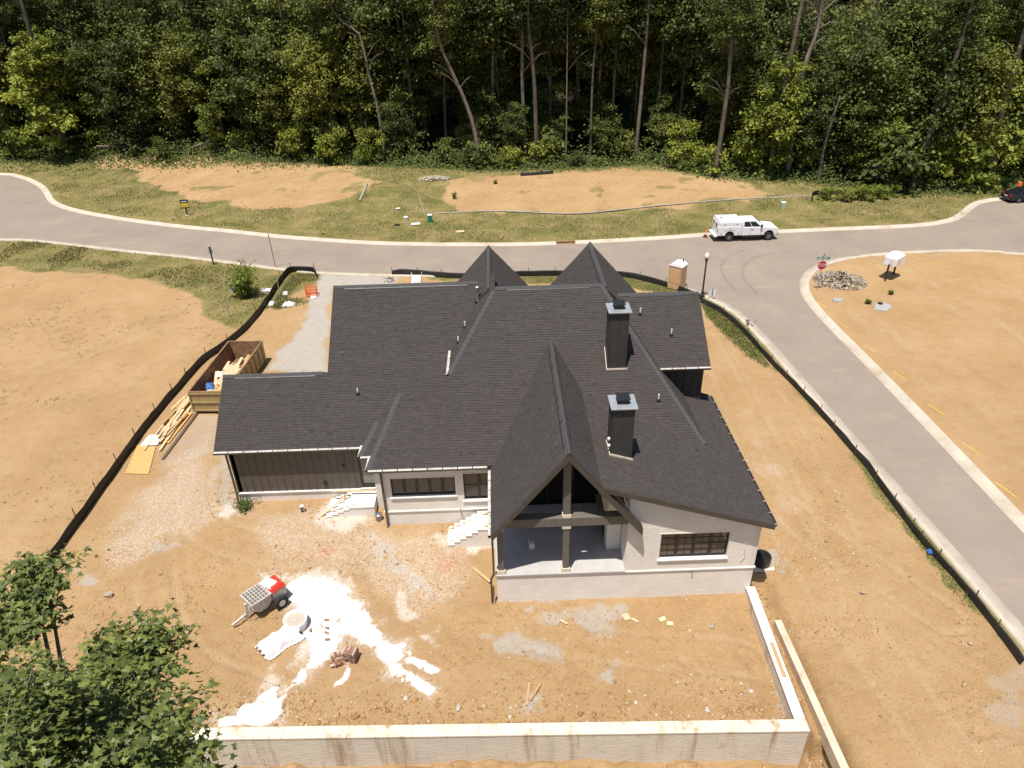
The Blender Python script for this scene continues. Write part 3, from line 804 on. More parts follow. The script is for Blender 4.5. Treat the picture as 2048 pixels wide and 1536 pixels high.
def ground_material():
    m, nt, b = new_mat("site_ground")
    geo = nt.nodes.new("ShaderNodeNewGeometry"); co = geo.outputs["Position"]
    at = nt.nodes.new("ShaderNodeAttribute"); at.attribute_name = "cover"
    sp = nt.nodes.new("ShaderNodeSeparateColor"); nt.links.new(at.outputs["Color"], sp.inputs[0])
    at2 = nt.nodes.new("ShaderNodeAttribute"); at2.attribute_name = "cover_b"
    sp2 = nt.nodes.new("ShaderNodeSeparateColor"); nt.links.new(at2.outputs["Color"], sp2.inputs[0])
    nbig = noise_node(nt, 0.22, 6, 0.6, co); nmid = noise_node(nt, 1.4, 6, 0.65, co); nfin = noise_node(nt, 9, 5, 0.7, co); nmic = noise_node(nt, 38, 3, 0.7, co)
    # dirt
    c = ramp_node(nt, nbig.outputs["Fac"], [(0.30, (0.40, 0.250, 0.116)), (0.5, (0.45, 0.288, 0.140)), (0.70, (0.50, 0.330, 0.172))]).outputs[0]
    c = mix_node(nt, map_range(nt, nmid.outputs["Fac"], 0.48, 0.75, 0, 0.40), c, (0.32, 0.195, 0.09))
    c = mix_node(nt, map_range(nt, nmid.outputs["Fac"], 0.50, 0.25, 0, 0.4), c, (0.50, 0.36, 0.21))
    c = mix_node(nt, map_range(nt, nfin.outputs["Fac"], 0.54, 0.70, 0, 0.62), c, (0.27, 0.165, 0.08))  # dark specks paint the small shadows of clods and pits into the dirt colour
    c = mix_node(nt, map_range(nt, nfin.outputs["Fac"], 0.46, 0.30, 0, 0.45), c, (0.55, 0.42, 0.27))
    c = mix_node(nt, map_range(nt, nmic.outputs["Fac"], 0.62, 0.72, 0, 0.5), c, (0.52, 0.44, 0.34))
    # packed wheel tracks are paler and greyer, with crumbled darker edges
    c = mix_node(nt, math_node(nt, 'MULTIPLY', sp2.outputs[2], map_range(nt, nfin.outputs["Fac"], 0.35, 0.65, 0.75, 0.2)), c, (0.50, 0.37, 0.225))
    # grass
    ng = noise_node(nt, 0.35, 6, 0.65, co); ngf = noise_node(nt, 5.5, 5, 0.75, co)
    g = ramp_node(nt, ng.outputs["Fac"], [(0.30, (0.100, 0.112, 0.026)), (0.46, (0.182, 0.168, 0.052)), (0.64, (0.295, 0.23, 0.10))]).outputs[0]
    g = mix_node(nt, map_range(nt, ngf.outputs["Fac"], 0.5, 0.66, 0, 0.8), g, (0.40, 0.29, 0.15))
    g = mix_node(nt, map_range(nt, ngf.outputs["Fac"], 0.48, 0.30, 0, 0.75), g, (0.05, 0.062, 0.015))
    # forest floor
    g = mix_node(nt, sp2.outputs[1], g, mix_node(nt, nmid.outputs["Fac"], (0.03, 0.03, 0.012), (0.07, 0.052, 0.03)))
    brk = math_node(nt, 'MULTIPLY', math_node(nt, 'SUBTRACT', nmid.outputs["Fac"], 0.5), 0.9)
    brk2 = math_node(nt, 'MULTIPLY', math_node(nt, 'SUBTRACT', nfin.outputs["Fac"], 0.5), 1.1)
    ga = math_node(nt, 'ADD', sp.outputs[0], math_node(nt, 'ADD', brk, brk2))
    col = mix_node(nt, map_range(nt, ga, 0.25, 0.75), c, g)
    # gravel
    vo = nt.nodes.new("ShaderNodeTexVoronoi"); vo.inputs["Scale"].default_value = 45; nt.links.new(co, vo.inputs["Vector"])
    gv = ramp_node(nt, vo.outputs["Color"], [(0.15, (0.36, 0.335, 0.30)), (0.5, (0.45, 0.42, 0.375)), (0.85, (0.55, 0.51, 0.455))]).outputs[0]
    gv = mix_node(nt, map_range(nt, nmid.outputs["Fac"], 0.4, 0.7, 0, 0.6), gv, (0.44, 0.37, 0.28))
    gr = math_node(nt, 'ADD', sp.outputs[1], math_node(nt, 'ADD', math_node(nt, 'MULTIPLY', brk, 0.7), math_node(nt, 'MULTIPLY', brk2, 0.8)))
    col = mix_node(nt, map_range(nt, gr, 0.3, 0.9, 0, 0.95), col, gv)
    # red dust, mortar dust, poured mortar
    col = mix_node(nt, math_node(nt, 'MULTIPLY', sp2.outputs[0], map_range(nt, nfin.outputs["Fac"], 0.3, 0.7, 0.35, 0.9)), col, (0.48, 0.13, 0.055))
    du = math_node(nt, 'ADD', at.outputs["Alpha"], math_node(nt, 'MULTIPLY', brk2, 1.7))
    col = mix_node(nt, map_range(nt, du, 0.25, 1.05, 0, 0.8), col, (0.72, 0.65, 0.57))
    wh = math_node(nt, 'ADD', sp.outputs[2], math_node(nt, 'ADD', math_node(nt, 'MULTIPLY', brk2, 0.75), math_node(nt, 'MULTIPLY', brk, 0.25)))
    col = mix_node(nt, map_range(nt, wh, 0.30, 0.80), col, mix_node(nt, nmid.outputs["Fac"], (0.76, 0.73, 0.69), (0.83, 0.81, 0.78)))
    nt.links.new(col, b.inputs["Base Color"])
    b.inputs["Roughness"].default_value = 0.95; b.inputs["Specular IOR Level"].default_value = 0.15
    h = math_node(nt, 'ADD', math_node(nt, 'MULTIPLY', nfin.outputs["Fac"], 1.0), math_node(nt, 'MULTIPLY', nmic.outputs["Fac"], 0.4))
    nt.links.new(bump_node(nt, h, 0.9, 0.09), b.inputs["Normal"])
    return m


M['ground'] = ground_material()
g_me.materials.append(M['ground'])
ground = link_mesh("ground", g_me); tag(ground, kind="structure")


def asphalt_material():
    m, nt, b = new_mat("sunbleached_asphalt")
    geo = nt.nodes.new("ShaderNodeNewGeometry"); co = geo.outputs["Position"]
    nb = noise_node(nt, 0.25, 5, 0.55, co); nf = noise_node(nt, 45, 3, 0.7, co); nm = noise_node(nt, 1.1, 6, 0.7, co)
    c = ramp_node(nt, nb.outputs["Fac"], [(0.3, (0.262, 0.214, 0.174)), (0.7, (0.312, 0.256, 0.207))]).outputs[0]
    c = mix_node(nt, map_range(nt, nm.outputs["Fac"], 0.50, 0.74, 0, 0.35), c, (0.37, 0.30, 0.23))
    ns = noise_node(nt, 0.6, 6, 0.7, co, (0.25, 1.0, 1.0))
    c = mix_node(nt, map_range(nt, ns.outputs["Fac"], 0.55, 0.75, 0, 0.5), c, (0.43, 0.33, 0.22))
    c = mix_node(nt, map_range(nt, nm.outputs["Fac"], 0.46, 0.28, 0, 0.4), c, (0.21, 0.172, 0.142))
    c = mix_node(nt, map_range(nt, nf.outputs["Fac"], 0.5, 0.75, 0, 0.4), c, (0.17, 0.15, 0.135))
    nt.links.new(c, b.inputs["Base Color"]); b.inputs["Roughness"].default_value = 0.9; b.inputs["Specular IOR Level"].default_value = 0.3
    nt.links.new(bump_node(nt, nf.outputs["Fac"], 0.3, 0.01), b.inputs["Normal"])
    return m


M['asphalt'] = asphalt_material()
tris = tessellate_polygon([[Vector((p[0], p[1], 0)) for p in road_poly]])
rv = np.column_stack([road_poly, np.full(len(road_poly), ROAD_Z)])
r_me = np_mesh("road", rv, np.array(tris).ravel(), 3, M['asphalt'])
bm = bmesh.new(); bm.from_mesh(r_me); bmesh.ops.recalc_face_normals(bm, faces=bm.faces)
if bm.faces[0].normal.z < 0: bmesh.ops.reverse_faces(bm, faces=bm.faces)
bm.to_mesh(r_me); bm.free()
road = link_mesh("road", r_me); tag(road, kind="structure")


def sweep(name, line, prof, mat, kind="structure"):
    """prof = [(offset to the left of the line, z)] swept along a 2-D line"""
    n = len(line); d = np.gradient(line, axis=0); d /= np.linalg.norm(d, axis=1)[:, None]
    nrm = np.stack([-d[:, 1], d[:, 0]], 1)
    V = []
    for (o, z) in prof:
        V.append(np.column_stack([line + nrm * o, np.full(n, z)]))
    V = np.stack(V, 1).reshape(-1, 3); k = len(prof)
    F = []
    for i in range(n - 1):
        for j in range(k - 1):
            F += [i * k + j, i * k + j + 1, (i + 1) * k + j + 1, (i + 1) * k + j]
    me = np_mesh(name, V, F, 4, mat)
    bm = bmesh.new(); bm.from_mesh(me); bmesh.ops.recalc_face_normals(bm, faces=bm.faces); bm.to_mesh(me); bm.free()
    o = link_mesh(name, me); tag(o, kind=kind)
    return o


KP = [(-0.33, -0.05), (-0.32, 0.006), (0.14, 0.014), (0.22, 0.115), (0.38, 0.125), (0.46, 0.02), (0.5, -0.35)]
sweep("kerb", far_s, KP, M['kerb'])
sweep("kerb", near_s[::-1], KP, M['kerb'])
sweep("kerb", lot_s, KP, M['kerb'])


# ------------------------------------------------------------------ the house
HX, HY = -1.5, 30.0
house = thing("brick_house", "new house with black shingled gable roofs and white painted brick walls", "house", (HX, HY, 0))
FL = 0.85                        # floor level


def clip_poly(poly, a, b):
    """keep the part of a 2-D polygon left of the line a->b"""
    out = []
    n = len(poly)
    ex, ey = b[0] - a[0], b[1] - a[1]
    def s(p): return ex * (p[1] - a[1]) - ey * (p[0] - a[0])
    for i in range(n):
        p, q = poly[i], poly[(i + 1) % n]
        sp, sq = s(p), s(q)
        if sp >= 0: out.append(p)
        if (sp > 0 and sq < 0) or (sp < 0 and sq > 0):
            t = sp / (sp - sq); out.append((p[0] + t * (q[0] - p[0]), p[1] + t * (q[1] - p[1])))
    return out


rng = random.Random(11)


def roof_plane(poly, zf, thick=0.16, name="roof_slope", exposure=0.143, shingles=True):
    """poly: convex plan polygon (x, y); zf(x, y) its height. A deck slab with courses of shingles on it."""
    P = [Vector((x, y, zf(x, y))) for x, y in poly]
    nrm = (P[1] - P[0]).cross(P[2] - P[0]).normalized()
    if nrm.z < 0: P.reverse(); nrm = -nrm
    up = Vector((0, 0, 1)) - nrm * nrm.z; up.normalize()
    u = up.cross(nrm); u.normalize()
    mb = MB(); mb.frustum([p - Vector((0, 0, thick)) for p in P], P)
    deck = mb.build(name, M['deck_dark'], house, world=True)
    if not shingles: return deck
    o = P[0]
    q = [((p - o).dot(u), (p - o).dot(up)) for p in P]
    area = sum(q[i][0] * q[(i + 1) % len(q)][1] - q[(i + 1) % len(q)][0] * q[i][1] for i in range(len(q)))
    if area < 0: q.reverse()
    u0 = min(a for a, _ in q); u1 = max(a for a, _ in q); v0 = min(b for _, b in q); v1 = max(b for _, b in q)
    edges = [(q[i], q[(i + 1) % len(q)]) for i in range(len(q))]
    en = []
    for a, b in edges:
        l = math.hypot(b[0] - a[0], b[1] - a[1]); en.append(((b[0] - a[0]) / l, (b[1] - a[1]) / l))
    sh = MB()
    v = v0 - 0.01
    while v < v1:
        x = u0 - rng.random() * 0.5
        tint = rng.uniform(-0.06, 0.06)
        while x < u1:
            w = rng.choice((0.11, 0.16, 0.2, 0.26, 0.34))
            lift = 0.022 if rng.random() < 0.45 else 0.012
            rect = [(x + 0.003, v), (x + w - 0.003, v), (x + w - 0.003, v + exposure + 0.03), (x + 0.003, v + exposure + 0.03)]
            inside = True; outside = False
            for (a, b), e in zip(edges, en):
                ss = [e[0] * (p[1] - a[1]) - e[1] * (p[0] - a[0]) for p in rect]
                if max(ss) <= 0: outside = True; break
                if min(ss) < 0: inside = False
            if not outside:
                poly2 = rect
                if not inside:
                    for a, b in edges: poly2 = clip_poly(poly2, a, b) if len(poly2) > 2 else []
                if len(poly2) > 2:
                    sh.s = min(1, max(0, rng.gauss(0.5, 0.09) + 0.5 * tint))
                    vs = []
                    for (a, b) in poly2:
                        t = (b - v) / (exposure + 0.03)
                        vs.append(o + u * a + up * b + nrm * (0.004 + lift * (1 - t)))
                    sh.add(vs, [tuple(range(len(vs)))])
                    if inside:
                        a0 = o + u * rect[0][0] + up * v; a1 = o + u * rect[1][0] + up * v
                        sh.s = 0.12
                        sh.add([a0, a1, a1 + nrm * (0.004 + lift), a0 + nrm * (0.004 + lift)], [(0, 1, 2, 3)])
            x += w
        v += exposure
    so = sh.build("shingles", M['shingle'], deck, world=True, fix=False, kind="stuff")
    return deck


_cap_cache = {}


def ridge_caps(a, b, slope_l, slope_r, vent=True, exposure=0.27):
    """cap pieces laid along a ridge or hip from a up to b; slopes are drops per metre sideways"""
    a = Vector(a); b = Vector(b); d = b - a; Ln = d.length; d.normalize()
    key = (round(slope_l, 2), round(slope_r, 2))
    if key not in _cap_cache:
        mb = MB()
        w = 0.15; t0, t1 = 0.036, 0.022
        for (y, t) in ((0.0, t0), (0.30, t1)):
            pass
        prof = [(-w, -w * slope_l * 0.92), (-0.03, 0.0), (0.03, 0.0), (w, -w * slope_r * 0.92)]
        vs = [(x, 0.0, z + t0) for x, z in prof] + [(x, 0.30, z + t1) for x, z in prof] + [(x, 0.0, z + 0.012) for x, z in prof]
        fs = [(0, 1, 5, 4), (1, 2, 6, 5), (2, 3, 7, 6), (8, 9, 1, 0), (9, 10, 2, 1), (10, 11, 3, 2)]
        mb.add(vs, fs)
        _cap_cache[key] = mb.mesh("ridge_cap", M['ridge'])
    me = _cap_cache[key]
    side = d.cross(Vector((0, 0, 1))).normalized(); upv = side.cross(d)
    rot = Matrix((side, d, upv)).transposed().to_4x4()
    n = int(Ln / exposure)
    for i in range(n):
        o = bpy.data.objects.new("ridge_cap", me); COL.objects.link(o); o.parent = house
        m = rot.copy(); m.translation = a + d * (i * exposure) - world_origin(house)
        m = m @ Matrix.Rotation(rng.gauss(0, 0.02), 4, 'Z')
        o.matrix_local = m
    if vent:
        mb = MB()
        for s, sl in ((-1, slope_l), (1, slope_r)):
            p0 = a + d * 0.6 + side * s * 0.02 + upv * 0.012; p1 = b - d * 0.6 + side * s * 0.02 + upv * 0.012
            q = side * s * 0.165 - upv * 0.165 * sl
            mb.add([p0, p1, p1 + q, p0 + q, p0 + q - upv * 0.05, p1 + q - upv * 0.05], [(0, 1, 2, 3), (3, 2, 5, 4)])
        mb.build("ridge_vent", M['black'], house, world=True)


m1 = 0.756
S1 = lambda x, y: 3.45 + m1 * (y - 28.75)
S2 = lambda x, y: 3.70 + m1 * (y - 26.55)
Kz = lambda x, y: 3.68 + 0.325 * (y - 26.55)
Rz = lambda x, y: 3.57 - 0.3184 * (x - 11.05)
PLz = lambda x, y: 7.6 - 1.28 * (2.42 - x)
PRz = lambda x, y: 7.6 - 1.28 * (x - 2.42)
# garage wing, front and back slopes
roof_plane([(-14.45, 28.75), (-9.08, 28.75), (-9.08, 32.02), (-14.45, 32.02)], S1)
G1r = S1(0, 32.02); G2r = S1(0, 36.05)
roof_plane([(-14.45, 32.02), (-9.08, 32.02), (-9.08, 35.3), (-14.45, 35.3)], lambda x, y: G1r - m1 * (y - 32.02), shingles=False)
roof_plane([(-9.08, 28.75), (-0.5, 28.75), (-0.5, 36.05), (-9.08, 36.05)], S1)
roof_plane([(-9.08, 36.05), (-0.5, 36.05), (-0.5, 43.3), (-9.08, 43.3)], lambda x, y: G2r - m1 * (y - 36.05), shingles=False)
# kitchen roof with its hips
roof_plane([(-6.5, 26.55), (-2.71, 26.55), (-2.71, 31.05), (-5.33, 31.05)], Kz)
zk = Kz(0, 31.05)
kl = (zk - 3.68) / (6.5 - 5.33)
roof_plane([(-6.5, 26.55), (-5.33, 31.05), (-6.5, 29.1)], lambda x, y: 3.68 + kl * (x + 6.5))
roof_plane([(-7.05, 27.75), (-6.5, 27.75), (-5.95, 29.95), (-6.35, 29.95)], lambda x, y: 3.6 + 0.34 * (y - 27.75))
ml = (0.34 * 2.2) / 0.7
roof_plane([(-7.05, 27.75), (-6.35, 29.95), (-7.05, 28.95)], lambda x, y: 3.6 + ml * (x + 7.05))
# main hipped roof
MR = S2(0, 34.12)
hl = (MR - S2(0, 30.3)) / 2.41
hr = (MR - 4.07) / (9.47 - 5.22)
roof_plane([(-2.71, 26.55), (-0.34, 26.55), (-0.34, 27.02), (-0.72, 33.46), (-2.71, 30.3)], S2)
roof_plane([(-0.72, 27.0), (9.2, 27.0), (9.42, 27.1), (5.22, 34.12), (-0.3, 34.12), (-0.72, 33.46)], S2)
roof_plane([(-2.71, 30.3), (-0.3, 34.12), (-0.3, 36.5), (-0.8, 36.3), (-2.71, 32.9)], lambda x, y: S2(0, 30.3) + hl * (x + 2.71))
roof_plane([(5.22, 34.12), (9.47, 27.02), (9.47, 34.12)], lambda x, y: MR - hr * (x - 5.22))
roof_plane([(-0.3, 34.12), (5.22, 34.12), (5.22, 41.0), (-0.3, 41.0)], lambda x, y: MR - m1 * (y - 34.12), shingles=False)
# right wing
roof_plane([(3.72, 22.05), (11.05, 22.05), (11.05, 32.3), (3.72, 32.3)], Rz)
# porch gable
roof_plane([(-0.75, 22.0), (2.42, 22.0), (2.42, 31.72), (-0.75, 26.5)], PLz)
roof_plane([(2.42, 22.0), (3.76, 22.0), (3.76, 29.45), (2.42, 31.72)], PRz)
roof_plane([(3.76, 22.0), (5.55, 22.0), (5.55, 22.36), (3.76, 22.36)], PRz, 0.2, "rake_overhang")
# upper block
Uz = lambda x, y: 6.05 + 0.715 * (y - 31.05)
roof_plane([(5.6, 31.05), (10.5, 31.05), (10.5, 34.62), (5.6, 34.62)], Uz)
UR = Uz(0, 34.62)
roof_plane([(5.6, 34.62), (10.5, 34.62), (10.5, 38.2), (5.6, 38.2)], lambda x, y: UR - 0.715 * (y - 34.62), shingles=False)
# two street gables
for gx_, zr, yb, ye in ((-0.66, 9.1, 34.6, 41.3), (5.5, 9.15, 34.0, 41.2)):
    for s in (-1, 1):
        zf = (lambda s, gx_, zr: (lambda x, y: zr - 1.12 * abs(x - gx_)))(s, gx_, zr)
        lo = gx_ + s * 4.2
        roof_plane([(gx_, yb + 0.0), (lo, yb + 2.5), (lo, ye), (gx_, ye)], zf)
    ridge_caps((gx_, ye, zr + 0.01), (gx_, yb + 0.2, zr + 0.01), 1.12, 1.12)
# ridge and hip caps
ridge_caps((-14.45, 32.02, G1r + 0.01), (-9.1, 32.02, G1r + 0.01), 0.756, 0.756)
ridge_caps((-9.08, 36.05, G2r + 0.01), (-1.2, 36.05, G2r + 0.01), 0.756, 0.756)
ridge_caps((-0.3, 34.12, MR + 0.01), (5.22, 34.12, MR + 0.01), 0.756, 0.756)
ridge_caps((-2.71, 30.3, S2(0, 30.3) + 0.01), (-0.3, 34.12, MR + 0.01), 0.62, 0.40, False)
ridge_caps((9.42, 27.1, S2(0, 27.1) + 0.01), (5.22, 34.12, MR + 0.01), 0.40, 0.62, False)
ridge_caps((-6.5, 26.55, 3.69), (-5.33, 31.05, zk + 0.01), 0.5, 0.3, False)
ridge_caps((-7.05, 27.75, 3.61), (-6.35, 29.95, 3.6 + 0.34 * 2.2), 0.5, 0.3, False)
ridge_caps((2.42, 22.0, 7.61), (2.42, 31.7, 7.61), 1.28, 1.28)
ridge_caps((6.2, 34.62, UR + 0.01), (10.5, 34.62, UR + 0.01), 0.715, 0.715)


# ---- walls
def rects_minus(x0, x1, z0, z1, holes):
    """split a rectangle around rectangular holes"""
    xs = sorted({x0, x1} | {min(max(h[i], x0), x1) for h in holes for i in (0, 1)})
    zs = sorted({z0, z1} | {min(max(h[i], z0), z1) for h in holes for i in (2, 3)})
    out = []
    for i in range(len(xs) - 1):
        for j in range(len(zs) - 1):
            cx, cz = (xs[i] + xs[i + 1]) / 2, (zs[j] + zs[j + 1]) / 2
            if not any(h[0] < cx < h[1] and h[2] < cz < h[3] for h in holes):
                out.append((xs[i], xs[i + 1], zs[j], zs[j + 1]))
    return out


def brick_skin(mb, u0, u1, z0, z1, holes, put, top=None, proud=0.009):
    """painted bricks; put(u, d, z) gives a point d outside the wall plane"""
    c = 0; z = z0
    BH, BL, J = 0.075, 0.213, 0.012
    while z < z1 - 0.02:
        zt = min(z + BH - J, z1)
        u = u0 - (BL / 2 if c % 2 else 0)
        while u < u1:
            a, b = max(u, u0), min(u + BL - J, u1)
            segs = [(a, b)]
            for h in holes:
                if h[3] > z + 0.01 and h[2] < zt - 0.01:
                    ns = []
                    for (p, q) in segs:
                        if h[1] <= p or h[0] >= q: ns.append((p, q)); continue
                        if h[0] > p: ns.append((p, h[0]))
                        if h[1] < q: ns.append((h[1], q))
                    segs = ns
            for (p, q) in segs:
                if q - p < 0.03: continue
                za, zb = zt, zt
                if top is not None:
                    za, zb = min(zt, top(p)), min(zt, top(q))
                    if za <= z + 0.01 or zb <= z + 0.01: continue
                d = proud + rng.uniform(-0.002, 0.002)
                vs = [put(p, 0, z), put(q, 0, z), put(q, 0, zb), put(p, 0, za), put(p, d, z), put(q, d, z), put(q, d, zb), put(p, d, za)]
                mb.add(vs, [(4, 5, 6, 7), (0, 1, 5, 4), (2, 3, 7, 6), (1, 2, 6, 5), (3, 0, 4, 7)])
            u += BL
        z += BH; c += 1


def wall(u0, u1, z0, z1, put, holes=(), top=None, thick=0.25, mat='brick_white', bricks=True, name="wall"):
    """wall slab with openings (0.25 thick inwards) and a skin of painted bricks"""
    mb = MB()
    for (a, b, c, d) in rects_minus(u0, u1, z0, z1, list(holes)):
        ta, tb = (d, d) if top is None or d < z1 - 1e-6 else (top(a), top(b))
        vs = [put(a, 0, c), put(b, 0, c), put(b, 0, tb), put(a, 0, ta), put(a, -thick, c), put(b, -thick, c), put(b, -thick, tb), put(a, -thick, ta)]
        mb.add(vs, [(0, 1, 2, 3), (7, 6, 5, 4), (0, 4, 5, 1), (2, 6, 7, 3), (1, 5, 6, 2), (0, 3, 7, 4)])
    w = mb.build(name, M[mat], house, world=True)
    if bricks:
        bb = MB(); brick_skin(bb, u0, u1, z0, z1 if top is None else max(top(u0), top(u1)), holes, put, top)
        bb.build("bricks", M[mat], w, world=True, fix=False, kind="stuff")
    return w


south = lambda y: (lambda u, d, z: (u, y - d, z))
east = lambda x: (lambda u, d, z: (x + d, u, z))
west = lambda x: (lambda u, d, z: (x - d, u, z))
YF = 22.42
# right wing front wall, window hole, base under the porch
WIN_R = (6.47, 9.42, 1.46, 2.90)
wall(5.03, 10.72, -1.4, 5.0, south(YF), [WIN_R], top=lambda x: Rz(x, 0) - 0.17)
wall(-0.6, 5.03, -1.4, FL - 0.10, south(YF))
wall(22.42, 32.0, -1.4, 3.5, east(10.72), bricks=False)
wall(23.72, 26.95, FL, 4.6, west(5.03))
wall(22.43, 23.70, FL, 4.6, west(5.03))
# west side of the porch base
wall(22.45, 26.9, -1.2, FL - 0.10, west(-0.6))
# kitchen front wall
YK = 26.95
WIN_K = (-5.62, -2.52, 1.70, 2.82); WIN_K2 = (-2.12, -0.62, 1.35, 2.98)
wall(-6.07, -0.35, -0.6, 3.62, south(YK), [WIN_K, WIN_K2])
wall(26.96, 28.15, -0.5, 3.62, west(-6.07))
wall(-6.62, -6.08, -0.5, 3.62, south(28.16))
wall(28.17, 29.1, -0.5, 3.5, west(-6.62))
# garage wing
DOOR = (-7.55, -6.70, 0.62, 2.95)
wall(-13.97, -6.64, -0.4, 0.53, south(29.08))
gw = wall(-13.95, -6.64, 0.55, 3.4, south(29.10), [DOOR], mat='siding', bricks=False)
for i in range(17):
    x = -13.9 + i * 0.405
    if DOOR[0] - 0.12 < x < DOOR[1] + 0.12: continue
    MB().box(x - 0.025, x + 0.025, 29.075, 29.098, 0.58, 3.35).build("batten", M['siding'], gw, world=True)
wall(29.1, 34.9, -0.4, 3.4, west(-13.95), bricks=False, mat='siding')
wall(-8.9, -0.5, -0.2, 3.4, lambda u, d, z: (u, 42.9 + d, z), bricks=False)
wall(34.9, 42.9, -0.2, 3.4, west(-8.9), bricks=False, mat='siding')
# gable ends (closed triangles under the roofs)
def gable(poly, vec, mat, name="gable_wall"):
    return MB().prism(poly, vec).build(name, M[mat], house, world=True)
gable([(-13.95, 29.1, 3.4), (-13.95, 32.02, G1r - 0.2), (-13.95, 34.95, 3.4)], (0.15, 0, 0), 'siding')
gable([(-8.9, 29.4, 3.6), (-8.9, 36.05, G2r - 0.2), (-8.9, 42.7, 3.4)], (0.15, 0, 0), 'siding')
gable([(-2.6, 27.0, 3.6), (-2.6, 30.4, S2(0, 30.4) - 0.22), (-2.6, 32.5, S2(0, 30.4) - 0.22), (-2.6, 32.5, 5.4), (-2.6, 31.0, 5.0)], (0.12, 0, 0), 'siding')
for gx_ in (-0.66, 5.5):
    gable([(gx_ - 3.9, 40.9, 0.0), (gx_ + 3.9, 40.9, 0.0), (gx_ + 3.9, 40.9, 4.5), (gx_, 40.9, 8.85), (gx_ - 3.9, 40.9, 4.5)], (0, 0.2, 0), 'brick_white')
# upper block walls
uw = MB().box(7.6, 10.15, 31.45, 31.65, 3.6, 6.2).build("upper_wall", M['siding_black'], house, world=True)
for i in range(7):
    x = 7.75 + i * 0.4
    MB().box(x - 0.025, x + 0.025, 31.43, 31.449, 3.7, 6.15).build("batten", M['siding_black'], uw, world=True)
MB().box(10.15, 10.3, 31.44, 37.8, 0.0, 6.2).build("upper_wall", M['siding_black'], house, world=True)
gable([(10.15, 31.5, 6.2), (10.15, 34.62, UR - 0.2), (10.15, 37.7, 6.2)], (0.14, 0, 0), 'siding_black')
gable([(3.8, 32.05, 0), (10.7, 32.05, 0), (10.7, 32.05, Rz(10.7, 0) - 0.2), (3.8, 32.05, Rz(3.8, 0) - 0.2)], (0, 0.2, 0), 'brick_white')
# moulded ledge (water table) round the base
for x0, x1, y in ((-0.66, 10.78, YF), (-6.12, -0.62, YK)):
    MB().box(x0, x1, y - 0.06, y + 0.05, FL - 0.10, FL - 0.02).build("ledge", M['brick_white'], house, world=True, bevel=0.012)
MB().box(-14.02, -6.66, 29.0, 29.12, 0.53, 0.59).build("ledge", M['brick_white'], house, world=True, bevel=0.012)
# porch slab
MB().box(-0.66, 5.03, YF - 0.08, 26.95, FL - 0.02, FL + 0.03).build("porch_floor", M['porch_floor'], house, world=True)

# rooms behind the glass
rm = MB()
rm.box(5.3, 10.4, 22.7, 26.5, FL - 0.05, FL)
rm.box(-5.8, -0.6, 27.25, 30.5, FL - 0.05, FL)
rm.box(-0.5, 5.0, 27.2, 31.5, FL - 0.05, FL)
rm.box(-8.0, -6.3, 29.4, 33, 0.55, 0.6)
rm.build("room_floor", M['room_floor'], house, world=True)
rm = MB()
rm.box(5.3, 10.4, 26.5, 26.6, FL, 3.4)
rm.box(-5.8, -0.6, 30.5, 30.6, FL, 3.6)
rm.box(-0.5, 5.0, 31.5, 31.6, FL, 5.5)
rm.box(-8.0, -6.3, 33.0, 33.1, 0.6, 3.4)
rm.box(-8.1, -8.0, 29.4, 33.0, 0.6, 3.4)
rm.build("room_wall", M['room'], house, world=True)
rm = MB()
for (x0, x1, y) in ((5.4, 10.4, 24.4), (-5.8, -0.7, 28.7)):
    rm.box(x0, x1, y, y + 0.12, FL, FL + 0.95)
rm.build("room_partition", M['room'], house, world=True)


def window(hole, y, cols, gx_=2, gz_=4, rail=True, sill=True, deep=0.16):
    x0, x1, z0, z1 = hole
    t = 0.055
    fr = MB()
    fr.box(x0, x1, y + deep - 0.05, y + deep + 0.05, z0, z0 + t); fr.box(x0, x1, y + deep - 0.05, y + deep + 0.05, z1 - t, z1)
    fr.box(x0, x0 + t, y + deep - 0.05, y + deep + 0.05, z0 + t, z1 - t); fr.box(x1 - t, x1, y + deep - 0.05, y + deep + 0.05, z0 + t, z1 - t)
    w = fr.build("window", M['frame'], house, world=True)
    n = cols; cw = (x1 - x0) / n
    for i in range(1, n):
        x = x0 + i * cw
        MB().box(x - 0.06, x + 0.06, y + deep - 0.055, y + deep + 0.05, z0 + t, z1 - t).build("mullion", M['frame'], w, world=True)
    for i in range(n):
        a = x0 + i * cw + 0.06; b = x0 + (i + 1) * cw - 0.06
        MB().box(a, b, y + deep - 0.004, y + deep + 0.004, z0 + t, z1 - t).build("pane", M['glass'], w, world=True)
        if gx_ > 1 or rail:
            g = MB()
            for k in range(1, gx_):
                xx = a + (b - a) * k / gx_; g.box(xx - 0.011, xx + 0.011, y + deep - 0.02, y + deep - 0.006, z0 + t, z1 - t)
            for k in range(1, gz_):
                zz = z0 + t + (z1 - z0 - 2 * t) * k / gz_
                hh = 0.03 if (rail and k == gz_ // 2) else 0.011
                g.box(a, b, y + deep - 0.024, y + deep - 0.0045, zz - hh, zz + hh)
            g.build("glazing_bar", M['frame'], w, world=True)
    if sill:
        MB().box(x0 - 0.08, x1 + 0.06, y - 0.09, y + deep - 0.06, z0 - 0.075, z0 - 0.003).build("sill", M['cap_clean'], w, world=True, bevel=0.01)
    return w


window(WIN_R, YF, 4)
window(WIN_K, YK, 5, 1, 1, False)
window(WIN_K2, YK, 2, 1, 2, True)
# soldier course over the windows
for h, y in ((WIN_R, YF), (WIN_K, YK), (WIN_K2, YK)):
    MB().box(h[0] - 0.1, h[1] + 0.1, y - 0.022, y + 0.0, h[3] + 0.005, h[3] + 0.06).build("lintel", M['brick_white'], house, world=True)
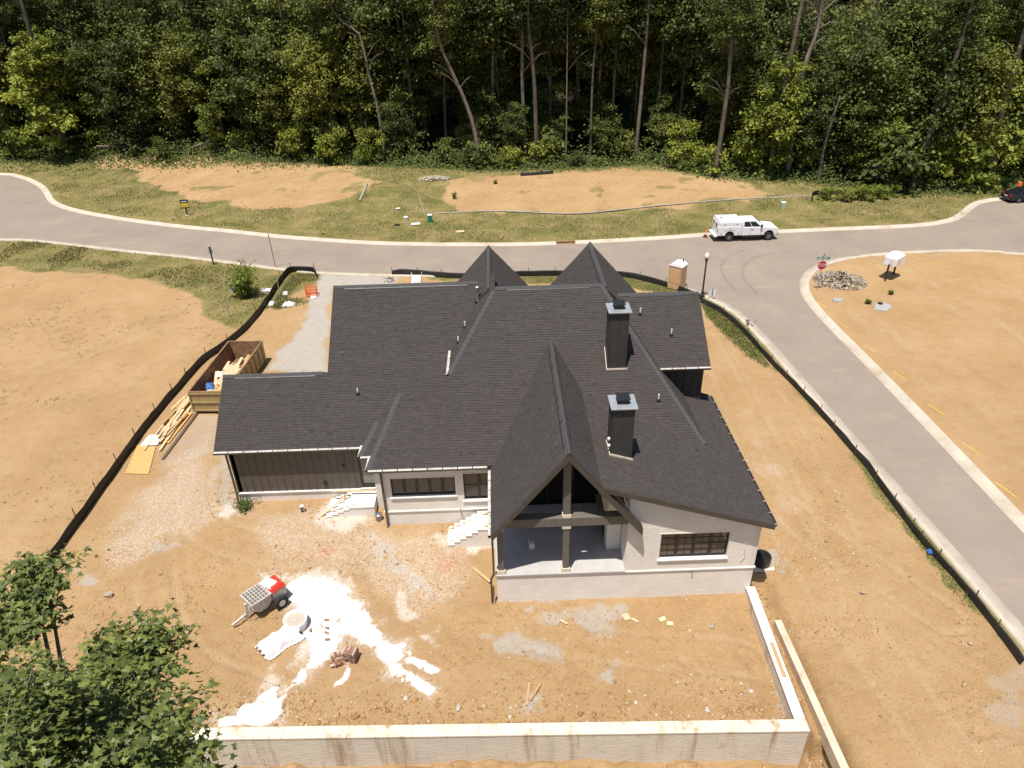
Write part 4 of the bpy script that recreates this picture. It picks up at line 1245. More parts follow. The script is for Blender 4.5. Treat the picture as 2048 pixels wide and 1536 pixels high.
# glazed back door of the garage wing
d = MB()
x0, x1, z0, z1 = DOOR
for b in ((x0, x0 + 0.12, z0, z1), (x1 - 0.12, x1, z0, z1), (x0 + 0.12, x1 - 0.12, z0, z0 + 0.25), (x0 + 0.12, x1 - 0.12, z1 - 0.14, z1)):
    d.box(b[0], b[1], 29.14, 29.2, b[2], b[3])
dr = d.build("door", M['frame'], house, world=True)
MB().box(x0 + 0.12, x1 - 0.12, 29.165, 29.175, z0 + 0.25, z1 - 0.14).build("pane", M['glass_door'], dr, world=True)
MB().box(x0 - 0.05, x1 + 0.05, 29.0, 29.16, z0 - 0.08, z0 - 0.002).build("threshold", M['cap_clean'], dr, world=True)
MB().tube([(x1 - 0.2, 29.08, 1.55), (x1 - 0.08, 29.08, 1.55)], 0.02, 6).build("handle", M['black'], dr, world=True)
# porch back wall: tall dark glazed doors under a timber gable
YB = 27.0
pb = MB()
pb.box(-0.5, 5.0, YB - 0.02, YB + 0.12, FL, FL + 0.12); pb.box(-0.5, 5.0, YB - 0.02, YB + 0.12, 3.35, 3.5)
for x in (-0.45, 0.75, 1.95, 3.15, 4.45):
    pb.box(x - 0.075, x + 0.075, YB - 0.03, YB + 0.13, FL + 0.12, 3.35)
gd = pb.build("glazed_doors", M['frame'], house, world=True)
for a, b in ((-0.38, 0.67), (0.83, 1.87), (2.03, 3.07), (3.23, 4.37)):
    MB().box(a, b, YB + 0.04, YB + 0.05, FL + 0.12, 3.35).build("pane", M['glass_porch'], gd, world=True)
gable([(-0.6, YB, 3.5), (5.0, YB, 3.5), (5.0, YB, 4.1), (2.42, YB, 7.3), (-0.6, YB, 3.55)], (0, 0.12, 0), 'ceiling_wood', "gable_panel")
# fireplace on the right of the porch
fp = MB().box(4.38, 5.0, 23.75, 26.4, FL + 0.03, 4.4).build("fireplace", M['brick_white'], house, world=True)
bb = MB(); brick_skin(bb, 23.75, 26.4, FL + 0.03, 4.0, [(24.4, 25.7, FL, 1.9)], west(4.38)); brick_skin(bb, 4.38, 5.0, FL + 0.03, 4.0, [], south(23.75))
bb.build("bricks", M['brick_white'], fp, world=True, fix=False, kind="stuff")
MB().box(4.36, 4.377, 24.4, 25.7, FL + 0.05, 1.9).build("firebox", M['black'], fp, world=True)
MB().box(4.12, 4.375, 24.2, 25.9, 2.15, 2.3).build("mantel", M['timber'], fp, world=True)
# porch timber frame
for x, nm in ((-0.40, "post"), (2.42, "post")):
    p = MB().box(x - 0.13, x + 0.13, YF + 0.02, YF + 0.28, FL + 0.03, 3.55).build("post", M['timber'], house, world=True)
    MB().box(x - 0.19, x + 0.19, YF - 0.02, YF + 0.36, FL + 0.031, FL + 0.25).build("post_base", M['cap'], p, world=True)
    MB().box(x - 0.185, x + 0.185, YF - 0.015, YF + 0.355, 3.40, 3.548).build("post_collar", M['cap'], p, world=True)
MB().prism([(-0.60, YF - 0.02, 3.552), (5.02, YF - 0.02, 3.552), (5.02, YF - 0.02, 4.0), (-0.26, YF - 0.02, 4.0), (-0.60, YF - 0.02, 3.57)], (0, 0.38, 0)).build("beam", M['timber'], house, world=True, bevel=0.012)
kp = MB().box(2.27, 2.57, YF + 0.02, YF + 0.32, 4.002, 7.2).build("king_post", M['timber'], house, world=True)
MB().box(2.235, 2.605, YF - 0.015, YF + 0.355, 4.003, 4.16).build("post_collar", M['cap'], kp, world=True)
MB().box(-0.62, -0.3, YF + 0.37, 26.9, 3.2, 3.5).build("beam", M['timber'], house, world=True)
# barge boards
for s, x1_ in ((-1, -0.75), (1, 5.55)):
    a = Vector((2.42, 21.96, 7.50)); b = Vector((x1_, 21.96, 7.50 - 1.28 * abs(x1_ - 2.42)))
    MB().bar(a, b, 0.05, 0.26, (0, -1, 0.0001)).build("barge_board", M['bronze'], house, world=True) if False else MB().prism([a + Vector((0, 0, 0.1)), b + Vector((0, 0, 0.1)), b + Vector((0, 0, -0.22)), a + Vector((0, 0, -0.22))], (0, 0.05, 0)).build("barge_board", M['bronze'], house, world=True)
a = Vector((3.78, 22.0, Rz(3.78, 0) + 0.005)); b = Vector((11.08, 22.0, Rz(11.08, 0) + 0.005))
MB().prism([a, b, b - Vector((0, 0, 0.26)), a - Vector((0, 0, 0.26))], (0, 0.049, 0)).build("barge_board", M['bronze'], house, world=True)
# wooden porch ceiling under the two slopes
for s, x1_ in ((-1, -0.6), (1, 4.95)):
    a = (2.42, YF + 0.4, 7.36); b = (x1_, YF + 0.4, 7.36 - 1.28 * abs(x1_ - 2.42))
    MB().prism([a, b, (b[0], b[1], b[2] + 0.04), (a[0], a[1], a[2] + 0.04)], (0, 4.15, 0)).build("porch_ceiling", M['ceiling_wood'], house, world=True)
# soffits
for (x0, x1, y0, y1, z) in ((-14.4, -6.7, 28.78, 29.06, 3.24), (-6.45, -0.72, 26.6, 26.93, 3.45)):
    MB().box(x0, x1, y0, y1, z, z + 0.03).build("soffit", M['bronze'], house, world=True)


# gutters with guard panels and downpipes
def gutter(a, b, out, guards=True):
    a = Vector(a); b = Vector(b); d = b - a; Ln = d.length; d.normalize(); o = Vector(out)
    z = Vector((0, 0, 1)); mb = MB()
    prof = [(0.0, 0.0), (0.0, -0.12), (0.09, -0.12), (0.13, -0.03), (0.13, 0.0), (0.118, 0.0), (0.085, -0.105), (0.012, -0.105), (0.012, 0.0)]
    P = [o * x + z * zz for x, zz in prof]
    n = len(P)
    mb.add([a + p for p in P] + [b + p for p in P], [(i, (i + 1) % n, n + (i + 1) % n, n + i) for i in range(n)] + [tuple(range(n)), tuple(range(2 * n - 1, n - 1, -1))])
    g = mb.build("gutter", M['bronze'], house, world=True)
    k = max(1, int(round(Ln / 0.72))); s = Ln / k
    for i in range(k):
        p0 = a + d * (i * s + 0.02); p1 = a + d * ((i + 1) * s - 0.02)
        e = rng.uniform(-0.006, 0.006)
        if not guards:
            MB().bar(p0 + z * 0.012, p0 + o * 0.13 + z * 0.012, 0.03, 0.012).build("hanger", M['guard'], g, world=True)
            continue
        q = MB(); q.prism([p0 + z * (0.012 + e), p1 + z * (0.012 + e), p1 + o * 0.125 + z * 0.004, p0 + o * 0.125 + z * 0.004], (0, 0, 0.012)).build("gutter_guard", M['guard'], g, world=True)
    return g


gutter((-14.45, 28.74, 3.44), (-7.1, 28.74, 3.44), (0, -1, 0))
gutter((-7.06, 28.7, 3.58), (-7.06, 27.75, 3.58), (-1, 0, 0))
gutter((-7.05, 27.74, 3.59), (-6.52, 27.74, 3.59), (0, -1, 0))
gutter((-6.51, 27.7, 3.66), (-6.51, 26.55, 3.66), (-1, 0, 0))
gutter((-6.5, 26.54, 3.67), (-0.9, 26.54, 3.67), (0, -1, 0))
gutter((-0.76, 26.4, 3.53), (-0.76, 22.0, 3.53), (-1, 0, 0))
gutter((11.06, 22.05, 3.55), (11.06, 32.3, 3.55), (1, 0, 0), False)
gutter((7.9, 31.04, 6.03), (10.5, 31.04, 6.03), (0, -1, 0))
gutter((-2.72, 32.8, 6.52), (-2.72, 30.3, 6.52), (-1, 0, 0))


def downpipe(pts):
    mb = MB()
    for p, q in zip(pts, pts[1:]): mb.bar(p, q, 0.085, 0.075, (0, 1, 0.01))
    mb.build("downpipe", M['bronze'], house, world=True)


downpipe([(-14.0, 28.72, 3.36), (-14.0, 28.98, 3.1), (-14.0, 28.98, 0.6), (-14.0, 28.85, -0.05)])
downpipe([(-6.0, 26.5, 3.55), (-6.0, 26.86, 3.3), (-6.0, 26.86, 0.0), (-6.0, 26.7, -0.25)])
downpipe([(-0.78, 22.15, 3.4), (-0.72, 22.35, 3.2), (-0.72, 22.35, 1.0), (-0.85, 22.3, 0.75), (-0.85, 22.3, -0.7)])


# chimneys
def chimney(x0, x1, y0, y1, z0, z1, zbase):
    c = MB().box(x0, x1, y0, y1, z0, z1).build("chimney", M['charcoal'], house, world=True)
    xm = (x0 + x1) / 2; zb = zbase
    for x in (x0 + 0.045, xm, x1 - 0.045):
        MB().box(x - 0.045 + 0.015, x + 0.03, y0 - 0.022, y0 - 0.001, zb(x), z1 - 0.02).build("batten", M['charcoal'], c, world=True)
    for y in (y0 + 0.03, y1 - 0.06):
        MB().box(x0 - 0.022, x0 - 0.001, y, y + 0.05, z0 + 0.3, z1 - 0.02).build("batten", M['charcoal'], c, world=True)
    MB().box(x0 - 0.10, x1 + 0.10, y0 - 0.12, y1 + 0.10, z1 + 0.001, z1 + 0.07).build("crown_flashing", M['flash'], c, world=True, bevel=0.01)
    cap = MB(); cx, cy = xm, (y0 + y1) / 2
    cap.box(cx - 0.25, cx + 0.25, cy - 0.25, cy + 0.25, z1 + 0.072, z1 + 0.12)
    cap.box(cx - 0.2, cx + 0.2, cy - 0.2, cy + 0.2, z1 + 0.121, z1 + 0.30)
    cap.box(cx - 0.28, cx + 0.28, cy - 0.28, cy + 0.28, z1 + 0.301, z1 + 0.345)
    cap.build("chimney_cap", M['black'], c, world=True, bevel=0.008)
    fl = MB()
    fl.prism([(x0 - 0.07, y0 - 0.06, zb(x0 - 0.07) + 0.0), (x1 + 0.05, y0 - 0.06, zb(x1 + 0.05)), (x1 + 0.05, y0 - 0.06, zb(x1 + 0.05) + 0.10), (x0 - 0.07, y0 - 0.06, zb(x0 - 0.07) + 0.10)], (0, 0.03, 0))
    fl.build("base_flashing", M['cap'], c, world=True)
    return c


c1 = chimney(5.12, 6.03, 30.25, 31.15, 6.0, 9.6, lambda x: S2(0, 30.25) + 0.02)
MB().bar((5.07, 30.2, S2(0, 30.2) + 0.07), (5.07, 31.2, S2(0, 31.2) + 0.07), 0.03, 0.12).build("side_flashing", M['cap'], c1, world=True)
c2 = chimney(4.45, 5.37, 24.4, 25.3, 4.9, 8.03, lambda x: Rz(x, 0) + 0.02)
MB().bar((4.40, 24.35, Rz(4.4, 0) + 0.07), (4.40, 25.35, Rz(4.4, 0) + 0.07), 0.03, 0.12).build("side_flashing", M['cap'], c2, world=True)
for y, dz in ((24.5, 0.35), (24.62, 0.62)):
    MB().lathe([(0.05, 0), (0.07, 0.05), (0.07, 0.12), (0.03, 0.16)], 8, (4.38, y, Rz(4.4, 0) + dz)).build("vent_fitting", M['pvc'], c2, world=True, smooth=True)


# vent pipes with boots
def vent(x, y, z, h, r=0.04, cap=False, name="vent_pipe"):
    v = MB().tube([(x, y, z - 0.1), (x, y, z + h)], r, 10).build(name, M['pvc'] if not cap else M['steel'], house, world=True, smooth=False)
    MB().lathe([(r * 2.6, -0.02), (r * 2.2, 0.05), (r * 1.25, 0.13)], 10, (x, y, z)).build("boot", M['black'], v, world=True, smooth=True)
    MB().box(x - 0.15, x + 0.15, y - 0.16, y + 0.12, z - 0.10, z + 0.012).build("boot_flange", M['galv'], v, world=True) if False else None
    if cap:
        MB().lathe([(r * 1.5, 0), (r * 2.2, 0.03), (r * 2.2, 0.09), (r * 0.6, 0.15)], 12, (x, y, z + h)).build("rain_cap", M['steel'], v, world=True, smooth=True)
    return v


LH = lambda x: S2(0, 30.3) + hl * (x + 2.71)
vent(-7.45, 31.0, S1(0, 31.0), 0.32)
vent(-2.28, 32.65, LH(-2.28), 0.34)
vent(-1.95, 33.6, LH(-1.95), 0.34)
vent(-1.25, 35.0, LH(-1.25), 0.75, 0.07, True, "flue_pipe")
vent(7.25, 33.6, Uz(0, 33.6), 0.36)
vent(8.72, 32.55, Uz(0, 32.55), 0.36)
vent(7.45, 28.9, S2(0, 28.9), 0.36)
# small wall fittings
MB().box(-8.35, -8.25, 29.02, 29.098, 2.05, 2.15).build("wall_light_box", M['black'], house, world=True)
MB().box(-9.45, -9.3, 29.0, 29.098, 0.95, 1.15).build("hose_box", M['black'], house, world=True)
for x in (8.0,):
    MB().tube([(x, YF - 0.08, FL - 0.08), (x, YF - 0.08, FL - 0.35)], 0.025, 6).build("hose_tap", M['steel'], house, world=True)
MB().tube([(-2.35, YK - 0.07, 0.92), (-2.35, YK - 0.12, 0.82), (-2.3, YK - 0.07, 0.4)], 0.02, 6).build("hose_tap", M['steel'], house, world=True)
MB().tube([(10.15, YF - 0.05, 2.5), (10.12, YF - 0.06, 2.0), (10.2, YF - 0.08, 1.6), (10.05, YF - 0.06, 1.25)], 0.012, 5).build("loose_cable", M['pvc'], house, world=True)


# ---- flights of steps
def steps(name, label, xs_top, dirx, y0, y1, z_top, n, tread, z_bot, landing, rails):
    t = thing(name, label, "steps", (xs_top, (y0 + y1) / 2, z_bot))
    rise = (z_top - z_bot) / (n + 1)
    st = MB()
    lx0, lx1 = sorted((xs_top, xs_top - dirx * landing))
    st.box(lx0, lx1, y0, y1, z_bot - 0.3, z_top - 0.07)
    for i in range(n):
        a, b = sorted((xs_top + dirx * i * tread, xs_top + dirx * (i + 1) * tread))
        st.box(a + (0.001 if dirx > 0 else 0), b - (0.001 if dirx < 0 else 0), y0 + 0.001, y1 - 0.001, z_bot - 0.3, z_top - rise * (i + 1) - 0.06)
    st.build("brick_base", M['brick_white'], t, world=True)
    MB().box(lx0 - 0.02, lx1, y0 - 0.03, y1, z_top - 0.069, z_top).build("landing", M['cap_clean'], t, world=True, bevel=0.01)
    for i in range(n):
        a, b = sorted((xs_top + dirx * (i * tread - 0.02), xs_top + dirx * ((i + 1) * tread + 0.02)))
        zt = z_top - rise * (i + 1)
        MB().box(a, b, y0 - 0.03, y1, zt - 0.059, zt).build("tread", M['cap_clean'], t, world=True, bevel=0.008)
    for (p, q, w, h) in rails:
        r = MB(); r.s = rng.random(); r.bar(p, q, w, h); r.build("rail", M['wrap'], t, world=True)
    return t


steps("brick_steps", "brick steps with white treads up to the garage wing door", -8.0, -1, 27.6, 28.95, 0.60, 4, 0.30, -0.05, 1.28,
      [((-9.55, 27.62, -0.02), (-8.1, 28.5, 0.78), 0.09, 0.04), ((-9.0, 28.6, 0.85), (-6.75, 28.55, 0.85), 0.1, 0.045), ((-8.9, 27.75, 0.28), (-7.7, 27.8, 0.64), 0.06, 0.04), ((-8.35, 28.3, 0.1), (-8.3, 28.35, 0.85), 0.06, 0.06)])
steps("brick_steps", "brick steps with white treads up to the open porch", -1.5, -1, 25.45, 26.75, 0.80, 5, 0.29, -0.30, 0.88,
      [((-3.1, 26.55, -0.2), (-1.0, 26.45, 0.95), 0.10, 0.045), ((-3.0, 25.7, -0.2), (-0.9, 25.6, 0.95), 0.10, 0.045)])


# ------------------------------------------------------------------ garden walls
def frame_wall(name, label, a, b, z0, z1, th, mat, capmat, brick_sides, cap=True, over=0.05):
    """low wall from a to b (its outer face on the line; thickness to the left)"""
    a = Vector((a[0], a[1], 0)); b = Vector((b[0], b[1], 0)); d = b - a; Ln = d.length; ang = math.atan2(d.y, d.x)
    t = thing(name, label, "wall", (a.x, a.y, z0), ang)
    H = z1 - z0
    body = MB().box(0, Ln, 0.0, th, 0, H).build("wall_body", M[mat], t)
    bb = MB()
    if 'r' in brick_sides: brick_skin(bb, 0, Ln, 0, H - 0.01, [], lambda u, dd, z: (u, -dd, z))
    if 'l' in brick_sides: brick_skin(bb, 0, Ln, 0, H - 0.01, [], lambda u, dd, z: (u, th + dd, z))
    if 'e' in brick_sides: brick_skin(bb, 0.0, th, 0, H - 0.01, [], lambda u, dd, z: (Ln + dd, u, z))
    if bb.v: bb.build("bricks", M[mat], body, fix=False, kind="stuff")
    if cap:
        n = max(1, int(Ln / 2.4)); s = Ln / n
        for i in range(n):
            MB().box(i * s + (0.004 if i else -over), (i + 1) * s - (0.004 if i < n - 1 else -over), -over, th + over, H + 0.001, H + 0.09).build("coping", M[capmat], t, bevel=0.012)
    return t


frame_wall("retaining_wall", "long low white brick wall with mud streaks along the front of the yard", (-13.5, 16.13), (10.72, 15.48), -2.75, -0.52, 0.42, 'brick_wall', 'cap', 're', over=0.03)
frame_wall("retaining_wall", "white brick wall running from the house corner along the side of the yard", (10.72, 15.98), (10.92, 22.38), -1.7, -0.52, 0.34, 'brick_wall', 'cap_clean', 'lr', over=0.03)
ft = frame_wall("concrete_footing", "narrow muddy concrete footing strip beside the side garden wall", (11.83, 12.5), (11.72, 20.95), -1.6, -0.96, 0.30, 'foot', 'foot', '', cap=False)
for o in list(ft.children):
    o.rotation_euler = (0, 0, 0)


# ------------------------------------------------------------------ things on the building site
PT = L['pts']
rnd = random.Random(21)


def fence(name, label, line, height, group=None, stake_step=2.4, lean=0.0, sag=0.03, step=0.5):
    ln = smooth_line(line, step)
    base = (ln[0][0], ln[0][1], gz1(*ln[0]))
    t = thing(name, label, "silt fence", base, 0, group)
    d = np.gradient(ln, axis=0); d /= np.linalg.norm(d, axis=1)[:, None]; nr = np.stack([-d[:, 1], d[:, 0]], 1)
    rows = 4; V = []; F = []
    acc = 0; dist = [0]
    for i in range(1, len(ln)): acc += float(np.linalg.norm(ln[i] - ln[i - 1])); dist.append(acc)
    for i, p in enumerate(ln):
        g = gz1(*p)
        fr = (dist[i] / stake_step) % 1.0
        h = height * (0.97 - sag * 4 * fr * (1 - fr)) * rnd.uniform(0.96, 1.03)
        for k in range(rows + 1):
            f = k / rows
            off = 0.015 * math.sin(dist[i] * 2.1 + k * 1.3) * (0.4 + f) + lean * f * (0.6 + 0.4 * math.sin(dist[i] * 0.37)) + rnd.uniform(-0.012, 0.012)
            q = p + nr[i] * off
            V.append((q[0] - base[0], q[1] - base[1], g - base[2] - 0.05 + (h + 0.05) * f))
    n = rows + 1
    for i in range(len(ln) - 1):
        for k in range(rows):
            F.append((i * n + k, (i + 1) * n + k, (i + 1) * n + k + 1, i * n + k + 1))
    mb = MB(); mb.add(V, F); fb = mb.build("fabric", M['fabric'], t, fix=False, smooth=True)
    sd = fb.modifiers.new("thickness", 'SOLIDIFY'); sd.thickness = 0.012
    s = 0.3
    while s < acc:
        i = min(range(len(dist)), key=lambda j: abs(dist[j] - s))
        p = ln[i]; g = gz1(*p); tx, ty = rnd.uniform(-0.05, 0.05), rnd.uniform(-0.05, 0.05)
        sk = MB(); x, y = p[0] - base[0] + nr[i][0] * 0.06, p[1] - base[1] + nr[i][1] * 0.06
        sk.bar((x, y, g - base[2] - 0.15), (x + tx, y + ty, g - base[2] + height * 1.45), 0.04, 0.04)
        sk.build("stake", M['stake'], t)
        s += stake_step * rnd.uniform(0.85, 1.15)
    return t


fence("silt_fence", "black silt fence along the left side of the yard past the dumpster", L['fence_left'], 0.66, lean=-0.06, sag=0.06)
fence("silt_fence", "black silt fence along the kerb of the right-hand road", L['fence_right'], 0.46, lean=0.10, stake_step=2.0, sag=0.09)
fence("silt_fence", "black silt fence between the street gables and the road", L['fence_back'], 0.55, lean=0.05)
fence("silt_fence", "short rolled black silt fence on the far dirt pad below the tall trunks", [PT['farroll_a'][:2], (5.0, 89.5), PT['farroll_b'][:2]], 0.45, lean=0.15)
fence("silt_fence", "weed-grown black silt fence in the far grass behind the white truck", [PT['farf_a'][:2], PT['farf_b'][:2], PT['farf_c'][:2], PT['farf_d'][:2]], 0.6)


def wattle(label, pts, r):
    ln = smooth_line(pts, 0.8)
    mb = MB(); mb.tube([(p[0], p[1], gz1(*p) + r * 0.7 + rnd.uniform(-0.02, 0.02)) for p in ln], [r * rnd.uniform(0.8, 1.1) for _ in ln], 6)
    o = mb.build("straw_wattle", M['wattle'], None, smooth=True)
    tag(o, label, "straw wattle")


wattle("long grey straw wattle along the near edge of the far dirt pad", [PT[k][:2] for k in ('wat0', 'wat1', 'wat2', 'wat3', 'wat4', 'wat5', 'wat6')], 0.09)
wattle("short grey straw wattle at the right end of the far left pad", [PT[k][:2] for k in ('wt0', 'wt1', 'wt2')], 0.14)

# ---- roll-off dumpster
ang = math.atan2(44.69 - 37.7, -19.0 + 19.39) - math.pi / 2
DL, DW, DH = 6.7, 2.35, 1.55
dump = thing("dumpster", "open rusty yellow roll-off dumpster full of scrap lumber by the garage", "dumpster", (-18.28, 37.75, 0.02), ang)
DX = DW / 2
def wallbox(x0, x1, y0, y1, z0, z1, mats, nm):
    return MB().box(x0, x1, y0, y1, z0, z1).build(nm, mats, dump)
wallbox(-DX, DX, 0, DL, 0.15, 0.22, M['rust'], "floor_plate")
wallbox(-DX, -DX + 0.05, 0, DL, 0.22, DH, M['rust'], "side_wall")
wallbox(DX - 0.05, DX, 0, DL, 0.22, DH, M['rust'], "side_wall")
wallbox(-DX + 0.051, DX - 0.051, 0, 0.05, 0.22, DH, M['rust'], "tail_door")
wallbox(-DX + 0.051, DX - 0.051, DL - 0.05, DL, 0.22, DH, M['rust'], "front_wall")
td = MB()
td.box(-DX, DX, -0.035, -0.001, 0.15, DH - 0.05)
tp = td.build("tail_panel", M['skip_paint'], dump)
for z in (0.2, 0.78, 1.42):
    MB().box(-DX - 0.02, DX + 0.02, -0.10, -0.036, z, z + 0.10).build("rib", M['skip_paint'], tp)
for x in (-DX - 0.02, DX - 0.06):
    MB().box(x, x + 0.08, -0.11, -0.037, 0.15, DH + 0.02).build("rib", M['skip_paint'], tp)
for sx in (-1, 1):
    sp_ = MB().box(sx * DX + (0.001 if sx > 0 else -0.03), sx * DX + (0.03 if sx > 0 else -0.001), 0.02, DL, 0.16, DH - 0.05).build("side_panel", M['skip_paint'], dump)
    for k in range(9):
        y = 0.35 + k * 0.74
        MB().box(sx * DX + (0.031 if sx > 0 else -0.10), sx * DX + (0.10 if sx > 0 else -0.031), y, y + 0.08, 0.15, DH - 0.06).build("rib", M['skip_paint'], sp_)
for (a, b) in (((-DX, 0, DH), (-DX, DL, DH)), ((DX, 0, DH), (DX, DL, DH)), ((-DX, 0, DH + 0.001), (DX, 0, DH + 0.001)), ((-DX, DL, DH + 0.001), (DX, DL, DH + 0.001))):
    MB().bar(a, b, 0.1, 0.09).build("rim", M['rust'], dump)
for y in (0.6, 5.9):
    for sx in (-0.8, 0.8):
        w = MB().lathe([(0.11, -0.06), (0.12, 0), (0.11, 0.06)], 12, (sx, y, 0.11), Matrix.Rotation(R(90), 3, 'Y')); w.build("roller", M['rust'], dump)
DM = Matrix.Translation(dump.location) @ Matrix.Rotation(ang, 4, 'Z')


def board(name, label, group, cat, a, b, w, h, mat='wood', shade=None, up=(0, 0, 1)):
    a = Vector(a); b = Vector(b)
    mb = MB(); o0 = (a + b) / 2
    mb.bar(a - o0, b - o0, w, h, up)
    mb.shade = [rnd.random() if shade is None else shade] * len(mb.f); mb.shade[0] += 0.001
    o = mb.build(name, M[mat], None); o.location = o0
    tag(o, label, cat, group)
    return o


for i in range(26):
    x = rnd.uniform(-0.75, 0.95); y = rnd.uniform(1.0, 4.4); ln = rnd.uniform(0.8, 2.4)
    t_ = 0.98 + 0.25 * (x + 0.3) + rnd.uniform(-0.15, 0.12)
    a_ = rnd.gauss(0, 0.22); dz = rnd.uniform(-0.12, 0.25)
    p = DM @ Vector((x - math.sin(a_) * ln / 2, max(0.15, y - ln / 2), t_ - dz / 2)); q = DM @ Vector((x + math.sin(a_) * ln / 2, min(6.2, y + ln / 2), t_ + dz / 2))
    board("scrap_board", "offcut of pine board in the open dumpster", "boards in the dumpster", "board", p, q, rnd.choice((0.09, 0.14, 0.19, 0.24)), 0.04)
for (x, y, z, sx_, sy_, tilt) in ((0.25, 2.6, 1.25, 0.75, 2.3, 0.06), (-0.1, 0.85, 0.95, 0.9, 0.7, 0.1)):
    mb = MB(); mb.box(-sx_ / 2, sx_ / 2, -sy_ / 2, sy_ / 2, -0.02, 0.02)
    o = mb.build("scrap_sheet", M['wrap'], None); o.matrix_world = DM @ Matrix.Translation((x, y, z)) @ Matrix.Rotation(tilt, 4, 'X') @ Matrix.Rotation(0.15, 4, 'Y')
    tag(o, "long tan sheet lying on the scrap in the dumpster" if sy_ > 1 else "small tan sheet by the tail end of the dumpster", "sheet")


def crumple(name, label, cat, loc, sx_, sy_, sz_, mat, seed, rot=0.0, n=9):
    rr = random.Random(seed); V = []; F = []
    for i in range(n):
        for j in range(n):
            u, v = i / (n - 1) - 0.5, j / (n - 1) - 0.5
            e = max(0, 1 - 4 * max(abs(u), abs(v)) ** 2)
            V.append((u * sx_ * (1 + rr.uniform(-0.08, 0.08)), v * sy_ * (1 + rr.uniform(-0.08, 0.08)), sz_ * (e ** 0.5) * rr.uniform(0.55, 1.1)))
    for i in range(n - 1):
        for j in range(n - 1):
            F.append((i * n + j, (i + 1) * n + j, (i + 1) * n + j + 1, i * n + j + 1))
    mb = MB(); mb.add(V, F); o = mb.build(name, mat, None, smooth=False, fix=False)
    sd = o.modifiers.new("thickness", 'SOLIDIFY'); sd.thickness = 0.01
    o.location = loc; o.rotation_euler = (0, 0, rot)
    tag(o, label, cat)
    return o


p = DM @ Vector((-0.55, 1.5, 1.0)); crumple("packaging", "crumpled blue packaging on the scrap in the dumpster", "packaging", p, 0.5, 0.9, 0.25, M['blue'], 3, 0.4)
p = DM @ Vector((-0.45, 2.9, 1.1)); crumple("paper_scrap", "crumpled white paper wrap on the scrap in the dumpster", "paper", p, 0.45, 0.6, 0.2, M['foam'], 4, 0.2)

# ---- loose lumber along the fence
board("foam_strip", "long white foam strip between the dumpster and the silt fence", None, "foam strip", (-20.15, 39.3, 0.05), (-20.15, 45.0, 0.05), 0.5, 0.06, 'foam')
fd = Vector((0.06, 1.0, 0)).normalized()
for i in range(30):
    s = rnd.uniform(35.2, 39.0); ln = rnd.uniform(1.2, 3.6); a_ = rnd.gauss(0.07, 0.10)
    x = -20.4 + rnd.uniform(-0.55, 0.6) + (s - 36) * 0.05
    z = 0.05 + 0.045 * (i % 6)
    dv = Vector((math.sin(a_), math.cos(a_), rnd.uniform(-0.02, 0.03)))
    c_ = Vector((x, s, z))
    board("scrap_board", "loose pine board in the pile beside the silt fence", "boards in the pile by the silt fence", "board", c_ - dv * ln / 2, c_ + dv * ln / 2, rnd.choice((0.09, 0.14, 0.19)), 0.04)
board("long_plank", "long weathered grey plank on the yard side of the lumber pile", None, "plank", (-19.55, 33.0, 0.05), (-19.25, 38.3, 0.09), 0.17, 0.05, 'stake')
mb = MB(); V = [(-21.15, 31.8, 0.03), (-19.8, 31.65, 0.03), (-20.45, 34.25, 0.035), (-21.6, 34.45, 0.04)]
mb.prism([(x + 20.7, y - 33, z) for x, y, z in V], (0, 0, 0.025))
o = mb.build("osb_sheet", M['osb'], None); o.location = (-20.7, 33, 0); tag(o, "large orange OSB sheet lying at the near end of the lumber pile", "sheet")
mb = MB(); mb.prism([(-0.55, -0.5, 0.0), (0.45, -0.45, 0.0), (0.5, 0.42, 0.06), (-0.4, 0.5, 0.06)], (0, 0, 0.06))
o = mb.build("foam_sheet", M['foam'], None); o.location = (-20.85, 34.85, 0.05); tag(o, "white foam sheet next to the OSB sheet", "sheet")
board("osb_strip", "narrow orange OSB strip under the loose boards", None, "sheet", (-20.0, 34.6, 0.06), (-19.75, 37.8, 0.10), 0.42, 0.02, 'osb')

# ---- mortar mixer on its wheels
mx = thing("mortar_mixer", "tow-behind mortar mixer with white grate and red engine cover", "mixer", (-11.0, 22.75, -0.85), R(47))
# local: +x towards the engine end, tongue at -x
mb = MB()
mb.prism([(-0.85, -0.45, 1.0), (0.05, -0.45, 1.0), (0.05, -0.45, 0.62), (-0.2, -0.45, 0.38), (-0.6, -0.45, 0.38), (-0.85, -0.45, 0.62)], (0, 0.9, 0))
mb.build("drum", M['mixer'], mx, bevel=0.02)
gt = MB()
gt.box(-0.9, 0.08, -0.5, -0.45, 1.0, 1.05); gt.box(-0.9, 0.08, 0.45, 0.5, 1.0, 1.05); gt.box(-0.9, -0.85, -0.449, 0.449, 1.0, 1.05); gt.box(0.03, 0.08, -0.449, 0.449, 1.0, 1.05)
rim = gt.build("grate", M['mixer'], mx)
MB().box(-0.83, 0.02, -0.43, 0.43, 1.002, 1.008).build("drum_opening", simple("dark_wet_mortar", (0.17, 0.155, 0.14), 0.8, 0.2), rim)
for i in range(6):
    MB().box(-0.72 + i * 0.135, -0.69 + i * 0.135, -0.448, 0.448, 1.03, 1.055).build("grate_bar", M['mixer'], rim)
for i in range(4):
    MB().box(-0.849, 0.029, -0.28 + i * 0.18, -0.255 + i * 0.18, 1.056, 1.075).build("grate_bar", M['mixer'], rim)
MB().box(0.12, 0.82, -0.44, 0.44, 0.45, 0.90).build("engine_box", M['mixer'], mx, bevel=0.05)
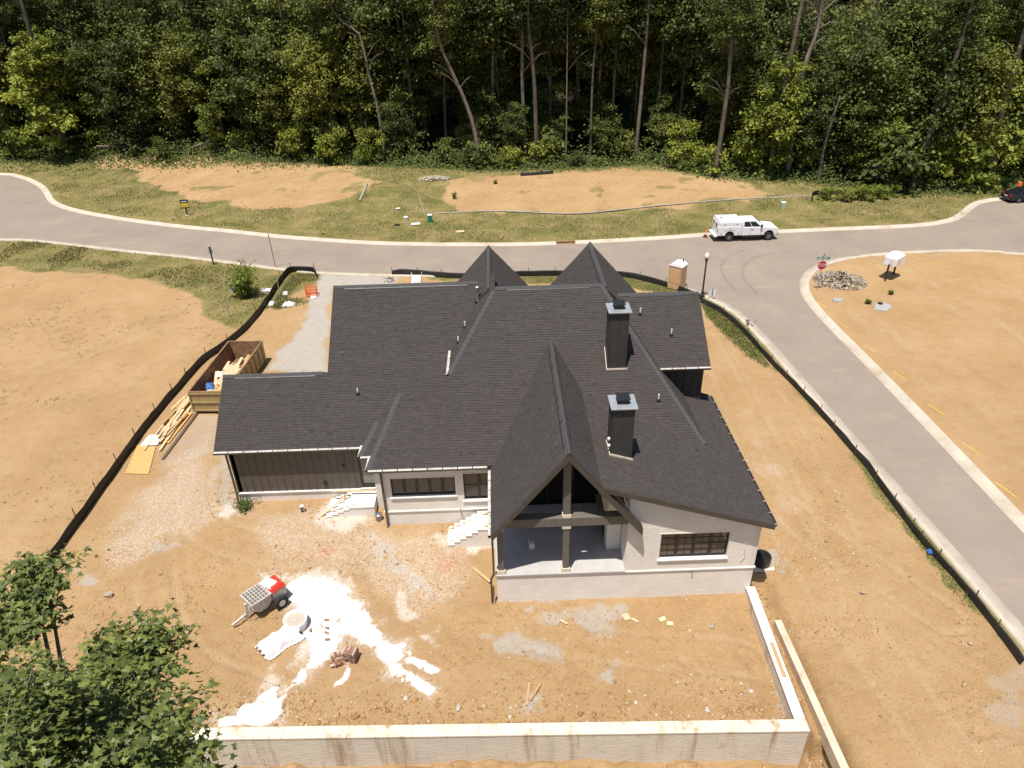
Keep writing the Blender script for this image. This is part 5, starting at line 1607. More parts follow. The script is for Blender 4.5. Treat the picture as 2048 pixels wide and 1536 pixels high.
MB().frustum([(0.10, -0.46, 0.902), (0.84, -0.46, 0.902), (0.84, 0.46, 0.902), (0.10, 0.46, 0.902)], [(0.2, -0.34, 1.12), (0.74, -0.34, 1.12), (0.74, 0.34, 1.12), (0.2, 0.34, 1.12)]).build("engine_cover", M['mixer_red'], mx, bevel=0.03)
crumple("bag_over_cover", "x", "x", (0.34, 0.12, 1.06), 0.5, 0.75, 0.18, M['film'], 9, 0.2)
bpy.data.objects["bag_over_cover"].parent = mx
for k in ("label", "category"): del bpy.data.objects["bag_over_cover"][k]
bpy.data.objects["bag_over_cover"].name = "plastic_cover"
for sy in (-0.62, 0.62):
    w = MB().lathe([(0.16, -0.09), (0.30, -0.095), (0.34, -0.05), (0.34, 0.05), (0.30, 0.095), (0.16, 0.09)], 18, (0.35, sy, 0.34), Matrix.Rotation(R(90), 3, 'X')).build("wheel", M['tyre'], mx, smooth=False)
    w.name = "wheel"
    MB().lathe([(0.05, -0.10), (0.16, -0.098), (0.16, 0.098), (0.05, 0.10)], 14, (0.35, sy, 0.34), Matrix.Rotation(R(90), 3, 'X')).build("rim", M['mixer'], w)
MB().tube([(0.35, -0.6, 0.34), (0.35, 0.6, 0.34)], 0.035, 8).build("axle", M['mixer'], mx)
MB().bar((-0.2, 0, 0.42), (-1.75, 0, 0.22), 0.09, 0.09).build("tow_bar", M['mixer'], mx)
MB().bar((-0.95, 0, 0.9), (-1.05, 0, 0.0), 0.10, 0.10).build("drum_stand", M['mixer'], mx)
MB().bar((-0.95, -0.35, 1.0), (-1.02, -0.35, 0.55), 0.05, 0.05).build("dump_handle", M['mixer'], mx)

# ---- water tub and the sheeted mortar bags
tb = thing("mortar_tub", "round white mortar tub half wrapped in plastic beside the mixer", "tub", (-9.42, 21.5, -0.85))
MB().lathe([(0.44, 0.0), (0.52, 0.5), (0.50, 0.52), (0.47, 0.5), (0.46, 0.40)], 22).build("drum_wall", M['film'], tb, smooth=True)
MB().lathe([(0.46, 0.40), (0.3, 0.405)], 22).build("grey_water", M['slurry'], tb)
MB().box(-0.1, 0.06, -0.08, 0.03, 0.41, 0.43).build("floating_scrap", M['mixer'], tb)
# draped sheet over a row of bags
A = Vector((-10.55, 20.05, 0)); B = Vector((-9.35, 21.15, 0)); dd = (B - A); LL = dd.length; dd.normalize(); sn = Vector((-dd.y, dd.x, 0))
V = []; F = []; NI, NJ = 70, 34
for i in range(NI):
    for j in range(NJ):
        u = i / (NI - 1); v = j / (NJ - 1) - 0.5
        hgt = 0.42 * max(0, 1 - (abs(v) / 0.46) ** 6) * (0.72 + 0.22 * math.sin(u * 3.0) + 0.1 * math.sin(u * 17 + 3 * v)) * min(1, 0.2 + u * 12) + 0.035 * abs(math.sin(u * 31 + 5 * math.sin(v * 9))) * abs(v) * 2 + 0.05 * float(vnoise(np.array([u * 14 + 3.1]), np.array([v * 9 + 2.7]))[0]) + 0.03 * abs(math.sin(u * 9 - v * 14 + 2 * math.sin(u * 5)))
        p = A + dd * (u * LL * 1.02 + 0.06 * math.sin(v * 23)) + sn * (v * (1.05 + 0.10 * math.sin(u * 9)))
        V.append((p.x, p.y, -0.84 + max(0.005, hgt)))
for i in range(NI - 1):
    for j in range(NJ - 1):
        F.append((i * NJ + j, (i + 1) * NJ + j, (i + 1) * NJ + j + 1, i * NJ + j + 1))
cx_ = A + dd * LL / 2
mb = MB(); mb.add([(x - cx_.x, y - cx_.y, z + 0.85) for x, y, z in V], F)
o = mb.build("plastic_sheet", M['film'], None, smooth=True, fix=False); o.location = (cx_.x, cx_.y, -0.85)
sd = o.modifiers.new("thickness", 'SOLIDIFY'); sd.thickness = 0.012
tag(o, "wrinkled white plastic sheet draped over a long low stack", "plastic sheet")

# ---- brick cube and loose bricks
bc = thing("brick_stack", "strapped cube of red and white bricks beside the spilled mortar", "brick stack", (-6.72, 19.72, -0.87), R(-14))
bmesh_brick = [MB().box(-0.1, 0.1, -0.046, 0.046, -0.03, 0.03) for _ in range(3)]
BM = []
for k, s in enumerate((0.15, 0.5, 0.95)):
    q = MB(); q.box(-0.098, 0.098, -0.045, 0.045, -0.029, 0.029); q.shade = [s] * len(q.f); q.shade[0] += 0.002
    BM.append(q.mesh("brick", M['brick_red']))
for i in range(9):
    for j in range(2):
        for k in range(6):
            if k < 5 and 0 < i < 8 and j == 1 and False: continue
            o = bpy.data.objects.new("brick", rnd.choice(BM)); COL.objects.link(o); o.parent = bc
            o.location = (-0.26 + i * 0.065, -0.15 + j * 0.2, 0.05 + k * 0.094)
            o.rotation_euler = (R(90), rnd.gauss(0, 0.015), R(90))
for z in (0.2, 0.45):
    st = MB()
    for a, b in (((-0.31, -0.27, z), (0.31, -0.27, z)), ((0.31, -0.27, z), (0.31, 0.17, z)), ((-0.31, 0.17, z), (0.31, 0.17, z)), ((-0.31, -0.27, z), (-0.31, 0.17, z))): st.bar(a, b, 0.006, 0.02)
    st.build("strap", M['black'], bc)
for i in range(26):
    x = -7.33 + rnd.gauss(0, 0.2); y = 19.62 + rnd.gauss(0, 0.2)
    if i > 18: x, y = -8.2 + rnd.uniform(-0.6, 0.6), 21.4 + rnd.uniform(-0.8, 0.8)
    o = bpy.data.objects.new("loose_brick", rnd.choice(BM)); COL.objects.link(o)
    o.location = (x, y, -0.80 + 0.035 * (i % 3) * (i <= 18)); o.rotation_euler = (rnd.gauss(0, 0.25), rnd.gauss(0, 0.25), rnd.uniform(0, 6.3))
    if i <= 18: tag(o, "broken brick tipped out at the left of the brick cube", "brick", "bricks spilled from the cube")
    else: tag(o, "single brick lying on the poured white mortar", "brick", "bricks on the mortar spill")

# ---- loose boards and litter in the yard
board("plank", "short pine plank on the dirt at the left of the porch", None, "plank", (-1.75, 24.3, -0.55), (-0.95, 23.45, -0.62), 0.12, 0.04)
board("plank", "pine plank leaning on the porch base below the downpipe", None, "plank", (-0.78, 22.3, -0.85), (-0.78, 22.5, 0.1), 0.1, 0.03, up=(0, 1, 0))
board("plank", "thin pine plank lying on the gravel near the front wall", None, "plank", (0.45, 17.2, -0.82), (0.62, 18.2, -0.80), 0.09, 0.04)
board("plank", "second thin plank crossing the gravel beside the front wall", None, "plank", (0.60, 17.4, -0.78), (1.05, 18.1, -0.78), 0.08, 0.04)
board("plank", "pine plank resting on top of the side garden wall", None, "plank", (10.66, 19.35, -0.41), (10.62, 17.7, -0.41), 0.14, 0.04, shade=0.1)
board("plank", "pine plank at the right edge of the bare side yard", None, "plank", (16.9, 15.45, -0.1), (18.4, 15.6, -0.08), 0.14, 0.05)
board("plank", "second plank pointing down at the right edge of the side yard", None, "plank", (17.25, 14.95, -0.1), (17.3, 13.9, -0.1), 0.14, 0.05)
for (x, y, w, h, a_, lb) in ((6.55, 21.1, 0.28, 0.2, 0.3, "pale yellow paper scrap on the dirt below the wing window"), (6.82, 20.85, 0.26, 0.2, -0.2, "second pale yellow scrap touching the first")):
    mb = MB(); mb.prism([(-w / 2, -h / 2, 0), (w / 2, -h / 2, 0.02), (w / 2, h / 2, 0.03), (-w / 2, h / 2, 0)], (0, 0, 0.006))
    o = mb.build("paper_scrap", simple("pale_yellow_paper", (0.72, 0.66, 0.36), 0.8, 0.05), None); o.location = (x, y, gz1(x, y) + 0.03); o.rotation_euler = (0, 0, a_); tag(o, lb, "paper")
for (x, y, w, h, a_, lb) in ((5.0, 21.3, 0.3, 0.32, 0.2, "flat tan wood scrap on the grey gravel patch"), (5.35, 21.1, 0.32, 0.12, -0.6, "small tan wood offcut at the edge of the gravel patch"), (2.25, 21.15, 0.36, 0.09, -0.6, "thin wood offcut at the left end of the gravel patch")):
    mb = MB(); mb.box(-w / 2, w / 2, -h / 2, h / 2, 0, 0.03)
    o = mb.build("wood_scrap", M['wrap'], None); o.location = (x, y, gz1(x, y) + 0.02); o.rotation_euler = (0.05, 0.03, a_); tag(o, lb, "wood scrap")
# concrete block
cb = thing("concrete_block", "single grey concrete block standing on the dirt by the garage", "concrete block", (-10.5, 28.1, 0.0), 0.2)
MB().box(-0.1, 0.1, -0.1, 0.1, 0.0, 0.39).build("block_body", M['concrete'], cb, bevel=0.01)
for z in (0.05, 0.215):
    MB().box(-0.07, 0.07, -0.104, -0.1005, z, z + 0.13).build("block_hole", M['black'], cb)
# paint can by the downpipe
pc = thing("paint_bucket", "white paint bucket standing by the kitchen corner downpipe", "bucket", (-6.5, 27.3, -0.08))
MB().lathe([(0.15, 0), (0.17, 0.36), (0.18, 0.37), (0.18, 0.42), (0.02, 0.43)], 18).build("bucket_body", M['steel'], pc, smooth=True)
MB().tube([(0.18 * math.cos(a), 0.05, 0.3 + 0.16 * math.sin(a)) for a in np.linspace(0, math.pi, 9)], 0.006, 5).build("handle", M['steel'], pc)
# bucket on the porch
pb_ = thing("plastic_jug", "small white plastic bucket on the shaded porch floor", "bucket", (1.02, 24.0, FL + 0.03))
MB().frustum([(-0.12, -0.1, 0), (0.12, -0.1, 0), (0.12, 0.1, 0), (-0.12, 0.1, 0)], [(-0.14, -0.12, 0.3), (0.14, -0.12, 0.3), (0.14, 0.12, 0.3), (-0.14, 0.12, 0.3)]).build("bucket_body", M['film'], pb_, bevel=0.02)
MB().tube([(-0.13, 0, 0.28), (-0.16, 0, 0.42), (-0.1, 0, 0.5)], 0.01, 5).build("handle", M['pvc'], pb_)
# air conditioner
ac = thing("heat_pump", "round black condenser unit on gravel at the right house wall", "condenser", (11.8, 24.05, -0.68))
MB().lathe([(0.40, 0.03), (0.42, 0.06), (0.42, 0.47), (0.38, 0.51), (0.05, 0.54)], 26).build("casing", M['black'], ac, smooth=False)
MB().box(-0.5, 0.5, -0.5, 0.5, -0.05, 0.029).build("pad", M['concrete'], ac)
fn = MB()
for k in range(10):
    a = k * math.pi / 10; fn.bar((-0.36 * math.cos(a), -0.36 * math.sin(a), 0.55), (0.36 * math.cos(a), 0.36 * math.sin(a), 0.55), 0.012, 0.012)
fn.build("fan_guard", M['black'], ac)

# ---- stones and clods
def stone_mesh(rr, k):
    bm = bmesh.new(); bmesh.ops.create_icosphere(bm, subdivisions=1, radius=1.0)
    ax = [Vector((rr.gauss(0, 1), rr.gauss(0, 1), rr.gauss(0, 1))).normalized() for _ in range(4)]
    for v in bm.verts:
        v.co *= rr.uniform(0.75, 1.2)
        for a_ in ax:                       # knock flat faces into it
            dd_ = v.co.dot(a_) - 0.45
            if dd_ > 0: v.co -= a_ * dd_
        v.co.z *= 0.6
    V = np.array([v.co[:] for v in bm.verts]); F = np.array([[x.index for x in f.verts] for f in bm.faces]); bm.free()
    return V, F


def scatter_stones(name, pts, sizes, shades, mat, kind="stuff", label=None):
    rr = random.Random(5); protos = [stone_mesh(rr, k) for k in range(6)]
    VV = []; FF = []; SS = []; b = 0
    for (x, y, z), s, sh in zip(pts, sizes, shades):
        V, F = protos[rr.randrange(6)]
        a = rr.uniform(0, 6.28); ca, sa = math.cos(a), math.sin(a)
        W = V * np.array([s * rr.uniform(0.7, 1.4), s, s]); W = np.column_stack([W[:, 0] * ca - W[:, 1] * sa + x, W[:, 0] * sa + W[:, 1] * ca + y, W[:, 2] + z])
        VV.append(W); FF.append(F + b); SS += [sh] * len(F); b += len(V)
    me = np_mesh(name, np.vstack(VV), np.vstack(FF).ravel(), 3, mat, SS)
    o = link_mesh(name, me); tag(o, label, kind=kind)
    return o


def ground_at(x, y):
    i = np.clip(np.searchsorted(gx, x) - 1, 0, nx - 2); j = np.clip(np.searchsorted(gy, y) - 1, 0, ny - 2)
    fx = (x - gx[i]) / (gx[i + 1] - gx[i]); fy = (y - gy[j]) / (gy[j + 1] - gy[j])
    Zg = Z.reshape(ny, nx)
    return (Zg[j, i] * (1 - fx) + Zg[j, i + 1] * fx) * (1 - fy) + (Zg[j + 1, i] * (1 - fx) + Zg[j + 1, i + 1] * fx) * fy


def mask_at(m, x, y):
    return m[(min(ny - 1, int(np.searchsorted(gy, y)))) * nx + min(nx - 1, int(np.searchsorted(gx, x)))]


pts = []; sz = []; shd = []
def blocked(x, y):
    return (-14.1 < x < -6.6 and y > 29) or (-6.7 < x < -0.7 and y > 26.9) or (-0.7 < x < 10.9 and y > 22.3) or (10.6 < x < 11.2 and y > 15.4) or (15.6 < y + 0.0268 * x < 16.3 and x < 11)
rs = np.random.RandomState(9)
n_try = 70000
xs = rs.uniform(-22, 19.2, n_try); ys = rs.uniform(14.2, 33, n_try)
dens = sstep(0.46, 0.62, fbm(xs * 0.55 + 3, ys * 0.55 + 8, 4)); nearwall = np.exp(-((ys + 0.0268 * xs - 16.9) / 1.0) ** 2) * (xs < 10.6) + np.exp(-((xs - 11.4) / 0.4) ** 2) * (ys < 23)
for x, y, d_, nw in zip(xs, ys, dens, nearwall):
    if rnd.random() > 0.07 + 0.45 * d_ + 0.75 * nw or blocked(x, y): continue
    if mask_at(white, x, y) > 0.25: continue
    s = min(0.17, 0.018 + rnd.expovariate(1 / (0.015 + 0.014 * nw)))
    pts.append((x, y, float(ground_at(x, y)) + s * 0.05)); sz.append(s)
    shd.append(0.98 if rnd.random() < 0.07 else rnd.uniform(0.0, 0.85))
scatter_stones("clods", pts, sz, shd, M['clod'], label="loose dirt clods and stones")
for (x, y, s, lb) in ((15.38, 21.5, 0.2, "single pale rock in the bare side yard"), (18.3, 18.6, 0.13, "pale stone near the lower end of the kerb fence"), (-2.2, 17.2, 0.2, "whitish stone lying near the front garden wall"), (8.6, 20.6, 0.2, "flat grey rock inside the corner of the side wall"), (-18.6, 23.6, 0.28, "flat grey stone near the lower left fence")):
    rr = random.Random(int(x * 7)); V, F = stone_mesh(rr, 0); mb = MB(); mb.add([tuple(p * s) for p in V], [tuple(f) for f in F]); mb.shade = [rr.uniform(0.6, 1) for _ in mb.f]
    o = mb.build("rock", M['stone'], None); o.location = (x, y, float(ground_at(x, y)) + 0.3 * s); tag(o, lb, "rock")
# heap of broken stone at the corner lot, far rock pile
hp = thing("stone_heap", "heap of broken grey stone beside the stop sign", "stone heap", (28.7, 55.2, 0.0))
pts = []; sz = []; shd = []
for i in range(1500):
    r_ = 1.0 * math.sqrt(rnd.random()); a = rnd.uniform(0, 6.28)
    x, y = 2.15 * r_ * math.cos(a), 2.0 * r_ * math.sin(a); h = 0.85 * (1 - r_) ** 1.2 * (0.6 + 0.6 * vnoise(np.array([x * 1.3 + 9]), np.array([y * 1.3 + 4]))[0])
    s = rnd.choice((0.03, 0.03, 0.04, 0.05, 0.07, 0.09, 0.13, 0.2)) * rnd.uniform(0.7, 1.2); pts.append((x, y, h + 0.02)); sz.append(s); shd.append(rnd.random())
o = scatter_stones("broken_stones", pts, sz, shd, M['stone']); o.parent = hp
hp = thing("rock_pile", "low pile of pale rocks in the grass between the two dirt pads", "rock pile", (-7.8, 89.0, 0.7))
pts = []; sz = []; shd = []
for i in range(220):
    r_ = math.sqrt(rnd.random()); a = rnd.uniform(0, 6.28)
    pts.append((1.9 * r_ * math.cos(a), 0.9 * r_ * math.sin(a), 0.1 + 0.35 * (1 - r_))); sz.append(rnd.uniform(0.1, 0.26)); shd.append(rnd.uniform(0.5, 1))
o = scatter_stones("pale_rocks", pts, sz, shd, M['stone']); o.parent = hp
for (x, y, w, d_, a_, lb) in ((26.8, 51.4, 0.42, 0.3, 0.2, "small grey slab on the dirt below the stop sign"), (29.4, 49.5, 0.55, 0.35, -0.2, "grey broken slab by the valve pit on the corner lot")):
    mb = MB(); mb.prism([(-w, -d_, 0), (w * 0.8, -d_ * 0.9, 0), (w, d_ * 0.7, 0), (-w * 0.6, d_, 0)], (0, 0, 0.08))
    o = mb.build("stone_slab", M['slab'], None, bevel=0.01); o.location = (x, y, gz1(x, y)); o.rotation_euler = (0.03, 0.02, a_); tag(o, lb, "slab")
vp = thing("valve_pit", "round grey valve cover with a black lid on the corner lot", "valve cover", (29.9, 50.1, 0.0))
MB().lathe([(0.6, -0.02), (0.56, 0.04), (0.3, 0.05)], 18).build("ring", M['slab'], vp)
MB().lathe([(0.2, 0.06), (0.19, 0.12), (0.03, 0.125)], 14, (-0.1, 0.3, 0)).build("lid", M['black'], vp)
MB().bar((0.25, 0.35, 0.05), (0.22, 0.4, 0.55), 0.03, 0.03).build("marker", M['pvc'], vp)

# ---- big white bag, orange tub, scraps along the drive
bg = thing("builders_bag", "white builder's bag with loops standing behind the garage ridge", "builder's bag", (-7.15, 56.75, 0.0))
V = []; F = []; NB = 16
for k, (r_, z) in enumerate(((0.44, 0), (0.5, 0.3), (0.46, 0.65), (0.40, 0.95), (0.36, 0.98), (0.2, 0.92))):
    for i in range(NB):
        a = 2 * math.pi * i / NB; q = 1 / max(abs(math.cos(a)), abs(math.sin(a))) ** 0.7
        V.append((r_ * q * math.cos(a) + rnd.uniform(-.02, .02), r_ * q * math.sin(a) + rnd.uniform(-.02, .02), z + (rnd.uniform(-.03, .03) if k else 0)))
for k in range(5):
    for i in range(NB): F.append((k * NB + i, k * NB + (i + 1) % NB, (k + 1) * NB + (i + 1) % NB, (k + 1) * NB + i))
F.append(tuple(range(5 * NB, 6 * NB)))
mb = MB(); mb.add(V, F); mb.build("sack", M['film'], bg, smooth=True)
for sx in (-1, 1):
    for sy in (-1, 1):
        MB().tube([(sx * 0.40, sy * 0.36, 0.9), (sx * 0.46, sy * 0.40, 1.25), (sx * 0.36, sy * 0.3, 1.0)], 0.02, 5).build("loop", M['film'], bg)
og = thing("orange_basket", "open orange plastic lattice basket at the edge of the drive", "basket", (-15.95, 55.7, 0.0), 0.1)
for i in range(9):
    x = -0.42 + i * 0.105
    MB().box(x, x + 0.035, -0.35, -0.32, 0, 0.75).build("slat", M['orange'], og)
    MB().box(x, x + 0.035, 0.32, 0.35, 0, 0.9).build("slat", M['orange'], og)
for y in (-0.2, 0.0, 0.2):
    MB().box(-0.45, -0.42, y, y + 0.035, 0, 0.85).build("slat", M['orange'], og); MB().box(0.45, 0.48, y, y + 0.035, 0, 0.8).build("slat", M['orange'], og)
rl = MB()
for z in (0.1, 0.4, 0.66):
    rl.box(-0.46, 0.49, -0.318, -0.30, z, z + 0.05); rl.box(-0.46, 0.49, 0.30, 0.318, z, z + 0.05)
rl.build("rails", M['orange'], og, kind="stuff")
crumple("plastic_scrap", "white plastic scrap lying in the basket's dirt below the shrub", "plastic scrap", (-15.7, 55.2, 0.05), 0.5, 0.4, 0.15, M['film'], 31)
crumple("plastic_scrap", "crumpled white plastic on the dirt inside the left fence", "plastic scrap", (-17.45, 53.9, 0.02), 1.0, 0.6, 0.3, M['film'], 32)
crumple("plastic_scrap", "small white plastic scrap against the left silt fence", "plastic scrap", (-18.95, 54.2, 0.02), 0.45, 0.6, 0.25, M['film'], 33)
crumple("plastic_scrap", "round white scrap in the grass just inside the left fence", "plastic scrap", (-18.3, 56.2, 0.02), 0.45, 0.4, 0.25, M['film'], 34)
crumple("plastic_scrap", "grey plastic scrap in the grass beside the green shrub", "plastic scrap", (-20.2, 57.2, 0.02), 0.9, 0.6, 0.15, M['film'], 35)
crumple("plastic_scrap", "small blue scrap caught on the right kerb fence", "plastic scrap", (19.35, 23.6, 0.1), 0.22, 0.25, 0.15, M['blue'], 36)
st_ = thing("wire_scrap", "tangle of dark wire at the end of the back silt fence", "wire", (-9.7, 58.2, 0.0))
for k in range(4):
    MB().tube([(rnd.uniform(-.5, .5), rnd.uniform(-.5, .5), rnd.uniform(0.02, 0.5)) for _ in range(5)], 0.02, 5).build("wire", M['black'], st_)


# ------------------------------------------------------------------ street things
def wheel(parent, x, y, r, w, name="wheel", rimmat='steel'):
    side = 1 if y > 0 else -1
    Mx = Matrix.Rotation(R(90), 3, 'X')
    o = MB().lathe([(r * 0.6, -w / 2), (r * 0.93, -w / 2), (r, -w * 0.32), (r, w * 0.32), (r * 0.93, w / 2), (r * 0.6, w / 2)], 24, (x, y, r), Mx).build(name, M['tyre'], parent)
    MB().lathe([(r * 0.1, -w * 0.5), (r * 0.55, -w * 0.46), (r * 0.6, -w * 0.3), (r * 0.6, w * 0.3), (r * 0.55, w * 0.46), (r * 0.1, w * 0.5)], 20, (x, y, r), Mx).build("rim", M[rimmat], o)
    sp = MB()
    for k in range(6):
        a = k * math.pi / 3
        sp.bar((x + r * 0.14 * math.cos(a), y + side * w * 0.5, r + r * 0.14 * math.sin(a)), (x + r * 0.5 * math.cos(a), y + side * w * 0.47, r + r * 0.5 * math.sin(a)), r * 0.13, 0.02, (0, 1, 0))
    sp.build("spokes", M['galv'], o, kind="stuff")
    return o


def arch_outline(pts, arches):
    """side outline (x, z) along the bottom gets semicircular wheel arches; bottom runs in +x"""
    out = []
    (xa, za), (xb, zb) = pts[0], pts[1]
    out.append((xa, za))
    for (cx, r) in arches:
        for k in range(11):
            a = math.pi - math.pi * k / 10
            out.append((cx + r * math.cos(a), za + (r * math.sin(a)) * 0.95))
    out += pts[1:]
    return out


# ---- white utility truck
tk = thing("utility_truck", "white pickup truck with a boxy service body parked on the road", "truck", (23.95, 66.55, 0.0), R(0.5))
hw = 0.97
ol = arch_outline([(-0.55, 0.55), (2.88, 0.55), (2.98, 0.75), (2.98, 1.05), (2.85, 1.22), (1.7, 1.36), (-0.55, 1.38)], [(2.1, 0.47)])
MB().prism([(x, -hw, z) for x, z in ol], (0, 2 * hw, 0)).build("cab_body", M['truck_white'], tk, bevel=0.05)
b0 = [(-0.52, -0.93, 1.37), (1.72, -0.93, 1.345), (1.72, 0.93, 1.345), (-0.52, 0.93, 1.37)]
t0 = [(-0.46, -0.76, 2.0), (0.78, -0.74, 1.99), (0.78, 0.74, 1.99), (-0.46, 0.76, 2.0)]
cabin = MB().frustum(b0, t0).build("cabin", M['truck_white'], tk, bevel=0.06)


def face_quad(b0, t0, i, u0, u1, v0, v1, off):
    """quad on side i of a frustum, in (u, v) of that face, pushed out by off"""
    j = (i + 1) % 4
    A, B, C_, D = Vector(b0[i]), Vector(b0[j]), Vector(t0[j]), Vector(t0[i])
    def P(u, v): return (A * (1 - u) + B * u) * (1 - v) + (D * (1 - u) + C_ * u) * v
    n = (B - A).cross(D - A).normalized() * off
    return [P(u0, v0) + n, P(u1, v0) + n, P(u1, v1) + n, P(u0, v1) + n]


for i, (u0, u1, v0, v1), nm in ((0, (0.06, 0.40, 0.08, 0.80), "side_window"), (0, (0.43, 0.80, 0.08, 0.80), "side_window"), (2, (0.6, 0.94, 0.08, 0.8), "side_window"), (2, (0.2, 0.57, 0.08, 0.8), "side_window"), (1, (0.06, 0.94, 0.06, 0.9), "windscreen"), (3, (0.1, 0.9, 0.2, 0.85), "rear_window")):
    mb = MB(); mb.add(face_quad(b0, t0, i, u0, u1, v0, v1, 0.012), [(0, 1, 2, 3)]); mb.build(nm, M['glass_dark'], cabin, fix=False)
for s in (-1, 1):
    dline = MB(); y = s * (hw + 0.004)
    dline.box(0.22, 0.235, min(y, y + s * 0.006), max(y, y + s * 0.006), 0.62, 1.34); dline.box(1.28, 1.295, min(y, y + s * 0.006), max(y, y + s * 0.006), 0.62, 1.34)
    dline.build("door_gap", M['frame'], tk)
    MB().box(0.32, 0.5, s * hw + (0.002 if s > 0 else -0.03), s * hw + (0.03 if s > 0 else -0.002), 1.15, 1.19).build("door_handle", M['black'], tk)
    MB().box(1.15, 1.35, s * 1.02 - 0.1 * (s < 0), s * 1.02 + 0.1 * (s > 0) + 0.001, 1.38, 1.62).build("mirror", M['black'], tk, bevel=0.02)
    MB().box(-0.5, 1.4, s * 0.98 - 0.05, s * 0.98 + 0.05, 0.40, 0.46).build("running_board", M['black'], tk)
    MB().box(2.80, 2.985, s * 0.72 - 0.18, s * 0.72 + 0.18, 0.92, 1.12).build("headlight", M['lens'], tk, bevel=0.02)
MB().box(2.96, 3.06, -0.9, 0.9, 0.48, 0.72).build("front_bumper", M['steel'], tk, bevel=0.03)
MB().box(2.97, 3.0, -0.5, 0.5, 0.8, 1.08).build("grille", M['black'], tk)
MB().box(1.55, 1.7, -0.7, 0.7, 1.36, 1.375).build("wiper_cowl", M['black'], tk)
# service body
ol = arch_outline([(-2.92, 0.62), (-0.6, 0.62), (-0.6, 1.52), (-2.92, 1.52)], [(-1.75, 0.45)])
sb = MB().prism([(x, -1.03, z) for x, z in ol], (0, 2.06, 0)).build("service_body", M['truck_white'], tk, bevel=0.02)
b1 = [(-2.88, -0.98, 1.525), (-0.5, -0.98, 1.525), (-0.5, 0.98, 1.525), (-2.88, 0.98, 1.525)]
t1 = [(-2.84, -0.86, 2.12), (-0.72, -0.86, 2.12), (-0.72, 0.86, 2.12), (-2.84, 0.86, 2.12)]
MB().frustum(b1, [(x, y, 1.9 if k < 4 else 2) for k, (x, y, z) in enumerate([(-2.86, -0.97, 0), (-0.52, -0.97, 0), (-0.52, 0.97, 0), (-2.86, 0.97, 0)])]).build("canopy_side", M['truck_white'], tk, bevel=0.015)
MB().frustum([(-2.86, -0.97, 1.905), (-0.52, -0.97, 1.905), (-0.52, 0.97, 1.905), (-2.86, 0.97, 1.905)], t1).build("canopy_roof", M['truck_white'], tk, bevel=0.04)
for s in (-1, 1):
    def pan(x0, x1, z0, z1, nm="compartment_door", lip=0.022, yb=1.03):
        y = s * yb
        return MB().box(x0, x1, min(y + s * 0.002, y + s * lip), max(y + s * 0.002, y + s * lip), z0, z1).build(nm, M['truck_white'], tk, bevel=0.008)
    for (x0, x1, z0, z1) in ((-2.88, -2.3, 0.66, 1.48), (-2.27, -1.23, 1.16, 1.48), (-1.2, -0.64, 0.66, 1.48)):
        pd = pan(x0, x1, z0, z1); xm = (x0 + x1) / 2; y = s * 1.054
        MB().box(xm - 0.06, xm + 0.06, min(y, y + s * 0.01), max(y, y + s * 0.01), z0 + 0.14, z0 + 0.2).build("latch", M['black'], pd)
    pd = pan(-2.8, -0.6, 1.58, 1.87, yb=0.98); y = s * 1.004
    for xm in (-2.3, -1.1):
        MB().box(xm - 0.05, xm + 0.05, min(y, y + s * 0.01), max(y, y + s * 0.01), 1.66, 1.74).build("latch", M['black'], pd)
    MB().box(-2.95, -2.925, s * 0.86 - 0.06, s * 0.86 + 0.06, 0.85, 1.2).build("tail_light", M['tail'], tk)
for s in (-0.45, 0.45):
    rd = MB().box(-2.95, -2.885, s - 0.42, s + 0.42, 0.8, 1.86).build("rear_door", M['truck_white'], tk, bevel=0.01)
    MB().box(-2.962, -2.951, s - 0.14, s + 0.14, 1.42, 1.72).build("pane", M['glass_dark'], rd)
MB().box(-3.22, -2.93, -1.0, 1.0, 0.50, 0.64).build("rear_bumper", M['truck_white'], tk, bevel=0.02)
MB().box(-2.9, 2.9, -0.45, 0.45, 0.34, 0.55).build("chassis", M['black'], tk)
MB().box(-2.6, -2.45, -0.3, -0.1, 2.12, 2.2).build("beacon", M['blue'], tk, bevel=0.02)
for x in (-1.75, 2.1):
    for y in (-0.86, 0.86): wheel(tk, x, y, 0.40, 0.26)


def text_mesh(body, size, mat, parent, M4, name="lettering"):
    cu = bpy.data.curves.new("lettering", 'FONT'); cu.body = body; cu.size = size; cu.align_x = 'CENTER'; cu.align_y = 'CENTER'; cu.extrude = 0.002
    tmp = bpy.data.objects.new("tmp_text", cu); COL.objects.link(tmp)
    dg = bpy.context.evaluated_depsgraph_get(); me = bpy.data.meshes.new_from_object(tmp.evaluated_get(dg))
    bpy.data.objects.remove(tmp)
    me.materials.clear(); me.materials.append(mat)
    o = bpy.data.objects.new(name, me); COL.objects.link(o); o.parent = parent; o.matrix_local = M4
    return o


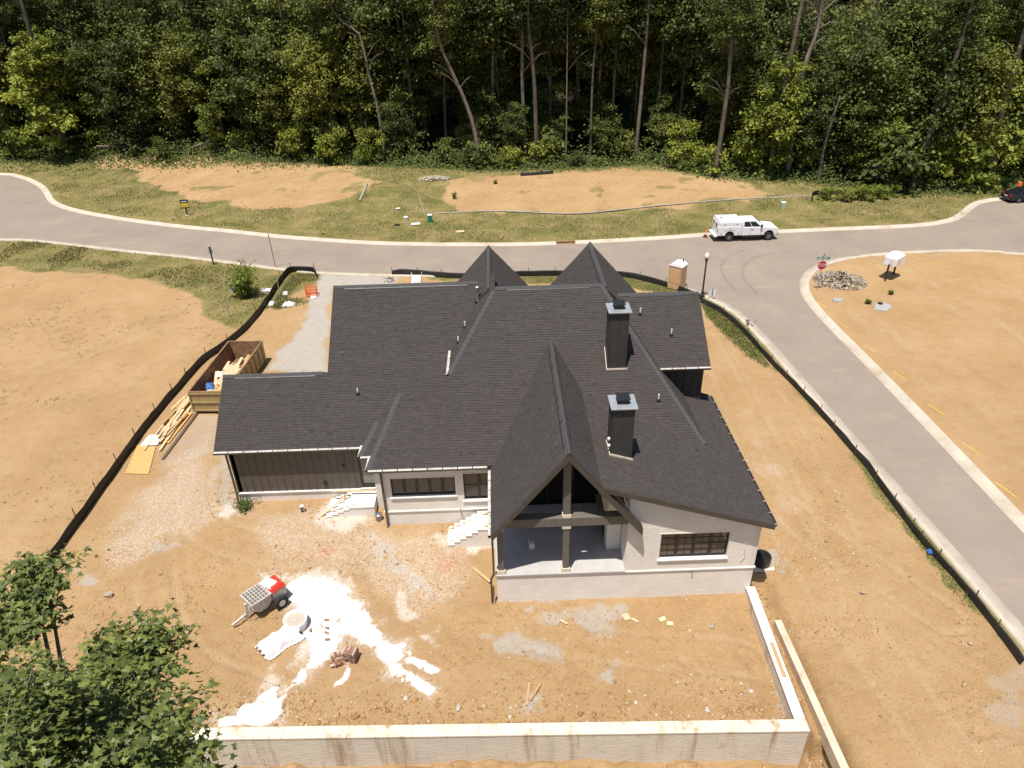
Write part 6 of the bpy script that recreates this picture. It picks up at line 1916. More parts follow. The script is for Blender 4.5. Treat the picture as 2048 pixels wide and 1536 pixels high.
# ---- dark saloon car at the right edge
cr = thing("saloon_car", "dark saloon car parked by the kerb at the edge of the woods", "car", (57.75, 75.55, 0.0), R(2))
ol = arch_outline([(-2.3, 0.28), (2.3, 0.28), (2.38, 0.55), (2.2, 0.78), (1.1, 0.92), (-1.4, 0.98), (-2.25, 0.98), (-2.4, 0.75), (-2.38, 0.42)], [(-1.38, 0.36), (1.42, 0.36)])
MB().prism([(x, -0.88, z) for x, z in ol], (0, 1.76, 0)).build("body", M['car_paint'], cr, bevel=0.07)
b0 = [(-1.75, -0.80, 0.97), (1.15, -0.80, 0.92), (1.15, 0.80, 0.92), (-1.75, 0.80, 0.97)]; t0 = [(-0.95, -0.60, 1.42), (0.35, -0.60, 1.42), (0.35, 0.60, 1.42), (-0.95, 0.60, 1.42)]
cb_ = MB().frustum(b0, t0).build("cabin", M['car_paint'], cr, bevel=0.05)
for i, (u0, u1, v0, v1), nm in ((0, (0.14, 0.48, 0.1, 0.85), "side_window"), (0, (0.51, 0.86, 0.1, 0.85), "side_window"), (2, (0.14, 0.48, 0.1, 0.85), "side_window"), (2, (0.51, 0.86, 0.1, 0.85), "side_window"), (1, (0.06, 0.94, 0.08, 0.92), "windscreen"), (3, (0.06, 0.94, 0.08, 0.92), "rear_window")):
    mb = MB(); mb.add(face_quad(b0, t0, i, u0, u1, v0, v1, 0.012), [(0, 1, 2, 3)]); mb.build(nm, M['glass_dark'], cb_, fix=False)
for s in (-1, 1):
    MB().box(-2.42, -2.18, s * 0.66 - 0.2, s * 0.66 + 0.2, 0.70, 0.90).build("tail_light", M['tail'], cr, bevel=0.03)
    for x in (-1.38, 1.42): wheel(cr, x, s * 0.78, 0.32, 0.2)
MB().box(-2.415, -2.405, -0.25, 0.25, 0.62, 0.74).build("number_plate", M['sign_white'], cr)
MB().box(-2.46, -2.38, -0.8, 0.8, 0.36, 0.56).build("rear_bumper", M['car_paint'], cr, bevel=0.03)
br = thing("traffic_barrel", "orange traffic barrel in the grass behind the dark car", "traffic barrel", (58.6, 78.3, 0.25))
MB().lathe([(0.34, 0), (0.34, 0.08), (0.28, 0.09), (0.22, 0.95), (0.1, 1.0)], 16).build("drum", M['orange'], br)
MB().lathe([(0.262, 0.35), (0.246, 0.55)], 16).build("band", M['sign_white'], br)
cn = thing("traffic_cone", "orange traffic cone standing behind the white truck", "traffic cone", (20.35, 67.1, 0.02))
MB().box(-0.2, 0.2, -0.2, 0.2, 0, 0.04).build("cone_base", M['black'], cn)
MB().lathe([(0.15, 0.04), (0.03, 0.75)], 14).build("cone_body", M['orange'], cn, smooth=True)
MB().lathe([(0.112, 0.3), (0.088, 0.45)], 14).build("band", M['sign_white'], cn)

# ---- portable toilet
pj = thing("portable_toilet", "tan portable toilet with a white roof standing at the kerb", "portable toilet", (14.72, 54.95, 0.02), R(-38))
W = 0.56
MB().box(-W, W, -W, W, 0.0, 2.0).build("cabin", M['tan_plastic'], pj, bevel=0.03)
for k, (nx_, ny_) in enumerate(((0, -1), (1, 0), (-1, 0))):
    z0_, z1_ = 0.55, 1.85
    if nx_ == 0:
        pn = MB().box(-W + 0.12, W - 0.12, ny_ * W - 0.03, ny_ * W - 0.001, z0_, z1_); pl = MB().box(-W + 0.06, W - 0.06, ny_ * W - 0.035, ny_ * W - 0.001, 0.06, 0.48)
    else:
        x_ = nx_ * W; pn = MB().box(min(x_, x_ + nx_ * 0.03), max(x_, x_ + nx_ * 0.03), -W + 0.12, W - 0.12, z0_, z1_); pl = MB().box(min(x_, x_ + nx_ * 0.035), max(x_, x_ + nx_ * 0.035), -W + 0.06, W - 0.06, 0.06, 0.48)
    pn.build("panel", M['tan_light'], pj, bevel=0.015); pl.build("panel", M['tan_light'], pj, bevel=0.015)
MB().frustum([(-W - 0.05, -W - 0.05, 2.0), (W + 0.05, -W - 0.05, 2.0), (W + 0.05, W + 0.05, 2.0), (-W - 0.05, W + 0.05, 2.0)], [(-W * 0.55, -W - 0.02, 2.28), (W * 0.55, -W - 0.02, 2.28), (W * 0.55, W + 0.02, 2.28), (-W * 0.55, W + 0.02, 2.28)]).build("roof", M['truck_white'], pj, bevel=0.04)
MB().tube([(0.3, 0.25, 2.15), (0.3, 0.25, 2.5)], 0.05, 8).build("vent", M['black'], pj)

# ---- street lamp
lp = thing("street_lamp", "black post-top street lamp with a frosted acorn globe by the kerb", "street lamp", (16.28, 52.6, 0.0))
MB().lathe([(0.30, -0.05), (0.30, 0.12), (0.28, 0.14)], 20).build("footing", M['kerb'], lp)
MB().lathe([(0.2, 0.14), (0.2, 0.3), (0.13, 0.42), (0.11, 0.62), (0.075, 0.68), (0.06, 3.05), (0.09, 3.1), (0.06, 3.14), (0.14, 3.36), (0.15, 3.4)], 16).build("pole", M['black'], lp, smooth=True)
MB().lathe([(0.12, 3.4), (0.2, 3.55), (0.2, 3.68), (0.1, 3.86), (0.05, 3.9)], 16).build("globe", M['globe'], lp, smooth=True)
MB().lathe([(0.045, 3.9), (0.03, 3.95), (0.04, 3.98), (0.008, 4.1)], 10).build("finial", M['globe'], lp, smooth=True)
ys_ = thing("yard_sign", "small white wire-frame yard sign beside the street lamp", "yard sign", (17.0, 52.35, 0.0), R(10))
MB().box(-0.3, 0.3, -0.01, 0.01, 0.3, 0.85).build("panel", M['sign_white'], ys_)
for x in (-0.2, 0.2): MB().tube([(x, 0.02, -0.1), (x, 0.02, 0.9)], 0.012, 5).build("wire_leg", M['galv'], ys_)
MB().tube([(0, -0.02, 0.2), (0, -0.02, 0.95)], 0.03, 5).build("centre_stake", M['black'], ys_)

# ---- stop sign with street names
ss = thing("stop_sign", "red octagonal stop sign with two green street name blades on a steel post", "stop sign", (26.03, 53.53, 0.0), R(-6))
MB().box(-0.03, 0.03, -0.02, 0.02, -0.2, 2.95).build("post", M['galv'], ss)
oc = [(0.40 * math.cos(R(22.5 + 45 * k)) , -0.035, 2.18 + 0.40 * math.sin(R(22.5 + 45 * k))) for k in range(8)]
oc2 = [(x * 0.93, -0.0385, 2.18 + (z - 2.18) * 0.93) for x, _, z in oc]
pl_ = MB().prism(oc, (0, 0.012, 0)).build("sign_plate", M['sign_white'], ss)
MB().prism(oc2, (0, 0.003, 0)).build("red_face", M['red'], pl_)
text_mesh("STOP", 0.30, M['sign_white'], pl_, Matrix.Translation((0, -0.042, 2.18)) @ Matrix.Rotation(R(90), 4, 'X') @ Matrix.Diagonal((0.92, 1.2, 1, 1)))
b1_ = MB().box(-0.5, 0.5, -0.012, 0.012, 2.68, 2.86).build("street_blade", M['sign_green'], ss)
MB().box(-0.42, 0.3, -0.0145, -0.0125, 2.745, 2.80).build("lettering", M['sign_white'], b1_)
bl2 = MB().box(-0.45, 0.45, -0.012, 0.012, 2.88, 3.05).build("street_blade", M['sign_green'], ss); bl2.rotation_euler = (0, 0, R(62))

# ---- wrapped mailbox cluster
mbx = thing("mailbox_cluster", "mailbox unit wrapped in white plastic on two black posts", "mailbox", (33.05, 55.6, 0.0), R(38))
for (x, y) in ((-0.95, -0.1), (0.95, 0.1)):
    MB().box(x - 0.06, x + 0.06, y - 0.06, y + 0.06, -0.2, 1.45).build("post", M['black'], mbx)
bx_ = MB(); NB = 10; V = []; F = []
for (z, sx_, sy_) in ((1.28, 0.62, 0.3), (1.34, 0.68, 0.36), (1.95, 0.68, 0.36), (2.12, 0.6, 0.28)):
    for i in range(20):
        a = 2 * math.pi * i / 20; q = 1 / max(abs(math.cos(a)), abs(math.sin(a))) * 0.96
        V.append((sx_ * q * math.cos(a) * rnd.uniform(0.95, 1.05) * 1.35, sy_ * q * math.sin(a) * rnd.uniform(0.92, 1.08) * 1.7, z + rnd.uniform(-0.04, 0.04)))
for k in range(3):
    for i in range(20): F.append((k * 20 + i, k * 20 + (i + 1) % 20, (k + 1) * 20 + (i + 1) % 20, (k + 1) * 20 + i))
F.append(tuple(range(60, 80))); F.append(tuple(reversed(range(20))))
bx_.add(V, F); bx_.build("wrapped_box", M['film'], mbx)

# ---- small signs, pedestals and stakes
bs = thing("road_sign", "small sign on a thick black post seen from behind at the left road edge", "sign", (-26.9, 63.8, 0.0), R(35))
MB().box(-0.055, 0.055, -0.055, 0.055, -0.2, 1.75).build("post", M['black'], bs)
MB().box(-0.2, 0.2, 0.056, 0.075, 1.05, 1.75).build("panel", M['sign_white'], bs)
yg = thing("lot_sign", "yellow and black lot sign on a black post across the road", "sign", (-34.75, 78.85, 0.25), R(15))
MB().box(-0.07, 0.07, -0.07, 0.07, -0.2, 1.3).build("post", M['black'], yg)
MB().box(-0.42, 0.42, -0.09, -0.071, 0.8, 1.75).build("panel", M['black'], yg)
MB().box(-0.40, 0.40, -0.096, -0.0905, 0.92, 1.38).build("yellow_face", M['yellow_sign'], yg)
MB().box(-0.28, 0.28, -0.096, -0.0905, 1.5, 1.6).build("white_strip", M['sign_white'], yg)
MB().lathe([(0.22, -0.1), (0.2, 0.04)], 12).build("footing", M['concrete'], yg)


def pedestal(label, loc, w, h, mat, top='sign_white'):
    t = thing("utility_pedestal", label, "utility box", (loc[0], loc[1], gz1(*loc)))
    MB().box(-w, w, -w, w, -0.1, h).build("box", M[mat], t, bevel=0.03)
    MB().box(-w - 0.02, w + 0.02, -w - 0.02, w + 0.02, h + 0.001, h + 0.09).build("lid", M[top], t, bevel=0.02)
    return t


pedestal("pale green utility pedestal in front of the green shrub", (-23.0, 56.9), 0.2, 0.8, 'pale_green')
pedestal("green utility pedestal with a pale lid in the far grass", (-7.3, 74.3), 0.22, 0.75, 'sign_green')
pedestal("low pale box in the weeds left of the far green pedestal", (-9.95, 75.0), 0.2, 0.35, 'pale_green')
pedestal("small white-topped box in the far grass right of the truck", (30.9, 75.2), 0.22, 0.6, 'pale_green')
for (x, y, w, lb, mt) in ((-8.8, 73.6, 0.5, "flat grey lid lying in the far roadside grass", 'concrete'), (-10.75, 73.6, 0.3, "small dark lid lying in the far roadside grass", 'black'), (-4.0, 70.9, 0.45, "tan board scrap in the grass beside the far kerb", 'wrap'), (-11.2, 78.6, 0.25, "tiny white scrap in the far grass above the pedestals", 'sign_white')):
    mb = MB(); mb.prism([(-w, -w * 0.6, 0.05), (w, -w * 0.6, 0.08), (w * 0.9, w * 0.6, 0.1), (-w * 0.9, w * 0.6, 0.07)], (0, 0, 0.03)); o = mb.build("flat_lid", M[mt], None); o.location = (x, y, float(ground_at(x, y))); tag(o, lb, "lid" if 'lid' in lb else "scrap")
for (x, y, h, dx, lb, mt) in ((-20.75, 62.55, 3.6, -0.1, "tall thin rusty rod standing at the near kerb left of the drive", 'rust'), (-21.7, 52.0, 1.9, -0.1, "thin grey stake in the grass below the pale green pedestal", 'galv'), (-18.35, 54.7, 2.1, 0.1, "thin grey stake just inside the left fence", 'galv'), (-29.9, 78.4, 1.3, 0.0, "thin grey stake in the grass right of the yellow lot sign", 'galv'), (-9.5, 77.0, 1.5, 0.0, "thin dark stake in the far grass above the pedestals", 'galv'), (-8.0, 76.6, 2.2, -0.5, "leaning white stake in the far grass by the wattle", 'pvc')):
    mb = MB(); mb.bar((0, 0, -0.1), (dx, 0.02, h), 0.05, 0.05); o = mb.build("marker_stake", M[mt], None); o.location = (x, y, float(ground_at(x, y))); tag(o, lb, "stake")


# ---- storm drain inlets in the kerb
def drain(label, loc, rot, length):
    t = thing("storm_drain", label, "storm drain", (loc[0], loc[1], 0.0), rot)
    MB().box(-length / 2, length / 2, 0.12, 0.34, 0.02, 0.15).build("hood", M['rust'], t, bevel=0.015)
    MB().box(-length / 2 + 0.03, length / 2 - 0.03, 0.105, 0.1199, 0.025, 0.12).build("mouth", M['black'], t)
    MB().box(-length / 2, length / 2, -0.30, 0.104, 0.0155, 0.022).build("grate_frame", M['rust'], t)
    for k in range(8):
        x = -length / 2 + 0.08 + k * (length - 0.16) / 7
        MB().box(x - 0.03, x + 0.03, -0.26, 0.07, 0.0225, 0.034).build("grate_bar", M['rust'], t)


drain("rusty storm drain inlet in the far kerb above the street gables", (6.5, 66.55), R(0), 1.9)
dl = thing("leaf_debris", "clump of brown dead leaves and bark on the right kerb", "debris", (18.5, 47.7, 0.0), R(70))
for k in range(12):
    q = MB(); a = rnd.uniform(0, 6.28); l_ = rnd.uniform(0.15, 0.4)
    q.prism([(0, 0, 0), (l_, 0.05, 0.02), (l_ * 0.8, 0.16, 0.06), (0.1, 0.12, 0.03)], (0, 0, 0.02))
    o = q.build("bark_piece", M['stake'], dl); o.location = (rnd.gauss(0, 0.4), rnd.gauss(0, 0.15), 0.13 + rnd.uniform(0, 0.08)); o.rotation_euler = (rnd.gauss(0, .3), rnd.gauss(0, .3), a)

# ---- yellow survey dashes sprayed on the corner lot, tyre marks
ydm = simple("yellow_survey_paint", (0.75, 0.52, 0.05), 0.9, 0.1, 8)
for (x, y, a_, l_) in ((25.3, 50.6, 1.9, 1.0), (25.5, 46.9, 1.9, 0.9), (25.7, 43.3, 1.9, 1.0), (25.9, 39.5, 1.85, 1.1), (26.1, 35.4, 1.85, 1.2), (25.9, 31.4, 1.8, 1.2), (25.6, 27.9, 1.8, 1.3), (37.5, 60.2, 2.2, 1.4), (38.6, 58.5, 0.2, 1.2)):
    ln_ = [Vector((x + math.cos(a_) * t_ * l_, y + math.sin(a_) * t_ * l_, 0)) for t_ in (-0.5, -0.2, 0.1, 0.5)]
    mb = MB()
    for p_, q_ in zip(ln_, ln_[1:]):
        n_ = Vector((-(q_ - p_).y, (q_ - p_).x, 0)).normalized() * 0.026
        zz = 0.006
        mb.add([(v.x - x, v.y - y, float(ground_at(v.x, v.y)) + zz + 0.004) for v in (p_ - n_, q_ - n_, q_ + n_, p_ + n_)], [(0, 1, 2, 3)])
    o = mb.build("survey_mark", ydm, None, fix=False); o.location = (x, y, 0); tag(o, "yellow sprayed survey dash on the bare corner lot", "survey mark", "yellow survey dashes on the corner lot")
tm, nt, b = new_mat("tyre_scuff")
b.inputs["Base Color"].default_value = (0.12, 0.10, 0.09, 1); b.inputs["Roughness"].default_value = 0.9
trn = nt.nodes.new("ShaderNodeBsdfTransparent"); mxs = nt.nodes.new("ShaderNodeMixShader")
g_ = nt.nodes.new("ShaderNodeNewGeometry"); nn = noise_node(nt, 1.2, 5, 0.7, g_.outputs["Position"])
nt.links.new(map_range(nt, nn.outputs["Fac"], 0.3, 0.75, 0.0, 0.22), mxs.inputs[0]); nt.links.new(trn.outputs[0], mxs.inputs[1]); nt.links.new(b.outputs[0], mxs.inputs[2]); nt.links.new(mxs.outputs[0], nt.nodes["Material Output"].inputs[0])
for k, line in enumerate(([(19.5, 53.5), (19.3, 57), (20.3, 60.5), (23, 63.2), (27, 64.2)], [(21.0, 53.2), (20.9, 56.6), (21.9, 59.4), (24, 61.6), (27.4, 62.6)])):
    sweep("tyre_mark", smooth_line(line, 0.7), [(-0.11, 0.004 + 0.001 * k), (0.11, 0.004 + 0.001 * k)], tm)


# ------------------------------------------------------------------ trees and plants
vr = np.random.RandomState(17)


def leaf_cards(centers, dirs, size, shade, rs_, aspect=0.7, droop=0.3):
    """diamond leaves: centers (N,3), dirs = outward vectors used to tilt them"""
    n = len(centers)
    nr = dirs * 0.6 + rs_.normal(0, 0.6, (n, 3)) + np.array([0, 0, 0.9]); nr /= np.linalg.norm(nr, axis=1)[:, None]
    ax = rs_.normal(0, 1, (n, 3)); ax -= nr * (ax * nr).sum(1)[:, None]; ax /= np.linalg.norm(ax, axis=1)[:, None]
    bx = np.cross(nr, ax)
    s = (size * rs_.uniform(0.6, 1.35, n))[:, None]
    V = np.stack([centers - ax * s, centers - bx * s * aspect + ax * s * 0.1, centers + ax * s, centers + bx * s * aspect + ax * s * 0.1], 1)
    V[:, 2, 2] -= (s[:, 0] * droop)
    F = np.arange(n * 4)
    return V.reshape(-1, 3), F, shade


def crown_mesh(name, rs_, rx, rz, n_clump, per, clump_r, leaf, mat, gap=0.0, flat=0.6, top=1.0):
    """clumps through an ellipsoid crown centred at its own origin"""
    cs = []
    while len(cs) < n_clump:
        p = rs_.uniform(-1, 1, 3); r_ = np.linalg.norm(p)
        if r_ > 1 or r_ < 0.25: continue
        w = 1.0 - 0.35 * max(0, p[2]) * top
        if math.hypot(p[0], p[1]) > w: continue
        cs.append(p * np.array([rx, rx, rz]) * rs_.uniform(0.85, 1.12))
    cs = np.array(cs)
    C = []; D = []; S = []
    for c_ in cs:
        m = int(per * rs_.uniform(0.5, 1.5)); q = rs_.normal(0, 0.45, (m, 3)) * clump_r * rs_.uniform(0.7, 1.3); q[:, 2] *= flat
        C.append(c_ + q); D.append(q / (np.linalg.norm(q, axis=1)[:, None] + 1e-6)); base = rs_.normal(0.5, 0.12)
        S.append(np.clip(base + rs_.normal(0, 0.13, m), 0, 1))
    C = np.vstack(C); D = np.vstack(D); S = np.concatenate(S)
    V, F, S = leaf_cards(C, D, leaf, S, rs_)
    return np_mesh(name, V, F, 4, mat, S), cs


def trunk_mesh(name, pts, radii, branches=(), n=8):
    mb = MB(); mb.s = 0.5
    P = smooth_line(pts, 1.0); k = len(P)
    Rr = np.interp(np.linspace(0, 1, k), np.linspace(0, 1, len(radii)), radii)
    mb.tube([tuple(p) for p in P], [float(r_) for r_ in Rr], n)
    for (a, b, r0, r1) in branches:
        a = Vector(a); b = Vector(b); m = (a + b) / 2 + Vector((rnd.uniform(-.2, .2), rnd.uniform(-.2, .2), 0.12 * (b - a).length))
        mb.tube([a, m, b], [r0, (r0 + r1) / 2, r1], 5)
    mb.shade = [0.35 + 0.3 * rnd.random() for _ in mb.f]
    return mb.mesh(name, M['bark'], smooth=True)


# shared crowns for the wood: tall, broad, low and lime-coloured
CROWN = {}
for i in range(4):
    CROWN['tall%d' % i], _ = crown_mesh("crown", vr, 3.6, 7.0, 95, 105, 1.3, 0.165, M['leaf'])
for i in range(3):
    CROWN['low%d' % i], _ = crown_mesh("crown", vr, 2.6, 3.6, 52, 95, 0.95, 0.14, M['leaf'])
for i in range(3):
    CROWN['mid%d' % i], _ = crown_mesh("crown", vr, 3.4, 6.0, 90, 105, 1.15, 0.15, M['leaf_mid'])
for i in range(2):
    CROWN['lime%d' % i], _ = crown_mesh("crown", vr, 2.0, 2.8, 36, 90, 0.75, 0.13, M['leaf_lime'])
for i in range(3):
    CROWN['bush%d' % i], _ = crown_mesh("crown", vr, 1.5, 1.3, 26, 75, 0.6, 0.11, M['leaf'])
CROWN['bushlime'], _ = crown_mesh("crown", vr, 1.4, 1.5, 24, 70, 0.55, 0.11, M['leaf_lime'])
TRUNK = {}
for i in range(3):
    lx, ly = rnd.uniform(-0.8, 0.8), rnd.uniform(-0.4, 0.4)
    TRUNK['tall%d' % i] = trunk_mesh("trunk", [(0, 0, -0.5), (lx * 0.3, ly * 0.3, 7), (lx, ly, 14), (lx * 1.1, ly, 21)], [0.26, 0.2, 0.13, 0.05],
        [((lx * 0.7, ly * 0.7, 10.5), (lx + rnd.uniform(1, 2.4), 0.5, 14), 0.08, 0.02), ((lx * 0.8, ly * 0.8, 12), (lx - rnd.uniform(1, 2.4), -0.5, 15.5), 0.08, 0.02), ((lx, ly, 14), (lx + 0.8, ly - 1.4, 17.5), 0.06, 0.02)])
TRUNK['mid'] = trunk_mesh("trunk", [(0, 0, -0.5), (0.2, 0.1, 5), (0.1, 0.3, 12.5)], [0.2, 0.15, 0.04], [((0.15, 0.1, 6), (1.8, 0.4, 9), 0.06, 0.02), ((0.15, 0.2, 7), (-1.7, -0.3, 10), 0.06, 0.02)])
TRUNK['low'] = trunk_mesh("trunk", [(0, 0, -0.3), (0.15, 0, 2.5), (0.1, 0.1, 6)], [0.11, 0.08, 0.03], [((0.1, 0, 2.2), (1.1, 0.3, 4), 0.04, 0.015), ((0.12, 0, 2.8), (-1.0, -0.3, 4.6), 0.04, 0.015)], 6)
TRUNK['bush'] = trunk_mesh("stem", [(0, 0, -0.2), (0.05, 0, 0.6), (0.1, 0.05, 1.3)], [0.05, 0.04, 0.02], [((0.03, 0, 0.3), (0.6, 0.2, 1.0), 0.025, 0.01), ((0.03, 0, 0.4), (-0.6, -0.1, 1.1), 0.025, 0.01)], 5)


def tree(name, label, cat, loc, crowns, trunk, scale=1.0, rot=None, group=None):
    """crowns: list of (key, dx, dy, z, scale)"""
    t = thing(name, label, cat, loc, rnd.uniform(0, 6.28) if rot is None else rot, group)
    t.scale = (scale,) * 3 if isinstance(scale, (int, float)) else scale
    o = bpy.data.objects.new("trunk", trunk); COL.objects.link(o); o.parent = t
    for (k, dx, dy, z, s) in crowns:
        c_ = bpy.data.objects.new("crown", CROWN[k]); COL.objects.link(c_); c_.parent = t
        c_.location = (dx, dy, z); c_.scale = (s,) * 3 if isinstance(s, (int, float)) else s; c_.rotation_euler = (0, 0, rnd.uniform(0, 6.28))
    return t


# ---- the front row whose trunks stand out, one by one
TR = L['trunks']
names = [
    "thin pale leaning trunk at the far left edge of the woods", "second thin leaning trunk from the left edge of the woods", "third thin trunk left of the far left pad", "short dark trunk behind the left end of the far left pad",
    "forked pale trunk rising behind the bright lime bush", "pale branching trunk right of the lime bush", "pale trunk leaning strongly to the left at the middle of the woods", "slender dark trunk right of the leaning pale trunk",
    "dark straight trunk just left of the tallest centre trunk", "tall grey trunk nearest the rolled black fence", "very slender trunk right of the rolled fence", "dark straight trunk standing deeper in the middle of the woods",
    "pale slender trunk above the right street gable", "slim brown trunk right of the pale slender one", "tall pale straight trunk left of centre-right bushes", "tall thin dark trunk next to the tall pale straight one",
    "smooth grey trunk with a forked top at the end of the right pad", "tallest pale trunk with dead bare branches at its top", "broken-off leaning trunk behind the weedy fence", "grey trunk leaning right above the weedy fence", "thick brown trunk beside the dark car"]
rad = [0.09, 0.1, 0.11, 0.14, 0.2, 0.2, 0.25, 0.14, 0.24, 0.27, 0.1, 0.26, 0.15, 0.18, 0.24, 0.18, 0.26, 0.3, 0.24, 0.26, 0.32]
for i, (pl, nm) in enumerate(zip(TR, names)):
    b = Vector(pl[0]); b.z = float(ground_at(b.x, b.y)) - 0.1
    loc = [(Vector(p) - b) for p in pl]; loc[0] = Vector((0, 0, -0.2))
    topz = loc[-1]
    d = (loc[-1] - loc[-2]).normalized()
    snag = i in (18,)
    if not snag and topz.z < 22: loc.append(topz + Vector((d.x * 3, 0, max(3.0, 21 - topz.z))))
    r0 = rad[i]
    br = []
    P = smooth_line([tuple(p) for p in loc], 1.0)
    for k in range(5 if i in (4, 5, 6, 16, 17) else 3):
        f = rnd.uniform(0.45, 0.9); j = int(f * (len(P) - 1)); a = P[j]; s = rnd.choice((-1, 1)); ln = rnd.uniform(1.2, 3.0)
        br.append((tuple(a), (a[0] + s * ln, a[1] + rnd.uniform(-0.8, 0.3), a[2] + ln * rnd.uniform(0.5, 1.1)), r0 * 0.3, 0.02))
    if i == 17:
        j = int(0.72 * (len(P) - 1)); a = P[j]
        for k in range(14):
            a_ = rnd.uniform(-1.3, 1.3); ln = rnd.uniform(1.5, 4.5); aa = P[min(len(P) - 1, j + rnd.randrange(0, 6))]
            br.append((tuple(aa), (aa[0] + math.sin(a_) * ln, aa[1] - rnd.uniform(0, 1.2), aa[2] + abs(math.cos(a_)) * ln), 0.08, 0.012))
    t = thing("forest_tree", nm, "tree", b, 0, "trunks along the edge of the woods")
    me = trunk_mesh("trunk", [tuple(p) for p in loc], [r0 * 1.15, r0, r0 * 0.75, r0 * 0.45], br)
    o = bpy.data.objects.new("trunk", me); COL.objects.link(o); o.parent = t
    if snag or i == 17: continue
    c_ = bpy.data.objects.new("crown", CROWN['tall%d' % (i % 4)]); COL.objects.link(c_); c_.parent = t
    tp = loc[-1]; h0 = 18.5 if 4 <= i <= 17 else 9.0
    sc_ = 0.75 if 4 <= i <= 17 else 0.62
    c_.location = (tp.x * 0.9, 1.2, max(h0, tp.z - 1.5)); c_.scale = (sc_,) * 3; c_.rotation_euler = (0, 0, rnd.uniform(0, 6.3))

LANDMARK = [(-999, "left edge of the picture"), (-62.6, "second thin leaning trunk"), (-48.6, "short dark trunk behind the far left pad"), (-15.3, "forked pale trunk"), (-1.9, "strongly leaning pale trunk"), (5.3, "tall grey trunk by the rolled fence"), (18.5, "tall pale straight trunk"), (26.6, "smooth grey forked trunk"), (35.3, "pale trunk with dead branches"), (47.0, "grey trunk leaning right"), (56.1, "thick brown trunk by the car")]
ORD = "first second third fourth fifth sixth seventh eighth ninth tenth eleventh twelfth thirteenth fourteenth fifteenth sixteenth seventeenth eighteenth nineteenth twentieth".split()
_places = {}


def placed(kind, x):
    """a label that counts rightwards from the nearest landmark (calls come in order of x)"""
    lm = [n for xx, n in LANDMARK if xx <= x][-1]
    k = _places.get((kind, lm), 0); _places[(kind, lm)] = k + 1
    return "%s %s right of the %s" % (ORD[min(k, 19)], kind, lm)


# ---- the wood behind: many alike trees
def blocked_trunk(x):
    return False
count = 0
rows = [(2.5, 5.6, 'mid'), (7.0, 6.0, 'tall'), (13.0, 6.5, 'tall'), (20.0, 7.0, 'tall'), (29.0, 8.0, 'tall'), (40, 9.0, 'tall')]
for (dy, stp, kd) in rows:
    lim = 84 + dy * 0.8
    x = -lim
    while x < lim:
        xx = x + rnd.uniform(-1.6, 1.6); y = float(forest_edge(xx)) + dy + rnd.uniform(-1.6, 1.6)
        z = float(ground_at(xx, y)) - 0.1
        centre = -18 < xx < 27
        if kd == 'mid':
            if centre:
                if rnd.random() < 0.8: tree("forest_tree", placed("small understorey tree", xx), "tree", (xx, y, z), [(('low%d' % rnd.randrange(3)), 0, 0, 4.5, rnd.uniform(0.6, 0.95))], TRUNK['low'], rnd.uniform(0.8, 1.15), group="small understorey trees")
            else:
                side_ = "left" if xx < 0 else "right"
                tree("forest_tree", placed("leafy front-row tree", xx), "tree", (xx, y, z), [(('mid%d' % rnd.randrange(3)) if rnd.random() < 0.5 else ('tall%d' % rnd.randrange(4)), 0, 0, rnd.uniform(7.5, 9.5), (1.0, 1.0, rnd.uniform(0.85, 1.15)))], TRUNK['mid'], rnd.uniform(0.85, 1.2), group="leafy trees on the %s front of the woods" % side_)
        else:
            lo = rnd.uniform(7, 9) if not (centre and dy < 10) else rnd.uniform(12.5, 15)
            cr_ = [('tall%d' % rnd.randrange(4), rnd.uniform(-.5, .5), 0, lo + 3.5, (1.15, 1.15, rnd.uniform(1.15, 1.35)))]
            if rnd.random() < 0.45: cr_.append(('low%d' % rnd.randrange(3), rnd.uniform(-1, 1), 0, 5.0, rnd.uniform(0.8, 1.2)))
            tree("forest_tree", "dark forest tree standing deep behind the front trunks", "tree", (xx, y, z), cr_, TRUNK['tall%d' % rnd.randrange(3)], rnd.uniform(0.85, 1.2), group="trees deep in the woods")
        x += stp

